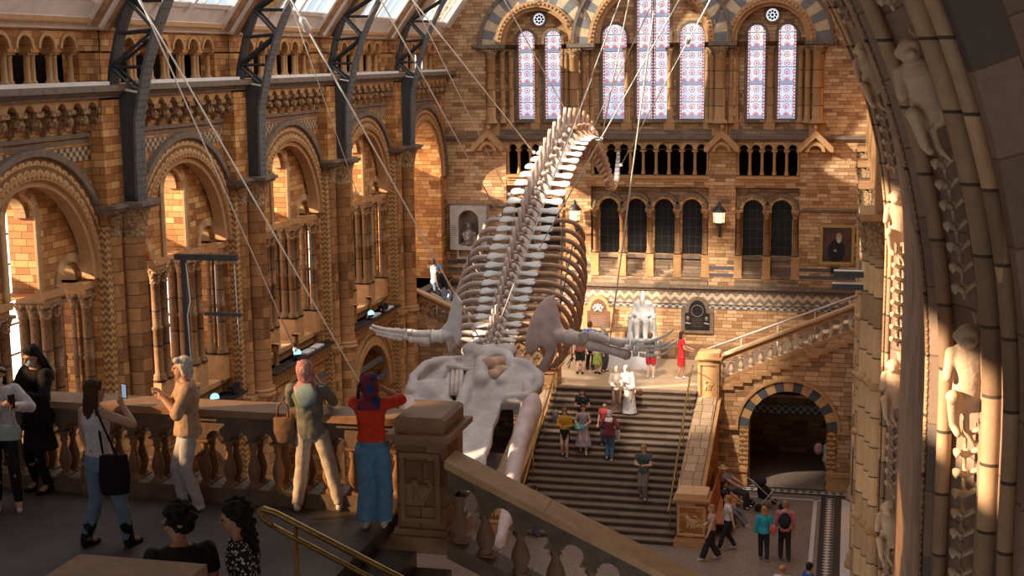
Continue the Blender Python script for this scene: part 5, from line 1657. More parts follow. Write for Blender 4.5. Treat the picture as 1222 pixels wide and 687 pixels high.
def person(label, pos, h, yaw, top=('tee', (.3, .3, .3)), bottom=('trousers', (.1, .1, .15)), shoes=(.05, .05, .05), hair=('short', (.05, .03, .02)),
           skin=SK_LT, feet=((.06, 0, 0), (-.06, 0, 0)), hands=((.16, -.02, .46), (-.16, -.02, .46)), lean=(0, 0, 0), head=(0, 0), near=False, female=True,
           sit=None, mask=None, group=None, extra=None, fold=.004, elbow=((.5, .6, -.2), (-.5, .6, -.2))):
    """local frame: faces -y, own left is +x; lengths in the figure's height"""
    vx = .0095 if near else .017
    root = empty('person', pos, R_(yaw))
    fw, sd, tw = [R_(a) for a in lean]
    sw = .93 if female else 1.0; hw = 1.04 if female else .95
    pz = .515 if sit is None else sit/h
    dz = pz-.515
    PIV = Vector((0, 0, pz))
    RM_ = Matrix.Rotation(fw, 3, 'X') @ Matrix.Rotation(sd, 3, 'Y') @ Matrix.Rotation(tw, 3, 'Z')
    def U(x, y, z):   # upper-body point
        return (PIV+RM_ @ Vector((x, y, z-.515)))*h
    def L(x, y, z): return Vector((x, y, z))*h
    ax, ay = RM_ @ Vector((1, 0, 0)), RM_ @ Vector((0, 1, 0))
    hy, hp = R_(head[0]), R_(head[1])
    HM = RM_ @ Matrix.Rotation(hy, 3, 'Z') @ Matrix.Rotation(hp, 3, 'X')
    hc = U(0, -.012, .928)
    def H(x, y, z): return hc+(HM @ Vector((x, y, z)))*h
    # legs
    hipL, hipR = L(.05, 0, pz-.005), L(-.05, 0, pz-.005)
    legs = []
    for hip, f in ((hipL, feet[0]), (hipR, feet[1])):
        ank = L(f[0], f[1], f[2]/1.0+.045)
        pole = (0, -1, .15) if len(f) < 4 else f[3]
        knee, ank = ik(hip, ank, .245*h, .235*h, pole)
        legs.append((hip, knee, ank))
    arms = []
    for sx, hd, pole in ((1, hands[0], elbow[0]), (-1, hands[1], elbow[1])):
        sh = U(sx*.108*sw, .004, .808)
        el, wr = ik(sh, L(*hd) if len(hd) == 3 else U(*hd[:3]), .165*h, .15*h, pole)
        arms.append((sh, el, wr))
    sk = mat_c('skin', skin, .55, .12, 6, .05)
    TOR = [(.455, .05, .045), (.475, .078*hw, .058), (.515, .092*hw, .066), (.56, .085*hw, .060), (.62, .072*hw, .050), (.69, .080*sw, .057), (.75, .092*sw, .062 if not female else .066), (.79, .103*sw, .055), (.822, .088*sw, .044), (.845, .042, .036), (.86, .032, .034)]
    def torso(bl, z0, z1, k, off, flare=0, tail=0):
        rows = [r for r in TOR if z0 < r[0] < z1]
        def itp(z):
            for a, c in zip(TOR, TOR[1:]):
                if a[0] <= z <= c[0]:
                    t = (z-a[0])/(c[0]-a[0]); return (z, a[1]+(c[1]-a[1])*t, a[2]+(c[2]-a[2])*t)
            return TOR[0] if z < TOR[0][0] else TOR[-1]
        rows = [itp(max(z0, .455))]+rows+[itp(z1)]
        if z0 < .455: rows = [(z0, .09*hw, .065)]+rows[1:]
        out = []
        for z, rx, ry in rows:
            e = flare*max(0, (.6-z)/.2)
            out.append((U(0, 0, z), (rx*k+off+e)*h, (ry*k+off+e)*h, ax, ay))
        bl.loft(out, 20)
    # ---- one continuous body
    bl = Blob()
    torso(bl, .46, .858, .97, 0)
    for hip, kn, an in legs:
        bl.cap(hip, kn, .050*h, .033*h); bl.cap(kn, kn+(an-kn)*.35, .033*h, .034*h); bl.cap(kn+(an-kn)*.35, an, .034*h, .021*h)
        bl.cap(an, an+Vector((0, -.06*h, -.02*h)), .022*h, .018*h)
    bl.cap(U(0, 0, .83), U(0, -.01, .89), .031*h, .029*h)
    bl.ell(H(0, .006, .012), (.046*h, .056*h, .056*h)); bl.ell(H(0, -.014, -.018), (.036*h, .040*h, .045*h)); bl.cap(H(0, -.03, -.048), H(0, -.025, -.045), .018*h, .018*h)
    bl.cap(H(0, -.052, .008), H(0, -.063, -.012), .006*h, .009*h); bl.ell(H(0, -.047, -.032), (.016*h, .010*h, .007*h)); bl.ell(H(0, -.044, .016), (.034*h, .012*h, .009*h))
    for sx in (-1, 1): bl.ell(H(sx*.046, .006, -.004), (.007*h, .012*h, .018*h))
    for q, (sh, el, wr) in enumerate(arms):
        bl.cap(sh, el, .030*h, .023*h); bl.cap(el, el+(wr-el)*.3, .024*h, .024*h); bl.cap(el+(wr-el)*.3, wr, .024*h, .015*h)
        d = (wr-el).normalized(); sx = 1 if q == 0 else -1
        sidev = d.cross(Vector((0, -1, 0)) if abs(d.y) < .8 else Vector((0, 0, 1))).normalized()
        pn = d.cross(sidev).normalized()
        if pn.y > 0: pn = -pn
        palm = wr+d*.035*h
        bl.cap(wr, palm, .015*h, .019*h); bl.cap(palm-sidev*.008*h, palm+sidev*.008*h, .014*h, .014*h)
        for i, (o_, ln) in enumerate(((-.017, .036), (-.006, .043), (.006, .040), (.017, .032))):
            a = palm+sidev*o_*h+d*.010*h; m_ = a+d*ln*.5*h+pn*.006*h; e = m_+d*ln*.35*h+pn*.018*h
            bl.cap(a, m_, .0062*h, .0056*h, 8); bl.cap(m_, e, .0056*h, .0046*h, 8)
        tb = wr+d*.012*h-sidev*.013*h*sx
        bl.cap(tb, tb+d*.020*h-sidev*.014*h*sx+pn*.008*h, .0072*h, .006*h, 8); bl.cap(tb+d*.020*h-sidev*.014*h*sx+pn*.008*h, tb+d*.038*h-sidev*.014*h*sx+pn*.016*h, .006*h, .005*h, 8)
    bl.obj('body', sk, root, voxel=vx*.72 if near else .013, smooth=1)
    hm = mat_c('hair', hair[1], .7, .4, 60, .6)
    # eyes
    if hair[0] != 'none':
        for sx in (-1, 1):
            b = MB(); b.ball(H(sx*.018, -.0515, .004), .0055*h, 6, 4)
            b.obj('eye', M['black'], root)
    # ---- shoes
    sm = mat_c('shoe', shoes[:3], .5, .1, 20, .1)
    for hip, kn, an in legs:
        bl = Blob()
        f = Vector((0, -1, 0))
        bl.cap(an+Vector((0, .012*h, -.022*h)), an+Vector((0, -.085*h, -.031*h)), .023*h, .017*h)
        bl.cap(an+Vector((0, .0, 0)), an+Vector((0, -.03*h, -.015*h)), .026*h, .02*h)
        bl.cap(an+Vector((0, .012*h, -.030*h)), an+Vector((0, -.088*h, -.035*h)), .016*h, .014*h)
        if len(shoes) > 3: bl.cap(an+Vector((0, 0, .0)), an+(kn-an).normalized()*shoes[3]*h, .034*h, .040*h)
        bl.obj('shoe', sm, root, voxel=vx, smooth=2)
    # ---- garments
    def fabric(c, nm):
        return c if not isinstance(c, tuple) else mat_c(nm, c)
    kind, bc = bottom[0], bottom[1]
    if kind in ('trousers', 'jeans', 'wide', 'shorts', 'leggings'):
        bm_ = fabric(bc, 'denim' if kind in ('jeans', 'wide') else 'cloth')
        bl = Blob()
        torso(bl, .455, .60, .99, .004)
        wide = {'trousers': (.058, .043, .036), 'jeans': (.056, .042, .033), 'wide': (.062, .055, .056), 'shorts': (.062, .055, .05), 'leggings': (.054, .037, .027)}[kind]
        for hip, kn, an in legs:
            if kind == 'shorts':
                bl.tube([hip+Vector((0, 0, .02*h)), hip, hip+(kn-hip)*.88], [wide[0]*h, wide[0]*h, wide[1]*h], 16)
            else:
                e = kn+(an-kn)*(1.0 if kind != 'leggings' else .95)
                bl.tube([hip+Vector((0, 0, .02*h)), hip, hip+(kn-hip)*.5, kn, kn+(e-kn)*.45, e], [wide[0]*h, wide[0]*h, (wide[0]+wide[1])/2*h, wide[1]*h, (wide[1]+wide[2])/2*h+.003*h, wide[2]*h], 16)
        bl.obj('trousers' if kind != 'shorts' else 'shorts', bm_, root, voxel=vx, smooth=2, noise_amp=fold*2, noise_scale=.07)
    if kind in ('skirt', 'dress', 'long'):
        zh = bottom[2]; fl = bottom[3] if len(bottom) > 3 else .12
        bl = Blob()
        mid = (legs[0][2]+legs[1][2])/2
        rows = []
        for k in range(8):
            t = k/7
            z = .62+(zh-.62)*t
            c = L(0, 0, z+dz) if sit is None else L(0, -.1*t, z+dz)
            c = c+Vector((mid.x, mid.y, 0))*t*.8*(1-zh)
            rx = (.074+(.096-.074)*min(1, t*3)+(fl-.096)*max(0, (t-.33)/.67))*1.04; ry = (.054+(.072-.054)*min(1, t*3)+(fl*.85-.072)*max(0, (t-.33)/.67))*1.04
            rows.append((c, rx*h, ry*h, Vector((1, 0, 0)), Vector((0, 1, 0))))
        bl.loft(rows, 22)
        bl.obj('skirt', fabric(bc, 'cloth'), root, voxel=vx, smooth=2, noise_amp=fold*3, noise_scale=.06)
    tk, tc = top[0], top[1]
    hem = top[2] if len(top) > 2 else .50
    bl = Blob()
    loose = {'tank': .004, 'tee': .010, 'long': .009, 'loose': .018, 'coat': .022, 'dress': .006}[tk]
    torso(bl, hem, .842 if tk != 'tank' else .815, 1.04, loose, flare=.012 if tk in ('loose', 'coat') else 0)
    for q, (sh, el, wr) in enumerate(arms):
        if tk == 'tank':
            bl.cap(U((1 if q == 0 else -1)*.06, 0, .80), U((1 if q == 0 else -1)*.065, 0, .835), .016*h, .014*h); continue
        rs = (.034+loose*.6)*h
        if tk in ('tee', 'dress'):
            bl.tube([sh+(sh-el)*.05, sh, sh+(el-sh)*.55], [rs*.8, rs, rs*.96], 14); bl.ell(sh, rs)
        else:
            bl.ell(sh, rs)
            e = wr if top[-1] != 'rolled' else el+(wr-el)*.25
            bl.tube([sh, el, el+(e-el)*.5, e], [rs, rs*.88, rs*.82, rs*.7], 14); bl.ell(el, rs*.88)
    bl.obj({'tank': 'vest_top', 'tee': 'shirt', 'long': 'sweater', 'loose': 'blouse', 'coat': 'coat', 'dress': 'bodice'}[tk], fabric(tc, 'cloth'), root, voxel=vx, smooth=2, noise_amp=fold*2, noise_scale=.06)
    # ---- hair or head covering
    hk = hair[0]
    bl = Blob()
    if hk in ('short', 'long', 'bun', 'bob', 'curly', 'afro'):
        bl.ell(H(0, .012, .024), (.051*h, .058*h, .056*h)); bl.ell(H(0, .030, -.008), (.046*h, .036*h, .042*h))
        bl.ell(H(0, -.022, .050), (.034*h, .024*h, .018*h))
        for sx in (-1, 1): bl.cap(H(sx*.044, .010, .02), H(sx*.043, .02, -.02), .014*h, .012*h)
    if hk == 'long':
        e = hair[2] if len(hair) > 2 else .16
        bl.tube([H(0, .03, 0), H(0, .045, -.05), H(0, .052, -e*.7), H(0, .05, -e)], [(.047*h, .028*h), (.050*h, .026*h), (.050*h, .024*h), (.026*h, .012*h)], 14, flat=tuple(HM @ Vector((0, 1, 0))))
        for sx in (-1, 1): bl.cap(H(sx*.044, .01, .01), H(sx*.048, .02, -.08), .014*h, .014*h)
    if hk == 'bun': bl.ell(H(0, .062, .035), .026*h)
    if hk == 'pony': pass
    if hk == 'bob':
        for sx in (-1, 1): bl.cap(H(sx*.040, .0, .02), H(sx*.045, .012, -.035), .018*h, .017*h)
        bl.ell(H(0, .04, -.02), (.044*h, .03*h, .04*h)); bl.ell(H(.02, -.03, .055), (.035*h, .025*h, .02*h))
    if hk in ('curly', 'afro'):
        rnd = random.Random(3)
        k = 70
        for i in range(k):
            z = rnd.uniform(-.35, 1); a = rnd.uniform(0, 2*PI); r = math.sqrt(1-z*z)
            x, y = r*math.cos(a), r*math.sin(a)
            if y < -.35 and z < .45: continue
            R0 = .062 if hk == 'afro' else .058
            bl.ell(H(x*R0, y*R0+.014, z*R0*.95+.024), rnd.uniform(.012, .019)*h, 8, 6)
        if hk == 'curly':
            for i in range(46):
                t = rnd.uniform(0, 1); x = rnd.uniform(-.06, .06)
                bl.ell(H(x, .035+.035*rnd.random(), -.02-.15*t), rnd.uniform(.014, .022)*h, 8, 6)
    if hk == 'hijab':
        bl.ell(H(0, .008, .016), (.057*h, .064*h, .062*h)); bl.ell(H(0, .018, -.02), (.053*h, .05*h, .055*h))
        bl.tube([H(0, .012, -.02), H(0, .0, -.07), U(0, .0, .825), U(0, .005, .775)], [(.05*h, .05*h), (.045*h, .045*h), (.085*h, .062*h), (.10*h, .07*h)], 16, flat=tuple(ay))
        for sx in (-1, 1): bl.cap(H(sx*.04, -.012, .02), H(sx*.036, -.02, -.045), .014*h, .016*h)
        bl.cap(H(-.035, -.02, -.055), H(.035, -.02, -.055), .016*h, .016*h); bl.cap(H(-.035, -.022, .045), H(.035, -.022, .045), .014*h, .014*h)
        # the face stays open in front: the body's face pushes through
    if hk == 'cap':
        bl.ell(H(0, .008, .028), (.054*h, .062*h, .052*h)); bl.cap(H(-.02, -.06, .022), H(.02, -.06, .022), .016*h, .016*h)
    if hk == 'hat':
        bl.ell(H(0, .006, .035), (.052*h, .058*h, .05*h)); bl.ell(H(0, .0, .022), (.105*h, .11*h, .010*h))
    nm = 'head_scarf' if hk == 'hijab' else ('hat' if hk in ('cap', 'hat') else 'hair')
    bl.obj(nm, hm if not (len(hair) > 3) else hair[3], root, voxel=vx*.8, smooth=1 if hk in ('curly', 'afro') else 2, noise_amp=.003 if hk != 'hijab' else .006, noise_scale=.03)
    if mask:
        bl = Blob(); bl.ell(H(0, -.036, -.030), (.036*h, .030*h, .030*h))
        bl.obj('face_mask', mat_c('mask', mask), root, voxel=vx*.7, smooth=1)
    if extra: extra(root, H, U, L, arms, h, vx)
    tag(root, label, 'person', group)
    root['h'] = h
    return root, arms, H, U

def local_to_world(root, p):
    a = root.rotation_euler[2]
    return Vector(root.location)+Vector((p[0]*math.cos(a)-p[1]*math.sin(a), p[0]*math.sin(a)+p[1]*math.cos(a), p[2]))

def at_stair(px, py):
    z = 1.5
    for _ in range(30):
        p = at(px, py, Z=z); z = z*.5+.5*stz(p.y)
    n = max(0, math.ceil((p.y-YB)/(YT-YB)*NS)); z = min(n, NS)*LZ/NS
    return Vector((p.x, p.y, z))
G = lambda px, py, z=0.0: at(px, py, Z=z)

def phone_at(root, p, rz, label, name='phone', size=(.075, .01, .15), tilt=0):
    w = local_to_world(root, p)
    o = empty(name, w, root.rotation_euler[2]+rz)
    b = MB(); b.box(-size[0]/2, size[0]/2, -size[1]/2, size[1]/2, -size[2]/2, size[2]/2)
    b.obj('phone_case', M['black'], o)
    b = MB(); b.box(-size[0]/2+.006, size[0]/2-.006, size[1]/2, size[1]/2+.002, -size[2]/2+.008, size[2]/2-.008)
    b.obj('phone_screen', M['screen'], o)
    tag(o, label, 'phone')
def bag_at(p, rz, size, color, label, kind='handbag', strap=None, mat=None):
    o = empty(kind, p, R_(rz))
    w, d, hh = size
    m_ = mat or mat_c('bag_leather', color)
    bl = Blob(); bl.loft([((0, 0, -hh), w*.46, d*.5, (1, 0, 0), (0, 1, 0)), ((0, 0, -hh*.5), w*.52, d*.55, (1, 0, 0), (0, 1, 0)), ((0, 0, 0), w*.45, d*.3, (1, 0, 0), (0, 1, 0))], 20)
    bl.obj('bag_body', m_, o, voxel=max(.008, min(size)*.12), smooth=2, noise_amp=.004, noise_scale=.05)
    b = MB()
    if strap: b.tube([Vector(q)-Vector(p) for q in strap] if rz == 0 else [Matrix.Rotation(-R_(rz), 3, 'Z') @ (Vector(q)-Vector(p)) for q in strap], .012 if hh > .2 else .01, 6)
    else: b.tube([(-w*.25, 0, 0), (-w*.2, 0, hh*.45), (0, 0, hh*.6), (w*.2, 0, hh*.45), (w*.25, 0, 0)], .012, 6)
    b.obj('strap', m_, o)
    return tag(o, label, 'bag')
M['screen'] = emis('lit_phone_screen', (.35, .45, .6), .6)
DENIM, DENIM_LT = (.10, .17, .26), (.30, .38, .48)

# ---------------- near gallery
gp = lambda px, py: at(px, py, Z=GZ)
# long-haired brunette photographing
r, arms, H, U = person('long-haired brunette in a white vest top and jeans, back turned, raising a phone', gp(125, 652), 1.70, 158,
    top=('tank', (.55, .52, .55), .56), bottom=('jeans', (.17, .25, .36)), shoes=(.015, .013, .012, .10), hair=('long', (.065, .028, .014), .26), skin=(.50, .28, .18),
    feet=((.09, .06, 0), (-.11, -.09, 0)), hands=((.155, -.06, .50), (-.085, -.12, .84)), lean=(0, 3, 0), head=(-15, 0), near=True, elbow=((.5, .6, -.2), (-.8, .1, -.6)))
q_ = arms[1][2]; phone_at(r, (q_.x+.02, q_.y-.05, q_.z+.13), 0, 'phone held up by the long-haired woman in the white vest')
w = local_to_world(r, (-.19, .02, 0))
bag_at(w+Vector((0.03, 0.02, .98)), 20, (.30, .14, .40), (.012, .011, .011), 'black shoulder bag of the long-haired woman', 'shoulder_bag', strap=[w+Vector((-.07, 0, .97)), w+Vector((-.10, 0, 1.25)), w+Vector((-.12, .0, 1.44)), w+Vector((-.02, -.06, 1.3)), w+Vector((.08, 0, .97))])
w = local_to_world(r, (.30, -.14, 0))
bag_at(w+Vector((0, 0, .78)), 10, (.26, .12, .34), (.17, .10, .065), 'brown paper bag carried at the side of the long-haired woman', 'paper_bag')
# white-haired woman
r, arms, H, U = person('white-haired woman in a beige shirt and pale jeans, facing left with hands raised', gp(229, 607), 1.68, -62,
    top=('loose', (.50, .36, .26), .50, 'rolled'), bottom=('jeans', (.58, .60, .66)), shoes=(.72, .70, .70), hair=('bob', (.66, .63, .60)), skin=(.58, .34, .25),
    feet=((.04, .05, 0), (-.05, -.05, 0)), hands=((.045, -.14, .745), (-.035, -.15, .76)), near=True, head=(-8, 3))
# pink headscarf woman
M['scarf_pink'] = print_mat('pink_blue_scarf', (.50, .24, .27), (.62, .38, .38), 14, .5)
r, arms, H, U = person('woman in a pink headscarf and grey-green sweater leaning on the balustrade', gp(376, 606), 1.68, 190,
    top=('long', (.21, .22, .19), .48), bottom=('trousers', (.60, .54, .48)), shoes=(.70, .68, .68), hair=('hijab', (.5, .25, .28), 0, M['scarf_pink']), skin=(.5, .3, .2),
    feet=((.10, .06, 0), (-.17, .05, 0)), hands=((.08, -.19, .67), (-.08, -.19, .67)), lean=(-12, 2, 0), near=True, head=(0, -10))
bl = Blob(); T0 = Vector(r.location)
b = MB(); b.tube([U(.0, .05, .86), U(-.01, .075, .81), U(-.0, .078, .77), U(.03, .072, .71)], [(.07, .02), (.125, .022), (.11, .02), (.02, .012)], 14, flat=(0, 1, 0)); b.obj('scarf_end', mat_c('pale_blue_cloth', (.30, .45, .50)), r)
M['woven'] = pattern_mat('woven_basket', 'check', (.16, .09, .05), (.36, .24, .14), .04, .04, .5)
w = local_to_world(r, (.30, .04, 0))
bag_at(w+Vector((0, 0, 1.02)), 5, (.26, .13, .28), (.22, .13, .08), 'woven brown bag of the woman in the pink headscarf', 'handbag')
# woman in red
M['scarf_rb'] = print_mat('red_blue_scarf', (.22, .03, .05), (.03, .05, .16), 9, .45)
r, arms, H, U = person('woman in a red shirt and wide jeans with a dark patterned headscarf', gp(447, 629), 1.64, 186,
    top=('long', (.72, .055, .022), .57, 'rolled'), bottom=('wide', (.13, .30, .48)), shoes=(.62, .50, .46), hair=('hijab', (.2, .04, .06), 0, M['scarf_rb']), skin=(.55, .32, .22),
    feet=((.05, .03, 0), (-.06, .0, 0)), hands=((.035, -.10, .885), (-.04, -.11, .88)), lean=(-4, 0, 0), near=True, elbow=((.7, -.2, -.9), (-.95, -.2, -.6)))
b = MB(); b.tube([U(.05, .03, .95), U(.055, .05, .93), U(.055, .08, .86)], .02, 6); b.obj('glasses', M['black'], r)
# masked pair on the far left
r, arms, H, U = person('woman in a black coat and pale blue face mask, looking down', gp(52, 585), 1.68, -20,
    top=('coat', (.018, .016, .018), .30), bottom=('leggings', (.015, .014, .016)), shoes=(.02, .02, .02), hair=('long', (.012, .010, .012), .22), skin=(.52, .33, .24),
    hands=((.06, -.18, .70), (-.04, -.20, .70)), near=True, head=(-10, 22), mask=(.50, .62, .72))
r, arms, H, U = person('woman in a white sweater and cream headband at the left edge', gp(8, 607), 1.62, 35,
    top=('loose', (.60, .56, .60), .52), bottom=('leggings', (.02, .02, .022)), shoes=(.68, .66, .66), hair=('long', (.03, .018, .012), .12), skin=(.55, .35, .25),
    feet=((.08, -.03, 0), (-.05, .04, 0)), hands=((.10, -.20, .74), (.02, -.22, .76)), near=True, head=(0, 15), mask=(.72, .72, .74))
b = MB(); b.tube([H(-.05, -.005, .03), H(-.035, -.035, .055), H(0, -.045, .066), H(.035, -.035, .055), H(.05, -.005, .03)], .016, 8); b.obj('headband', mat_c('cream_cloth', (.55, .42, .30)), r)
phone_at(r, (.12, -.42, 1.28), .4, 'phone in the hands of the woman in the white sweater', size=(.075, .012, .15))
w = local_to_world(r, (.06, -.26, 0))
bag_at(w+Vector((0.02, 0, 1.0)), 15, (.26, .09, .17), (.42, .50, .52), 'pale blue handbag carried by the woman in the white sweater', 'handbag', strap=[w+Vector((-.1, 0, 1.0)), w+Vector((-.1, .15, 1.32)), w+Vector((.1, 0, 1.0))])
# curly pair at the bottom edge
def neararea(px, py, Y, hgt):
    p = at(px, py, Y=Y); return Vector((p.x, p.y, p.z-hgt))
r, arms, H, U = person('man with black curly hair and black shirt at the bottom edge', neararea(213, 607, 8.6, 1.76), 1.76, 215,
    top=('tee', (.02, .018, .02)), hair=('afro', (.012, .009, .008)), skin=(.40, .20, .12), female=False, near=True, head=(48, 12), lean=(4, 0, 0))
M['blouse'] = print_mat('black_white_print', (.02, .02, .025), (.62, .60, .60), 38, .34)
r, arms, H, U = person('curly-haired woman with glasses in a black and white print blouse', neararea(291, 597, 8.7, 1.66), 1.66, -65,
    top=('long', M['blouse']), hair=('curly', (.012, .009, .008)), skin=(.42, .21, .13), near=True, head=(-8, 4), lean=(4, 0, 0))
b = MB()
for sx in (-1, 1): b.arch(0, 0, .014*1.66, .0165*1.66, -.002, .002, 0, 360, 14) if False else b.tube([tuple(H(sx*.018+.013*math.cos(a), -.058, .004+.013*math.sin(a))) for a in [2*PI*k/12 for k in range(13)]], .0018, 5)
b.obj('glasses', M['brass'], r)

# ---------------- on the grand staircase
V = Vector
person('young woman in a mustard top and black skirt on the stairs', at_stair(674, 546), 1.62, 0, top=('long', (.50, .26, .03), .57), bottom=('skirt', (.02, .018, .018), .36, .10), shoes=(.03, .02, .02), hair=('long', (.26, .13, .05), .12), hands=((.05, -.14, .66), (-.05, -.14, .66)), head=(0, 18), feet=((.05, -.02, 0), (-.04, .03, .03)))
bag_at(at_stair(664, 530)+V((0.0, -.08, 1.0)), 0, (.22, .1, .28), (.10, .10, .12), 'dark bag with white pattern of the woman in mustard', 'handbag')
person('woman in a dark floral dress standing behind the mustard top', at_stair(695, 525), 1.66, 0, top=('dress', print_mat('floral_navy', (.02, .022, .035), (.20, .16, .16), 20, .3)), bottom=('skirt', print_mat('floral_navy', (.02, .022, .035), (.20, .16, .16), 20, .3), .33, .11), hair=('long', (.07, .03, .018), .14), hands=((.05, -.14, .68), (-.05, -.14, .68)), head=(0, 18))
person('woman in a lilac grey slit dress holding a turquoise bag', at_stair(696, 545), 1.60, 10, top=('tank', (.36, .30, .36)), bottom=('skirt', (.36, .30, .36), .16, .16), shoes=(.7, .66, .64), hair=('long', (.14, .06, .03), .10), skin=SK_LT, hands=((.06, -.15, .62), (-.10, -.12, .58)), head=(0, 10), feet=((.06, -.06, 0), (-.05, .05, .05)))
bag_at(at_stair(695, 542)+V((-.05, -.26, .98)), 0, (.30, .10, .16), (.05, .52, .48), 'turquoise handbag held by the woman in the lilac dress', 'handbag')
person('woman in a white headscarf and maroon top climbing the stairs', at_stair(727, 553), 1.66, 178, top=('long', (.16, .03, .035), .46), bottom=('jeans', (.08, .16, .27)), shoes=(.6, .58, .56), hair=('hijab', (.66, .62, .62)), feet=((.05, -.02, .03), (-.05, .03, 0)), hands=((.12, -.12, .6), (-.13, -.12, .62)))
bag_at(at_stair(734, 545)+V((.08, 0, .80)), 0, (.18, .1, .3), (.60, .52, .46), 'cream tote bag of the woman in the white headscarf', 'tote_bag')
person('child in a red top mostly hidden behind the white headscarf', at_stair(722, 532), 1.45, 0, top=('tee', (.35, .04, .04)), hair=('short', (.05, .02, .015)))
person('woman in a long brown dress and cream headscarf on the upper steps', at_stair(736, 494), 1.60, 12, top=('loose', (.50, .42, .36)), bottom=('long', (.24, .16, .12), .03, .13), hair=('hijab', (.56, .46, .40)), hands=((.10, -.15, .62), (-.06, -.15, .62)))
person('woman in a long white dress leaning on her friend on the upper steps', at_stair(751, 496), 1.66, -8, top=('loose', (.62, .56, .52)), bottom=('long', (.68, .66, .66), .03, .15), hair=('hijab', (.60, .50, .46)), lean=(0, -8, 0), hands=((.14, -.10, .52), (-.12, -.08, .66)), shoes=(.7, .68, .66))
bag_at(at_stair(760, 494)+V((.12, -.12, .80)), 0, (.16, .1, .15), (.10, .02, .02), 'small dark red bag of the woman in the white dress', 'handbag')
person('man in a dark green t-shirt and grey trousers on the lower steps', at_stair(768, 601), 1.74, -5, top=('tee', (.07, .10, .095)), bottom=('trousers', (.20, .17, .155)), shoes=(.03, .03, .03), hair=('short', (.36, .20, .10)), female=False, hands=((.05, -.17, .68), (-.05, -.17, .68)), head=(0, 22), feet=((.04, -.04, 0), (-.04, .03, .04)))
person('dark-haired visitor low on the stairs, head just above the near balustrade', at_stair(638, 640), 1.6, 150, top=('tee', (.12, .08, .08)), hair=('short', (.05, .025, .018)))
# ---------------- on the landing
lp = lambda px, py: at(px, py, Z=LZ)
person('boy in a maroon shirt and black shorts on the landing', lp(692, 446), 1.62, 175, top=('tee', (.14, .04, .04)), bottom=('shorts', (.02, .018, .018)), shoes=(.02, .02, .02), hair=('short', (.06, .03, .02)), female=False)
person('man in a bright blue t-shirt beside the boy in black shorts', lp(704, 441), 1.76, 170, top=('tee', (.03, .10, .50)), bottom=('trousers', (.03, .028, .03)), hair=('short', (.14, .07, .035)), female=False)
person('woman in a turquoise headscarf and green patterned skirt on the landing', lp(713, 446), 1.52, 150, top=('long', (.45, .42, .40)), bottom=('skirt', print_mat('green_pattern', (.16, .20, .04), (.32, .30, .10), 18, .35), .22, .12), shoes=(.02, .02, .02), hair=('hijab', (.02, .32, .40)))
person('grey-haired woman in a patterned blouse on the landing', lp(720, 443), 1.70, 60, top=('loose', print_mat('grey_print', (.12, .12, .15), (.45, .42, .42), 22, .35)), bottom=('trousers', (.06, .055, .06)), hair=('bob', (.42, .36, .32)))
person('boy with a black backpack and red shorts looking at the statue', lp(776, 451), 1.62, 172, top=('tee', (.16, .17, .17)), bottom=('shorts', (.50, .03, .05)), shoes=(.66, .60, .58), hair=('short', (.14, .07, .04)), female=False)
bl = Blob(); p0 = lp(776, 451)+V((.02, -.17, 1.20)); o = empty('backpack', p0)
bl.ell((0, 0, 0), (.17, .10, .21)); bl.obj('bag_body', mat_c('bag_cloth', (.03, .032, .035)), o, voxel=.02)
tag(o, 'black backpack worn by the boy in red shorts', 'backpack')
person('woman in a red dress standing sideways on the landing', lp(813, 452), 1.68, 100, top=('dress', (.74, .03, .035)), bottom=('skirt', (.74, .03, .035), .28, .085), shoes=(.68, .62, .62), hair=('long', (.05, .018, .012), .16), skin=(.50, .27, .17), hands=((.06, -.20, .62), (-.06, -.18, .60)), feet=((.03, -.05, 0), (-.03, .09, 0)))
# ---------------- climbing the left flight
def lf(px, py, Y):
    p = at(px, py, Y=Y); return p
p1 = lf(527, 372, 47.2)
person('man in a white shirt and jeans climbing the left flight', lf(519, 366, 46.7), 1.74, 125, top=('tee', (.62, .56, .54)), bottom=('jeans', (.12, .18, .28)), hair=('short', (.04, .02, .015)), female=False, skin=SK_MD, feet=((.05, -.14, .09), (-.05, .06, 0)))
person('visitor in a black top and blue cap on the left flight', lf(529, 372, 46.2), 1.70, 140, top=('long', (.03, .03, .035)), bottom=('jeans', (.34, .42, .55)), hair=('cap', (.05, .32, .75)), female=False, shoes=(.6, .6, .6), feet=((.05, -.16, .10), (-.05, .08, 0)), lean=(-10, 0, 0))
# ---------------- on the mosaic floor
person('woman with a brown bag and white top walking left past the newel', G(849, 668), 1.66, -70, top=('tee', (.45, .30, .25), .56), bottom=('wide', (.03, .028, .03)), shoes=(.66, .6, .58), hair=('long', (.34, .17, .07), .18), feet=((.04, -.18, 0), (-.04, .14, .02)), hands=((.16, -.12, .5), (-.14, -.05, .62)))
person('woman in a white t-shirt walking behind the woman with the brown bag', G(868, 656), 1.66, -75, top=('tee', (.62, .58, .58), .56), bottom=('trousers', (.025, .025, .03)), shoes=(.6, .56, .54), hair=('bun', (.38, .18, .07)), feet=((.04, -.16, 0), (-.04, .14, .02)), hands=((.15, .08, .5), (-.15, -.10, .48)))
person('girl in a turquoise top and black trousers on the mosaic floor', G(911, 668), 1.60, 185, top=('long', (.03, .36, .48)), bottom=('trousers', (.03, .03, .035)), shoes=(.25, .2, .2), hair=('long', (.40, .20, .08), .10), feet=((.05, -.06, 0), (-.06, .08, 0)))
o = empty('shoulder_bag', G(918, 668)+V((.1, -.1, .95)))
M['rainbow'] = print_mat('rainbow_cloth', (.60, .10, .06), (.10, .35, .45), 10, .35)
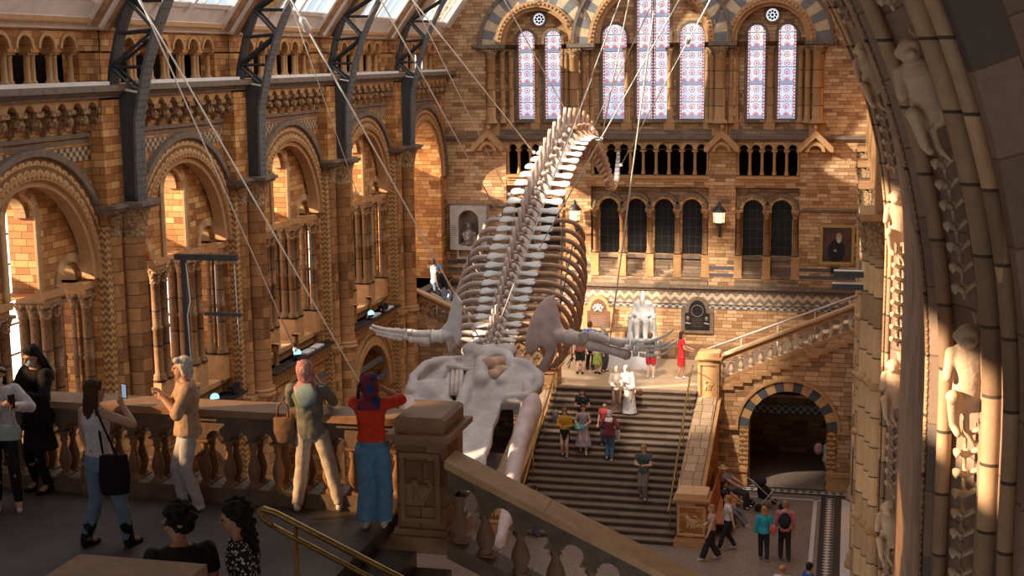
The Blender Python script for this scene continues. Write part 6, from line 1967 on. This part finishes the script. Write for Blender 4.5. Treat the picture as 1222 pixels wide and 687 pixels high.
bl = Blob(); bl.ell((0, 0, 0), (.12, .07, .16)); bl.obj('bag_body', M['rainbow'], o, voxel=.02)
tag(o, 'small rainbow coloured bag of the girl in turquoise', 'bag')
person('man in a pink shirt with a black backpack on the mosaic floor', G(936, 668), 1.76, 186, top=('long', (.52, .20, .22)), bottom=('trousers', (.03, .028, .03)), hair=('short', (.32, .16, .10)), skin=SK_LT, female=False, feet=((.06, -.02, 0), (-.06, .06, 0)))
o = empty('backpack', G(936, 668)+V((.0, -.22, 1.24)))
bl = Blob(); bl.ell((0, 0, 0), (.18, .11, .25)); bl.ell((0, -.07, -.07), (.13, .06, .12)); bl.obj('bag_body', mat_c('bag_cloth', (.02, .02, .024)), o, voxel=.02)
tag(o, 'black backpack on the man in the pink shirt', 'backpack')
def by_head(px, py, z_floor, h):
    p = at(px, py, Z=z_floor+h); return Vector((p.x, p.y, z_floor))
person('blonde woman with hair tied up in a white top at the bottom edge', by_head(934, 674, 0, 1.64), 1.64, 175, top=('tee', (.6, .58, .6)), hair=('bun', (.48, .26, .10)))
person('dark-haired man in a blue shirt at the bottom edge of the floor', by_head(966, 671, 0, 1.72), 1.72, 120, top=('tee', (.03, .10, .34)), hair=('short', (.03, .02, .015)), female=False)
# bench with sitters
bench = empty('bench', (-3.45, 42.2, 0))
def TB(p): return (p[0], p[1], p[2])
b = MB(); b.box(-.28, .28, -2.3, 1.6, .40, .46); b.obj('seat', M['bench_wood'] if 'bench_wood' in M else simple('orange_leather', (.42, .13, .045), .5), bench)
b = MB(); b.prism([(-.30, .46), (-.24, .46), (-.36, 1.0), (-.42, 1.0)], -2.3, 1.6); b.obj('backrest', simple('orange_leather_back', (.40, .12, .04), .5), bench)
for yy in (-2.1, -.3, 1.4):
    for xx in (-.22, .22):
        b = MB(); b.box(xx-.03, xx+.03, yy-.03, yy+.03, 0, .40); b.obj('leg', M['iron'], bench)
tag(bench, 'orange bench against the staircase parapet on the mosaic floor', 'bench')
person('man in a straw hat bent forward on the bench', Vector((-3.35, 42.9, 0)), 1.74, 75, top=('tee', (.20, .20, .21)), bottom=('trousers', (.05, .045, .05)), hair=('hat', (.55, .38, .20)), female=False, sit=.56, feet=((.07, -.27, 0, (0, -.6, 1)), (-.07, -.25, 0, (0, -.6, 1))), hands=((.10, -.26, .36), (-.08, -.26, .36)), lean=(-30, 0, 0), head=(0, 20))
person('dark-haired woman in black sitting on the bench, legs stretched out', Vector((-3.38, 41.2, 0)), 1.66, 72, top=('tee', (.03, .028, .03)), bottom=('jeans', (.16, .17, .20)), hair=('long', (.035, .018, .014), .12), skin=SK_MD, sit=.56, feet=((.06, -.34, 0, (0, -.6, 1)), (-.04, -.38, 0, (0, -.6, 1))), hands=((.08, -.22, .45), (-.06, -.22, .46)), lean=(-12, 0, 0), head=(0, 10), shoes=(.5, .46, .44))
person('small child in a brown top sitting on the bench beside the woman in black', Vector((-3.36, 40.75, 0)), 1.05, 72, top=('tee', (.25, .10, .07)), bottom=('trousers', (.05, .05, .06)), hair=('short', (.03, .015, .012)), skin=SK_MD, sit=.55, feet=((.05, -.26, .10, (0, -.6, 1)), (-.05, -.26, .10, (0, -.6, 1))), hands=((.08, -.2, .66), (-.06, -.2, .66)))
person('visitor half hidden behind the right jamb of the archway', Vector((-.52, 45.9, 0)), 1.60, 90, top=('tee', (.30, .36, .30)), bottom=('trousers', (.20, .26, .18)), hair=('short', (.05, .03, .02)))
o = empty('backpack', Vector((-.78, 45.85, 1.22)))
bl = Blob(); bl.ell((0, 0, 0), (.15, .15, .21)); bl.obj('bag_body', print_mat('pink_print', (.42, .14, .17), (.60, .40, .42), 16, .35), o, voxel=.02)
tag(o, 'pink patterned backpack showing in the archway', 'backpack')
# ============================================================ statue, plinth, plaques, lamps, lights
pl = empty('statue_plinth', (-7.55, 48.55, LZ))
M['marble'] = plain_stone('white_marble', (.66, .64, .62), (.80, .78, .76), 3, bump=.1, rough=.45)
M['plinth_w'] = simple('white_plinth_paint', (.60, .58, .60), .6, nz=.08, nscale=2)
b = MB(); b.box(-1.0, 1.0, -.6, .75, 0, .80); b.obj('block', M['plinth_w'], pl)
b = MB(); b.box(-1.02, 1.02, -.62, .77, .80, .86); b.obj('top_edge', M['plinth_w'], pl)
tag(pl, 'low wide white plinth under the seated marble statue', 'plinth')
st = empty('seated_statue', (-7.12, 48.7, LZ+.86))
def stat(bl):
    # local: faces -y
    bl.loft([((0, .05, .0), .62, .55, (1, 0, 0), (0, 1, 0)), ((0, .05, .12), .60, .52, (1, 0, 0), (0, 1, 0)), ((0, .08, .14), .48, .44, (1, 0, 0), (0, 1, 0))], 24)
    for sx in (-1, 1):
        bl.cap((sx*.14, -.02, .78), (sx*.17, -.42, .80), .15, .13); bl.cap((sx*.17, -.42, .80), (sx*.15, -.40, .28), .12, .085)
        bl.cap((sx*.15, -.40, .22), (sx*.17, -.58, .20), .07, .055)
        bl.cap((sx*.25, .06, 1.35), (sx*.36, -.06, 1.05), .11, .09); bl.cap((sx*.36, -.06, 1.05), (sx*.08, -.34, .98), .085, .055)
        bl.ell((sx*.07, -.36, .96), (.06, .08, .05))
        for q in range(4): bl.cap((sx*(.03+.025*q), -.40, .96), (sx*(.01+.02*q), -.46, .91), .014, .012)
        # chair arm and coat skirt
        bl.cap((sx*.42, .2, .95), (sx*.44, -.25, .95), .07, .07); bl.cap((sx*.44, -.22, .92), (sx*.44, -.22, .2), .06, .06)
        bl.cap((sx*.36, -.05, .85), (sx*.40, -.12, .2), .12, .16)
    bl.loft([((0, .05, .62), .30, .24, (1, 0, 0), (0, 1, 0)), ((0, .05, .9), .28, .22, (1, 0, 0), (0, 1, 0)), ((0, .05, 1.2), .31, .21, (1, 0, 0), (0, 1, 0)), ((0, .05, 1.40), .29, .17, (1, 0, 0), (0, 1, 0)), ((0, .04, 1.48), .12, .12, (1, 0, 0), (0, 1, 0))], 22)
    bl.cap((0, .03, 1.44), (0, .0, 1.58), .09, .08)
    bl.ell((0, -.0, 1.70), (.125, .145, .165)); bl.cap((-.24, .03, 1.38), (.24, .03, 1.38), .12, .12); bl.ell((0, -.08, 1.70), (.035, .06, .03)); bl.ell((0, -.10, 1.66), (.018, .035, .035)); bl.ell((0, -.10, 1.745), (.075, .035, .018))
    bl.loft([((0, -.08, 1.66), .085, .06, (1, 0, 0), (0, 1, 0)), ((0, -.12, 1.52), .09, .07, (1, 0, 0), (0, 1, 0)), ((0, -.13, 1.40), .06, .05, (1, 0, 0), (0, 1, 0)), ((0, -.13, 1.32), .02, .02, (1, 0, 0), (0, 1, 0))], 14)
    for sx in (-1, 1): bl.ell((sx*.108, .01, 1.69), (.016, .03, .035)); bl.cap((sx*.09, .04, 1.72), (sx*.09, .05, 1.60), .04, .035)
    bl.box(-.36, .40, .22, .38, .10, 1.28)
    bl.cap((-.30, .30, 1.28), (.36, .30, 1.28), .07, .07)
    bl.box(-.42, .42, -.1, .35, .35, .66)
bl = Blob(); stat(bl); bl.obj('marble_figure', M['marble'], st, voxel=.022, smooth=2, noise_amp=.008, noise_scale=.06)
tag(st, 'white marble statue of a bearded man seated in a chair', 'statue')

def arched_plaque(name, x0, x1, z0, zs, zt, frame, face, label, deco):
    root = empty(name, ((x0+x1)/2, YF, z0))
    w = (x1-x0)/2
    T = lambda p: (p[0], -p[1], p[2])
    hs, ht = zs-z0, zt-z0
    def outline(w_, k, zb):
        sh = w_*.72
        pts = [(-w_, zb), (w_, zb), (w_, hs+k), (sh, hs+k)]
        for q in range(11): 
            a = PI*q/10; pts.append((sh*math.cos(a), hs+k+(ht-hs)*math.sin(a)))
        pts += [(-sh, hs+k), (-w_, hs+k)]
        return pts
    b = MB(T); b.prism(outline(w, 0, 0), 0, .10); b.obj('frame', M[frame], root)
    b = MB(T); b.prism(outline(w-.14, -.13, .12), .08, .12); b.obj('panel', face, root)
    deco(root, T, w, hs, ht)
    return tag(root, label, 'plaque')
M['slab_brown'] = simple('brown_stone_panel', (.16, .075, .045), .5, nz=.3)
M['slab_black'] = simple('black_bronze', (.022, .018, .016), .35, .3)
M['grey_metal'] = simple('pale_metal', (.50, .47, .45), .5, .3)
def crest(root, T, w, hs, ht):
    bl = Blob(); bl.b.T = T
    for x, z, r in ((-.16, .02, .07), (-.1, .10, .06), (0, .12, .07), (.1, .10, .06), (.16, .02, .07), (0, 0, .10), (-.08, -.07, .06), (.08, -.07, .06), (.13, -.1, .04), (-.13, -.1, .04)):
        bl.ell((x, .13, hs-.03+z), (r*.8, .03, r*.8))
    bl.obj('carved_crest', M['grey_metal'], root, voxel=.014, smooth=0)
    b = MB(T)
    for q in range(7):
        b.box(-.30+.03*(q % 2), .30-.04*(q % 3), .12, .124, .22+.055*q, .225+.055*q)
    b.obj('inscription_lines', M['grey_metal'], root)
arched_plaque('memorial_plaque', -9.52, -8.40, 4.17, 5.05, 5.50, 'mould', M['slab_brown'], 'arched brown stone plaque with a carved crest, left of the statue', crest)
def busts(root, T, w, hs, ht):
    for sx in (-1, 1):
        bl = Blob(); bl.b.T = T; bl.ell((sx*.34, .13, hs*.62), (.07, .04, .09)); bl.cap((sx*.34-.06, .12, hs*.42), (sx*.34+.08, .12, hs*.40), .05, .04)
        bl.obj('relief_head', M['grey_metal'] if False else M['slab_relief'], root, voxel=.014, smooth=1)
    b = MB(T)
    b.arch(0, hs*.95, .20, .23, .12, .14, 0, 360, 18)
    for q in range(5): b.box(-.2, .2, .12, .125, .25+.07*q, .26+.07*q)
    b.obj('relief_ring', M['slab_relief'], root)
M['slab_relief'] = simple('worn_bronze_relief', (.20, .17, .15), .4, .4)
arched_plaque('memorial_plaque', -5.88, -4.70, 4.20, 5.08, 5.56, 'mould_dk', M['slab_black'], 'arched black bronze plaque with two relief heads, right of the statue', busts)

# portrait in gilt frame
po = empty('portrait_painting', (-.38, YF, 6.85))
T = lambda p: (p[0], -p[1], p[2])
b = MB(T)
for (a, c_, z0, z1) in ((-.60, .60, 0, .10), (-.60, .60, 1.32, 1.42), (-.60, -.50, .1, 1.32), (.50, .60, .1, 1.32)): b.box(a, c_, 0, .09, z0, z1)
b.obj('gilt_frame', simple('gilt_wood', (.42, .25, .07), .35, .5), po)
k = NT('dark_portrait_paint')
x, y, z = k.sep(k.obj())
def blobf(cx, cz, rx, rz_):
    dx = k.math('DIVIDE', k.math('SUBTRACT', x, cx), rx); dz = k.math('DIVIDE', k.math('SUBTRACT', z, cz), rz_)
    return k.math('LESS_THAN', k.math('ADD', k.math('MULTIPLY', dx, dx), k.math('MULTIPLY', dz, dz)), 1.0)
c = k.ramp(k.noise(2.2, k.obj(), 4), [(.3, (.045, .018, .010)), (.7, (.12, .05, .025))])
c = k.mix(blobf(-.02, .48, .30, .42), c, (.010, .008, .008))
c = k.mix(blobf(.06, .98, .10, .15), c, (.40, .26, .17)); c = k.mix(blobf(.06, .87, .075, .10), c, (.50, .44, .38)); c = k.mix(blobf(-.06, .50, .06, .045), c, (.40, .25, .16))
mp = k.fin(c, .4)
b = MB(T); b.box(-.51, .51, .0, .05, .09, 1.33); b.obj('canvas', mp, po)
tag(po, 'dark oil portrait of a bearded man in a gilt frame, far wall', 'painting')
b = MB(T); b.box(-.14, .14, .0, .05, 0, .22)
lb = tag(b.obj('small_sign', M['black'], loc=(-.45, YF, 6.52)), 'small black sign under the gilt-framed portrait', 'sign')

# niche memorial on the left
nm_ = empty('niche_memorial', (-13.85, YF-.02, 6.78))
M['grey_stone'] = plain_stone('grey_stone', (.30, .26, .23), (.44, .39, .35), 4)
b = MB(T)
b.panel(-.74, .74, .35, 2.05, .34, [(.0, .40, .55, 1.45)], .34, 16)
b.box(-.74, -.72, 0, .34, .35, 2.05); b.box(.72, .74, 0, .34, .35, 2.05); b.box(-.74, .74, 0, .34, 2.03, 2.05)
b.obj('niche_surround', M['grey_stone'], nm_)
b = MB(T); b.box(-.50, .50, .0, .26, 0, .08); b.box(-.50, -.42, .0, .2, .08, .42); b.box(.42, .50, .0, .2, .08, .42); b.box(-.55, .55, .0, .28, .42, .50); b.obj('shelf', M['grey_stone'], nm_)
b = MB(T); b.box(-.42, .42, .0, .14, .08, .42); b.obj('relief_panel', M['carve'], nm_)
b = MB(T)
b.box(-.42, .42, .0, .01, .5, 1.9)
for q in range(6): b.box(-.70, -.46, .34, .345, .9+.07*q, .92+.07*q)
b.obj('inscription_lines', M['mould_dk'], nm_)
tag(nm_, 'pale grey stone niche with carved relief below, set in the left of the far wall', 'memorial')
bu = empty('bronze_bust', (-13.85, YF-.22, 7.30))
bl = Blob(); bl.ell((0, 0, .72), (.10, .12, .14)); bl.ell((0, 0, .84), (.16, .16, .03)); bl.cap((0, 0, .55), (0, 0, .65), .06, .06)
bl.cap((-.2, 0, .42), (.2, 0, .42), .10, .10); bl.cap((0, 0, .1), (0, 0, .45), .20, .18); bl.cap((.22, 0, .4), (.26, -.1, .12), .07, .05); bl.cap((-.22, 0, .4), (-.1, -.2, .2), .07, .05); bl.box(-.25, .25, -.15, .15, 0, .08)
bl.cap((-.3, -.16, .02), (.1, -.2, .32), .02, .02)
bl.obj('bust_figure', M['slab_relief'], bu, voxel=.02, smooth=1)
tag(bu, 'dark bronze bust of a man in a hat inside the grey niche', 'bust')

# lanterns
def lantern(x, z, label):
    root = empty('wall_lantern', (x, YF, z))
    T = lambda p: (p[0], -p[1], p[2])
    b = MB(T); b.tube([(0, 0, -.55), (0, .18, -.62), (0, .36, -.45), (0, .40, -.25)], .022, 8); b.box(-.05, .05, 0, .04, -.75, -.35); b.obj('bracket', M['iron'], root)
    b = MB(lambda p: (p[0], p[1]-.40, p[2]))
    b.lathe(0, 0, [(.06, -.30), (.13, -.24), (.21, -.18)], 8); b.lathe(0, 0, [(.24, .20), (.26, .23), (.13, .38), (.06, .44), (.07, .50), (.02, .58)], 8)
    for q in range(8):
        a = 2*PI*q/8; b.tube([(.21*math.cos(a), .21*math.sin(a), -.18), (.23*math.cos(a), .23*math.sin(a), .20)], .012, 5)
    for z_ in (-.18, .0, .2): b.lathe(0, 0, [(.225, z_-.01), (.235, z_), (.225, z_+.01)], 8, False)
    b.obj('lantern_frame', M['iron'], root)
    b = MB(lambda p: (p[0], p[1]-.40, p[2])); b.lathe(0, 0, [(.20, -.17), (.215, .19)], 8); b.obj('lantern_glass', emis('lit_lantern_glass', (1.0, .62, .32), 1.6), root)
    tag(root, label, 'lantern', 'wall lanterns on the far wall')
    add_light('lantern_light', 'POINT', (x, YF-.75, z), (0, 0, -1), 22, (1, .7, .42), shadow_soft_size=.2)
lantern(-4.52, 8.5, 'iron and glass wall lantern between the arcades on the right of the far wall')
lantern(-9.78, 8.5, 'iron and glass wall lantern beside the whale ribs')

# spotlights on the ledges
def spotlight(u, z, rz, label, bluish=True):
    p = TL((u, .48, z))
    root = empty('spotlight', p, rz)
    b = MB(); b.tube([(0, 0, .02), (0, 0, .10)], .03, 8); b.box(-.10, .10, -.05, .05, 0, .02); b.obj('base', M['black'], root)
    b = MB(); b.tube([(-.16, 0, .16), (.10, 0, .20), (.16, 0, .21)], [.075, .09, .12], 14); b.obj('housing', M['black'], root)
    b = MB(); b.tube([(.161, 0, .21), (.166, 0, .21)], .11, 16); b.obj('lens', emis('spot_lens_glow', (.30, .70, .95), 1.6) if bluish else M['black'], root)
    b = MB(); b.tube([(-.02, -.1, .05), (-.02, -.1, .18), (-.02, .1, .18), (-.02, .1, .05)], .012, 6); b.obj('yoke', M['black'], root)
    tag(root, label, 'spotlight', 'spotlights on the wall ledges')
spotlight(29.5, 6.3, -.9, 'black spotlight with blue glowing lens on the ledge behind the white-haired woman')
spotlight(34.6, 6.3, -.9, 'black spotlight with blue lens on the ledge above the pink headscarf')
spotlight(40.6, 6.3, -.9, 'black spotlight with pale lens on the farthest lit ledge')
spotlight(41.9, 6.3, -.6, 'second black spotlight on the farthest lit ledge, nearer the corner', False)
spotlight(30.6, 6.3, -.6, 'second black spotlight on the ledge behind the white-haired woman', False)
for i, (u, lab) in enumerate(((27.6, 'first'), (28.4, 'second'), (35.6, 'third'), (36.2, 'fourth'), (41.2, 'fifth'), (42.5, 'sixth'))):
    p = TL((u, .42, 6.3)); b = MB(); b.box(-.12, .12, -.35, .35, 0, .05)
    tag(b.obj('light_tray', M['white'], loc=p), '%s pale flat lamp tray along the left wall ledges, counted from the camera' % lab, 'lamp tray', 'lamp trays on the ledges')

# hanging light frame by the second bay
fr = empty('lighting_rig', (-13.55, 26.1, 7.2))
TFR = lambda p: (p[0]+13.55, p[1]-26.1, p[2]-7.2)
b = MB(TFR); b.box(-13.50, -13.40, 26.05, 26.15, 7.4, 10.25); b.obj('post', M['iron'], fr)
b = MB(TFR); b.box(-13.62, -12.22, 26.0, 26.12, 10.16, 10.28); b.obj('cross_bar', M['iron'], fr)
b = MB(TFR); b.box(-13.0, -12.18, 26.0, 26.10, 9.0, 9.07); b.obj('cross_bar', M['iron'], fr)
b = MB(TFR); b.tube([(-12.30, 26.06, 10.2), (-12.26, 26.06, 8.4)], .010, 5); b.tube([(-13.36, 26.0, 10.1), (-13.30, 26.0, 9.3), (-13.38, 26.0, 9.0), (-13.34, 26.0, 7.6)], .012, 5); b.obj('lead', M['white'], fr)
tag(fr, 'dark metal lighting frame with two crossbars in front of the second bay', 'lighting frame')
# bars bracketed out from the right wall
def PXB(px, py, Y): return at(px, py, Y=Y)
for (a, c_, lab) in (((995, 326), (1050, 329), 'upper dark lighting bar projecting from the right wall'), ((993, 341), (1050, 343), 'lower dark lighting bar projecting from the right wall')):
    p, q = PXB(a[0], a[1], 26), PXB(c_[0], c_[1], 26)
    root = empty('lighting_bar', p)
    b = MB(); b.box(0, (q-p).x+.1, -.06, .06, -.06, .05); b.obj('bar', M['iron'], root)
    b = MB(); b.box(0, (q-p).x+.1, -.07, .07, .05, .065); b.obj('bar_top', M['white'], root)
    tag(root, lab, 'lighting bar')
for (y0, y1, lab) in ((535, 590, 'upper black column loudspeaker on the right wall shafts'), (626, 700, 'lower black column loudspeaker on the right wall shafts')):
    p = at(1022, y1, Y=33); q = at(1022, y0, Y=33)
    root = empty('column_loudspeaker', p)
    b = MB(); b.box(-.12, .12, -.12, .12, 0, q.z-p.z); b.obj('cabinet', M['black'], root)
    b = MB(); b.box(-.10, .10, -.135, -.12, .03, q.z-p.z-.03); b.obj('grille', simple('dark_grille', (.03, .03, .032), .7), root)
    b = MB(); b.box(.1, .35, -.02, .02, .3, .36); b.obj('bracket', M['iron'], root)
    tag(root, lab, 'loudspeaker', 'column loudspeakers')
# stand on the landing
sp_ = at(683, 437, Z=LZ)
root = empty('barrier_stand', sp_)
b = MB(); b.tube([(0, 0, .2), (0, 0, 1.45)], .022, 8); b.obj('pole', M['black'], root)
for q in range(3):
    a = 2*PI*q/3+.3; b = MB(); b.tube([(0, 0, .35), (.32*math.cos(a), .32*math.sin(a), .02)], .018, 6); b.obj('leg', M['black'], root)
tag(root, 'thin black tripod stand on the landing under the whale flipper', 'stand')
# stroller
sr = empty('stroller', (-2.35, 42.9, 0), .5)
b = MB()
for sy in (-.22, .22):
    b.tube([(-.5, sy, 1.0), (-.25, sy, .75), (.15, sy, .35), (.45, sy, .14)], .018, 6); b.tube([(-.35, sy, .14), (.05, sy, .5), (.2, sy, .7)], .018, 6)
b.tube([(-.5, -.22, 1.0), (-.5, .22, 1.0)], .02, 6); b.obj('frame', M['grey_metal'], sr)
for x, r in ((.45, .10), (-.35, .13)):
    for sy in (-.26, .26):
        b = MB(); b.tube([(x, sy-.02, r), (x, sy+.02, r)], r, 16); b.obj('wheel', M['black'], sr)
bl = Blob(); bl.loft([((0, 0, .35), .2, .18, (1, 0, 0), (0, 1, 0)), ((-.02, 0, .6), .24, .2, (1, 0, 0), (0, 1, 0)), ((-.12, 0, .8), .12, .2, (1, 0, 0), (0, 1, 0))]); bl.obj('seat', mat_c('black_cloth', (.02, .02, .022)), sr, voxel=.025)
bl = Blob(); bl.ell((-.18, 0, .92), (.22, .22, .16)); bl.obj('hood', mat_c('black_cloth', (.02, .02, .022)), sr, voxel=.025)
tag(sr, 'black stroller with grey frame parked beside the bench', 'stroller')
# carved figures lettering over the archway inside
cu = bpy.data.curves.new('archway_date', 'FONT'); cu.body = '1880'; cu.size = .3; cu.extrude = .01
tx = bpy.data.objects.new('archway_date', cu); COL.objects.link(tx)
tx.rotation_euler = (PI/2, 0, 0); tx.location = (-2.15, 49.40, 2.72); cu.materials.append(M['mould_dk'])
dgx = bpy.context.evaluated_depsgraph_get()
mt = bpy.data.meshes.new_from_object(tx.evaluated_get(dgx)); bpy.data.objects.remove(tx)
bpy.data.scenes.remove(TMP)
txo = bpy.data.objects.new('archway_date', mt); COL.objects.link(txo)
txo.rotation_euler = (PI/2, 0, 0); txo.location = (-2.15, 49.44, 2.68)
tag(txo, 'date numerals on the dim wall inside the right archway', 'lettering')

# ============================================================ pieces that belong to a part, one level deeper
PAIRS = [('housing', 'lens'), ('housing', 'yoke'), ('panel', 'carved_crest'), ('panel', 'inscription_lines'), ('panel', 'relief_head'), ('panel', 'relief_ring'), ('niche_surround', 'inscription_lines'),
         ('lantern_frame', 'lantern_glass'), ('body', 'eye'), ('shaft', 'panel_frame'), ('shaft', 'carved_beast'), ('inner_flange', 'rivet_heads'), ('web_plate', 'bright_edge'),
         ('cabinet', 'grille'), ('outer_wall', 'archway_voussoirs'), ('outer_wall', 'archway_hood'), ('outer_wall', 'archway_jamb'), ('outer_wall', 'stepped_string'), ('inner_wall', 'mosaic_band'), ('parapet_coping', 'coping_moulding')]
for root in [o for o in S.objects if o.parent is None and o.type == 'EMPTY']:
    kids = {}
    for ch in root.children: kids.setdefault(ch.name.split('.')[0], []).append(ch)
    for a, c_ in PAIRS:
        if len(kids.get(a, [])) == 1 and c_ in kids and kids[a][0].location.length < 1e-6:
            for ch in kids[c_]: ch.parent = kids[a][0]
